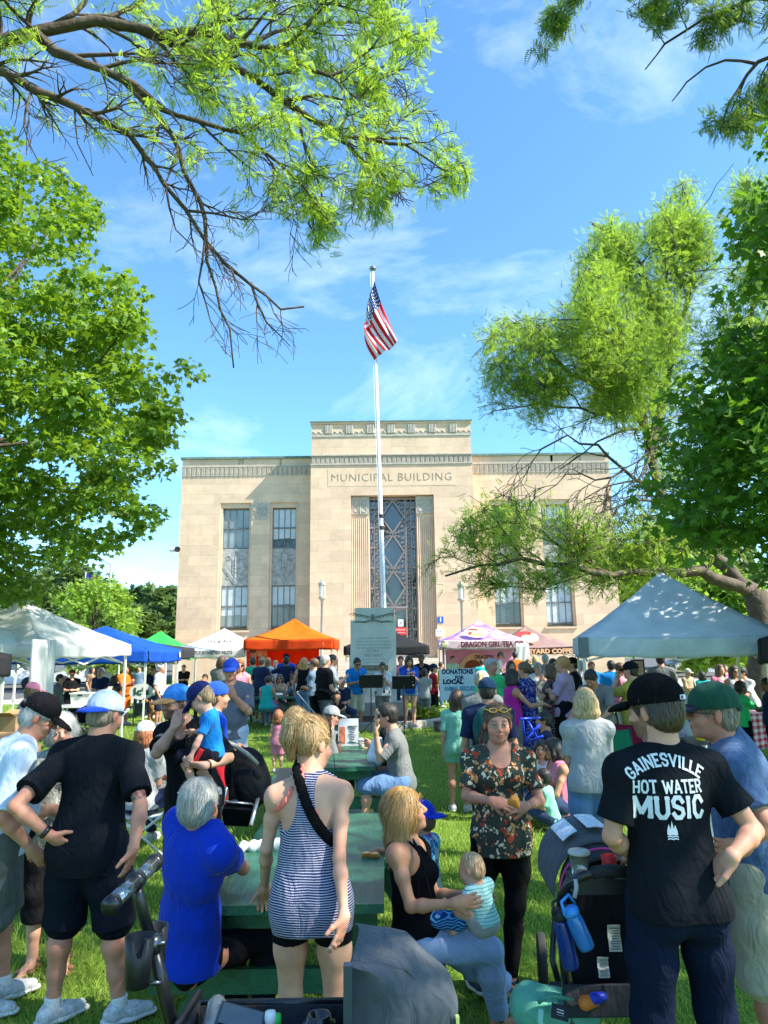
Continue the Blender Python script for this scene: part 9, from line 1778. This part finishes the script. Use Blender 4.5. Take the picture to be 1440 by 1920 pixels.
CROWD=[
('seller with pink cap bending over boxes under the left black canopy',38,1266,10.8,60,1,'lv',.4,'jn',.97,'bob','br','reach','pk',dict(lean=18,H=1.62)),
('person in dark navy shirt standing between the white and blue canopies',190,1250,19.5,190,0,'nv',.4,'dj',.97,'short','gr','front',None,{}),
('man in maroon cap sitting back in the shade under the blue canopy',136,1254,20.5,150,0,'bk',.4,'bk',.97,'short','bk','front','mr',{}),
('grey clothed person half hidden behind the tent pole under the blue canopy',112,1262,17.6,80,0,'gy',.4,'gy',.97,'short','db','relax',None,{}),
('man in bright orange shirt and orange shorts looking at his phone',236,1244,20.5,120,0,'or_',.42,'or_',.5,'crop','gr','phone',None,dict(girth=1.12,belly=.07,skin='red')),
('child with dark hair in purple shirt in front of the orange shirt man',220,1276,17.4,-100,0,'nv',.4,'bk',.5,'short','bk','front',None,dict(child=.4,skin='brown',H=1.25)),
('white haired man in white polo walking the brown dog',301,1243,20.2,95,0,'wh',.45,'nv',.55,'short','wh','relax',None,dict(skin='red',girth=1.1)),
('man with sunglasses in dark navy shirt behind the dog walker',288,1247,22.5,185,0,'nv',.4,'dj',.97,'short','br','relax',None,dict(glasses={})),
('woman in charcoal shirt seen from behind left of the grey polo man',416,1225,17.2,10,1,'gy',.45,'dj',.97,'bob','br','front',None,{}),
('woman with sunglasses and auburn hair right of the grey polo man',450,1234,16.0,165,1,'pk',0,'dj',.97,'bob','rd','relax',None,dict(glasses={})),
('person in white shirt sitting with a camera before the nut seller canopy',385,1262,22.0,180,0,'wh',.5,'bk',.97,'short','bk','mouth',None,dict(sit=.45)),
('person in dark shirt under the nut seller canopy at its left pole',345,1245,27.0,170,0,'bk',.4,'bk',.97,'short','bk','front',None,{}),
('man in emerald green shirt turned away left of the picnic group',474,1231,21.6,-25,0,'gn',.45,'bk',.97,'short','db','front',None,dict(girth=1.1)),
('man in navy shirt and camouflage cap bending toward the white top woman',489,1230,20.6,30,0,'nv',.45,'dj',.55,'short','br','relax','kh',dict(girth=1.1,lean=5)),
('woman in white tank top with a green crossbody bag seen from behind',487,1246,22.0,5,1,'wh',0,'wh',.97,'bun','br','front',None,{}),
('woman in white shirt with red hair behind the navy shirt man',502,1231,23.5,30,1,'wh',.4,'jn',.97,'long','rd','relax',None,{}),
('man in white shirt near the left edge of the orange canopy',517,1236,23.8,-160,0,'wh',.4,'jn',.5,'short','bl','relax',None,{}),
('tall man in dark hat and royal blue shirt under the orange canopy',537,1217,23.0,180,0,'rb',.42,'dj',.97,'short','bk','front','bk',dict(skin='brown')),
('man in dark slate shirt with hands on hips, back to the camera',537,1229,21.6,2,0,'nv',.40,'mr',.6,'crop','bk','hip',None,dict(skin='brown',wide=1.05)),
('child with dark hair peeking past the slate shirt man',547,1238,21.5,180,0,'bk',.4,'bk',.6,'short','bk','relax',None,dict(skin='brown',H=1.4)),
('woman with long strawberry blonde hair in black tube top, back view',570,1231,19.2,5,1,'bk',0,'jn',.97,'long','sb','relax',None,dict(hem=.02)),
('man in maroon cap behind the woman in blue grey shirt',598,1229,21.2,180,0,'bk',.4,'dj',.97,'short','db','relax','mr',{}),
('woman in blue grey shirt and sunglasses in profile beside the black shirt man',590,1232,16.8,-70,1,'gb',.45,'jl',.97,'updo','br','front',None,dict(glasses={},girth=1.05)),
('grey haired man in black shirt standing by the far picnic table',609,1222,16.2,55,0,'bk',.42,'gy',.97,'short','gr','relax',None,dict(girth=1.12,belly=.05)),
('young man in white shirt looking down to the right of the black shirt man',622,1221,17.6,80,0,'wh',.45,'gy',.6,'short','db','phone',None,{}),
('fair haired child sitting by the stroller left of the blue shirt clarinetist',630,1277,16.3,120,0,'bk',.4,'bk',.5,'bob','bl','phone',None,dict(sit=.40,H=1.25,child=.4)),
('person in navy with a dark cap seated behind the fair haired child',640,1262,18.2,150,0,'nv',.4,'dj',.97,'short','db','front','gy',dict(sit=.45)),
('woman in teal top sitting at the far picnic table with her back turned',500,1269,19.35,15,1,'tl',0,'jl',.97,'bun','db','table',None,dict(sit=.46,lean=8)),
('woman with dark sunglasses facing the camera at the far picnic table',525,1264,20.75,180,1,'tan',0,'pk',.97,'bob','br','table',None,dict(sit=.46,glasses={})),
('man in blue grey shirt resting his chin on his hand at the far picnic table',561,1262,20.1,-70,0,'gb',.42,'bg',.6,'short','br','mouth',None,dict(sit=.46,lean=15)),
('woman clapping in black dress behind the tall clarinet girl',790,1224,21.0,-165,1,'bk',.3,'bg',.5,'bun','db','phone',None,dict(skin='brown')),
('boy in grey shirt with hands folded behind the tall clarinet girl',795,1254,19.8,10,0,'lgy',.45,'gy',.5,'short','bk','front',None,dict(child=.4)),
('boy in red shirt and navy red cap watching the trio',812,1245,20.6,75,0,'rd',.45,'bk',.5,'short','db','front','nv',dict(child=.35)),
('woman in pink shirt hidden behind the tall clarinet girl',751,1228,21.6,180,1,'pk',.4,'dj',.97,'updo','db','relax',None,{}),
('dark haired person in dark clothes left of the memorial',660,1256,23,120,0,'bk',.4,'nv',.97,'short','db','relax',None,dict(H=1.5)),
('man in pale green shirt standing inside the tea canopy',848,1228,27.6,165,0,'pg',.5,'dj',.97,'short','db','cross',None,{}),
('man in grey cap and white shirt bowing under the tea canopy',934,1220,27.2,95,0,'wh',.45,'dj',.97,'short','db','front','gy',dict(hpitch=-30)),
('big man in bright green polo right of the donations board',919,1231,12.6,150,0,'lg',.48,'dj',.97,'crop','gr','relax',None,dict(girth=1.2,belly=.08,skin='red')),
('dark haired person near the roller banner of the tea canopy',965,1220,25.5,10,0,'or_',.4,'dj',.97,'short','bk','relax',None,{}),
('woman with long brown hair facing the camera behind the magenta top woman',957,1236,16.5,170,1,'nv',.4,'dj',.97,'long','db','relax',None,{}),
('woman with dark curls in magenta top reaching to the woman in the blue dress',958,1251,11.4,75,1,'mg',0,'gy',.97,'bob','bk','reach',None,dict(curl=.010,skin='tan')),
('woman in royal blue patterned dress with her hair up',984,1237,11.7,-55,1,pat('blue_dress',(.012,.018,.16),[(.5,.52,.65),(.03,.05,.4)],26,.55),.40,None,.97,'updo','br','reach',None,dict(dress=.62,girth=1.12)),
('woman in dark floral dress with short brown hair facing left',1031,1242,12.8,-75,1,pat('dark_garden',(.015,.012,.018),[(.45,.04,.10),(.10,.25,.12),(.6,.4,.45)],24,.55),.35,None,.97,'bob','br','food',None,dict(dress=.55,girth=1.12)),
('woman in lavender shirt and long black skirt with a black bag strap',1056,1227,11.9,-60,1,'lv',.42,None,.97,'updo','sb','hold',None,dict(girth=1.12,dress2=1)),
('grey haired woman in white shirt between the floral dresses',1007,1239,16.2,170,1,'wh',.6,'bg',.97,'short','gr','food',None,{}),
('man in slate shirt with his back turned beyond the blue dress woman',1022,1225,19.5,5,0,'gb',.42,'dj',.97,'crop','gr','relax',None,{}),
('woman with dark hair and sunglasses left of the lavender shirt woman',1036,1232,16.8,165,1,'wh',.4,'dj',.97,'long','bk','relax',None,dict(glasses={},skin='tan')),
('man in black cap and black shirt facing left by the white tent legs',1074,1230,14.2,-80,0,'bk',.45,'bk',.97,'crop','db','relax','bk',dict(girth=1.15)),
('fair haired person in pale grey shirt behind the white tent legs',1090,1236,16.4,-30,0,'lgy',.5,'bg',.97,'short','gr','relax',None,dict(girth=1.1)),
('dark haired man in grey shirt bending over the table in the shade',1122,1247,11.0,-140,0,'gy',.45,'kh',.55,'short','bk','reach',None,dict(lean=22,hpitch=-38,H=1.76,skin='tan')),
('man in mustard shirt, black cap and khaki trousers eating under the canopy',1183,1237,10.9,-48,0,'yl',.45,'kh',.97,'short','bk','mouth','bk',dict(girth=1.16,belly=.05)),
('person in bright blue shirt behind the bending man',1108,1238,18.0,180,0,'az',.42,'dj',.97,'short','rd','relax',None,{}),
('man in sky blue shirt with his back turned under the canopy',1145,1236,16.5,0,0,'az',.42,'dj',.97,'short','bk','front',None,{}),
('person in pink shirt standing behind the mustard shirt man',1160,1240,15.2,120,1,'pk',.42,'bg',.97,'bun','br','front',None,{}),
('person in grey shirt leaning at the stall behind the framed board',1238,1236,15.8,20,0,'gy',.45,'bk',.97,'short','bk','reach',None,dict(H=1.85)),
('woman with long light brown hair smiling toward the camera under the canopy',1348,1243,16.0,170,1,'pk',.3,'dj',.97,'long','br','relax',None,{}),
('woman with sunglasses and dark hair in white top looking down at the stall',1374,1245,14.8,175,1,'wh',0,'dj',.97,'long','db','front',None,dict(glasses={},skin='tan')),
('man in white shirt and grey apron working at the gingham stall',1400,1247,14.9,-100,0,'wh',.45,'gy',.97,'short','bk','reach',None,dict(lean=12)),
('child in turquoise shirt far under the canopy',1315,1250,19.5,0,0,'tl',.4,'dj',.5,'bob','bk','front',None,dict(H=1.3,child=.3)),
('woman in bright pink shirt near the parked cars at right',1357,1244,21.5,160,1,'mg',.4,'jn',.97,'bob','db','relax',None,{}),
('person in beige hat beyond the gingham stall',1288,1252,19.5,150,0,'tan',.5,'kh',.97,'short','gr','front','bg',{}),
('boy in vivid green shirt reaching over the gingham table',1386,1276,12.4,85,0,'lg',.42,'bk',.5,'short','bk','reach',None,dict(skin='brown',child=.25)),
('person in dark navy shirt cut off by the right edge behind the tent leg',1438,1268,12.0,-70,0,'nv',.45,'bk',.97,'short','bk','down',None,dict(skin='brown')),
('woman in black with long dark hair beyond the trio of players',734,1240,24,175,1,'bk',.4,'dj',.97,'long','bk','relax',None,{}),
('woman in cream top between the tea canopy and the coffee canopy',1003,1228,24,10,1,'bg',.4,'dj',.97,'bob','bl','relax',None,{}),
('man in black shirt far behind the grey haired woman',990,1234,21.5,200,0,'bk',.4,'dj',.97,'short','br','relax',None,{}),
('woman in red shirt beyond the lavender shirt woman',1047,1236,23,170,1,'rd',.4,'dj',.97,'long','db','relax',None,{}),
('man in white cap far behind the maroon cap man',577,1240,24.2,180,0,'lgy',.4,'kh',.97,'short','br','relax','wh',{}),
('person with red hair in the shadow of the orange canopy',560,1240,25.6,170,1,'mg',.4,'bk',.97,'bob','rd','relax',None,{}),
('woman in yellow top passing behind the boy in red',826,1240,25,90,1,'yl',.4,'jn',.97,'updo','db','relax',None,{}),
('man in teal shirt behind the tea canopy customers',903,1234,24.6,0,0,'tl',.4,'kh',.55,'short','db','relax',None,{}),
('woman in brown shirt near the parked cars at left',172,1249,25,100,1,'br',.4,'jn',.97,'long','bk','relax',None,{}),
('man in pale blue shirt near the oval sign',262,1247,27,180,0,'gb',.4,'dj',.97,'short','bk','relax',None,{}),
]
if True:
    for (lb,px,yt,Y,yaw,fem,top,sl,bot,ln,hs_,hc,arms,cap_,k) in CROWD:
        k=dict(k)
        if k.pop('dress2',0): k['skirt']=dict(name='skirt',mat=cm_('bk'),len=.62,flare=.02,top=.10)
        crowd(lb,px,yt,Y,yaw,fem,top,sl,bot,ln,hs_,hc,arms,cap_,**k)
    # the clarinet trio
    def clarinet(S,label):
        J=S['Jt']; m=(J['wrL']+J['wrR'])/2+J['cf']*.05; mo=J['head']+J['hf']*.10*J['hh']/.228-J['hu']*.065; d=nrm(m-mo); e=mo+d*.66; t=thing('clarinet',label,'clarinet',tuple(mo),'clarinets of the trio'); mb=MB(); mb.tube([mo+d*.05,mo+d*.3,mo+d*.58,e],[.013,.014,.016,.034],10); mb.build('joint',mat('clarinet_black',(.012,.012,.012),.25,spec=.6),t,True); mb=MB()
        for k in range(5): mb.lathe(mo+d*(.12+.1*k),[(.018,-.005),(.018,.005)],8,axis=d)
        mb.build('key',mat('silver_key',(.6,.6,.6),.2,metal=1),t); mb=MB(); mb.tube([mo-d*.01,mo+d*.06],[.006,.012],8); mb.build('mouthpiece',BLACK,t)
    TR=[('tall young man in blue shirt and beige shorts playing clarinet',668,1230,18.6,158,0,'az',.45,'bg',.56,'short','bk','clar',None,dict(glasses={},hpitch=-25,skin='tan')),
        ('woman in white shirt and dark trousers playing clarinet in the middle of the trio',717,1239,18.9,176,1,'wh',.45,'gy',.97,'updo','db','clarhi',None,dict(glasses=dict(lens=mat('clear_lens',(.5,.5,.5),.05,trans=.9)),hpitch=-15,girth=1.08)),
        ('tall girl in blue shirt and denim shorts playing clarinet at the right',766,1226,18.1,172,1,'rb',.45,'jl',.20,'long','db','clarhi',None,dict(hpitch=-25,z=.1,hem=.13))]
    for i,(lb,px,yt,Y,yaw,fem,top,sl,bot,ln,hs_,hc,arms,cap_,k) in enumerate(TR):
        crowd(lb,px,yt,Y,yaw,fem,top,sl,bot,ln,hs_,hc,arms,cap_,**k); clarinet(PEOPLE[lb],['clarinet held by the young man in beige shorts','clarinet held by the woman in the white shirt','clarinet held by the girl in denim shorts'][i])
    # middle distance people
    crowd('toddler with red curls in a pink romper walking away on the sunny lawn',522,1324,12.4,5,1,'pk',0,'pk',.42,'bob','rd','down',None,child=.75,curl=.010,H=1.0)
    crowd('woman with short curly blonde hair in grey shirt and light jeans, back view',1096,1284,6.4,3,1,'lgy',.42,'jn',.72,'bob','bl','front',None,girth=.96)
    p_=w(1096,1340,6.4)
    S=standing(913,1266,7.4,label='man in navy shirt and dark cap carrying a green backpack',yaw=8,skin='tan',arms='down',hair=dict(style='short',col=(.02,.015,.01)),cap=dict(mat=CM('cap_petrol',(.012,.04,.085))),shirt=dict(mat=cm_('nv'),sleeve=.42,hem=.1),bottom=dict(mat=cm_('gy'),len=.97),shoe=dict(mat=SNK),hyaw=5); person(S); J=S['Jt']
    t_=thing('backpack','dark green hiking backpack worn by the man in the petrol cap','backpack',tuple(J['chest'])); D=SDF(); C_=cfr(J); D.ell(J['chest']-C_[1]*.20-C_[2]*.02,(.15,.11,.22),C_,.05); D.ell(J['chest']-C_[1]*.27-C_[2]*.09,(.12,.07,.12),C_,.02); D.disp=folds(.012,9,1); D.amp=.03; V,Q=D.mesh(.012*HSC); mesh_obj('bag_body',V,Q,CM('pack_green',(.012,.085,.075)),t_,True); mb=MB()
    for sg in(-1,1): mb.tube([J['neck']+C_[0]*sg*.09-C_[1]*.12-C_[2]*.05,J['neck']+C_[0]*sg*.10-C_[1]*.02+C_[2]*.025,J['neck']+C_[0]*sg*.11+C_[1]*.10-C_[2]*.08,J['chest']+C_[0]*sg*.15+C_[1]*.02-C_[2]*.12],.022,8)
    mb.build('shoulder_strap',CM('pack_strap',(.02,.10,.09)),t_,True)
    crowd('woman in charcoal cold shoulder shirt and mesh cap with a ponytail',902,1254,8.9,12,1,'gy',.4,'bk',.97,'pony','bl','down','lgy',girth=1.05,skin='tan',H=1.74)
    crowd('girl with long dark hair in green shirt and green shorts',856,1291,9.4,8,1,'sg',.42,'sg',.24,'long','db','down',None,hlen=.42,child=.15)
    crowd('man in navy shirt sitting low in profile behind the family on the grass',1021,1317,10.2,-80,0,'nv',.42,'gy',.5,'short','bk','table',None,sit=.26,skin='tan',z=0)
    crowd('girl with brown hair and white sleeveless top sitting on the grass',1012,1346,9.3,-160,1,'wh',0,'jl',.4,'bob','db','relax',None,sit=.14,H=1.30,child=.35,footL=(-.12,.42),footR=(.12,.42))
    crowd('woman with sunglasses and coral tank top sitting on the grass with a boy',1046,1354,8.7,-100,1,'pk',0,'dj',.97,'bob','bk','hold',None,sit=.10,skin='tan',glasses={},footL=(-.12,.62),footR=(.12,.66),lean=6)
    crowd('small dark haired boy in green shirt leaning on the woman in coral',1027,1382,8.4,-60,0,'sg',.45,'dj',.5,'short','bk','front',None,sit=.08,H=1.0,child=.7,footL=(-.1,.35),footR=(.1,.35),lean=10)
    # second picnic table
    p=P(762,1470,8.35); S=dict(label='dark haired man in grey shirt and sunglasses eating at the middle table',at=(p.x-.05,8.35),sit=.455,yaw=-84,H=1.76,skin='fair',lean=22,glasses={},hpitch=2,J=dict(neck=w(738,1374,8.3),head=w(726,1342,8.3)),armL=dict(e=w(712,1422,8.05),w=w(704,1374,8.0),d=(-.1,.2,1),n=(1,0,.2),curl=.8),armR=dict(w=w(700,1400,8.6),hint=(0,0,-1)),hair=dict(style='short',col=(.012,.009,.008),th=.018,vol=1),shirt=dict(mat=cm_('gy'),sleeve=.42,hem=.08),bottom=dict(name='shorts',mat=cm_('jn'),len=.5,loose=.03,hemr=.03),shoe=dict(mat=SNK)); person(S)
    p=P(782,1450,9.2); crowd('woman in black top with tousled blonde hair behind the eating man',745,1304,9.1,-78,1,'bk',.5,'bk',.97,'bob','bl','table',None,sit=.46,lean=18,curl=.01)
    PEOPLE['woman in black top with tousled blonde hair behind the eating man']
    crowd('man in grey shirt and white blue cap at the left bench of the middle table',594,1312,9.3,75,0,'gy',.45,'dj',.97,'short','db','table','lgy',sit=.46,lean=18,girth=1.08)
    crowd('person in pale sun hat sitting in the white camp chair left of the bearded man',270,1402,7.75,20,1,'lgy',.4,'nv',.97,'bob','rd','front','wh',sit=.42)
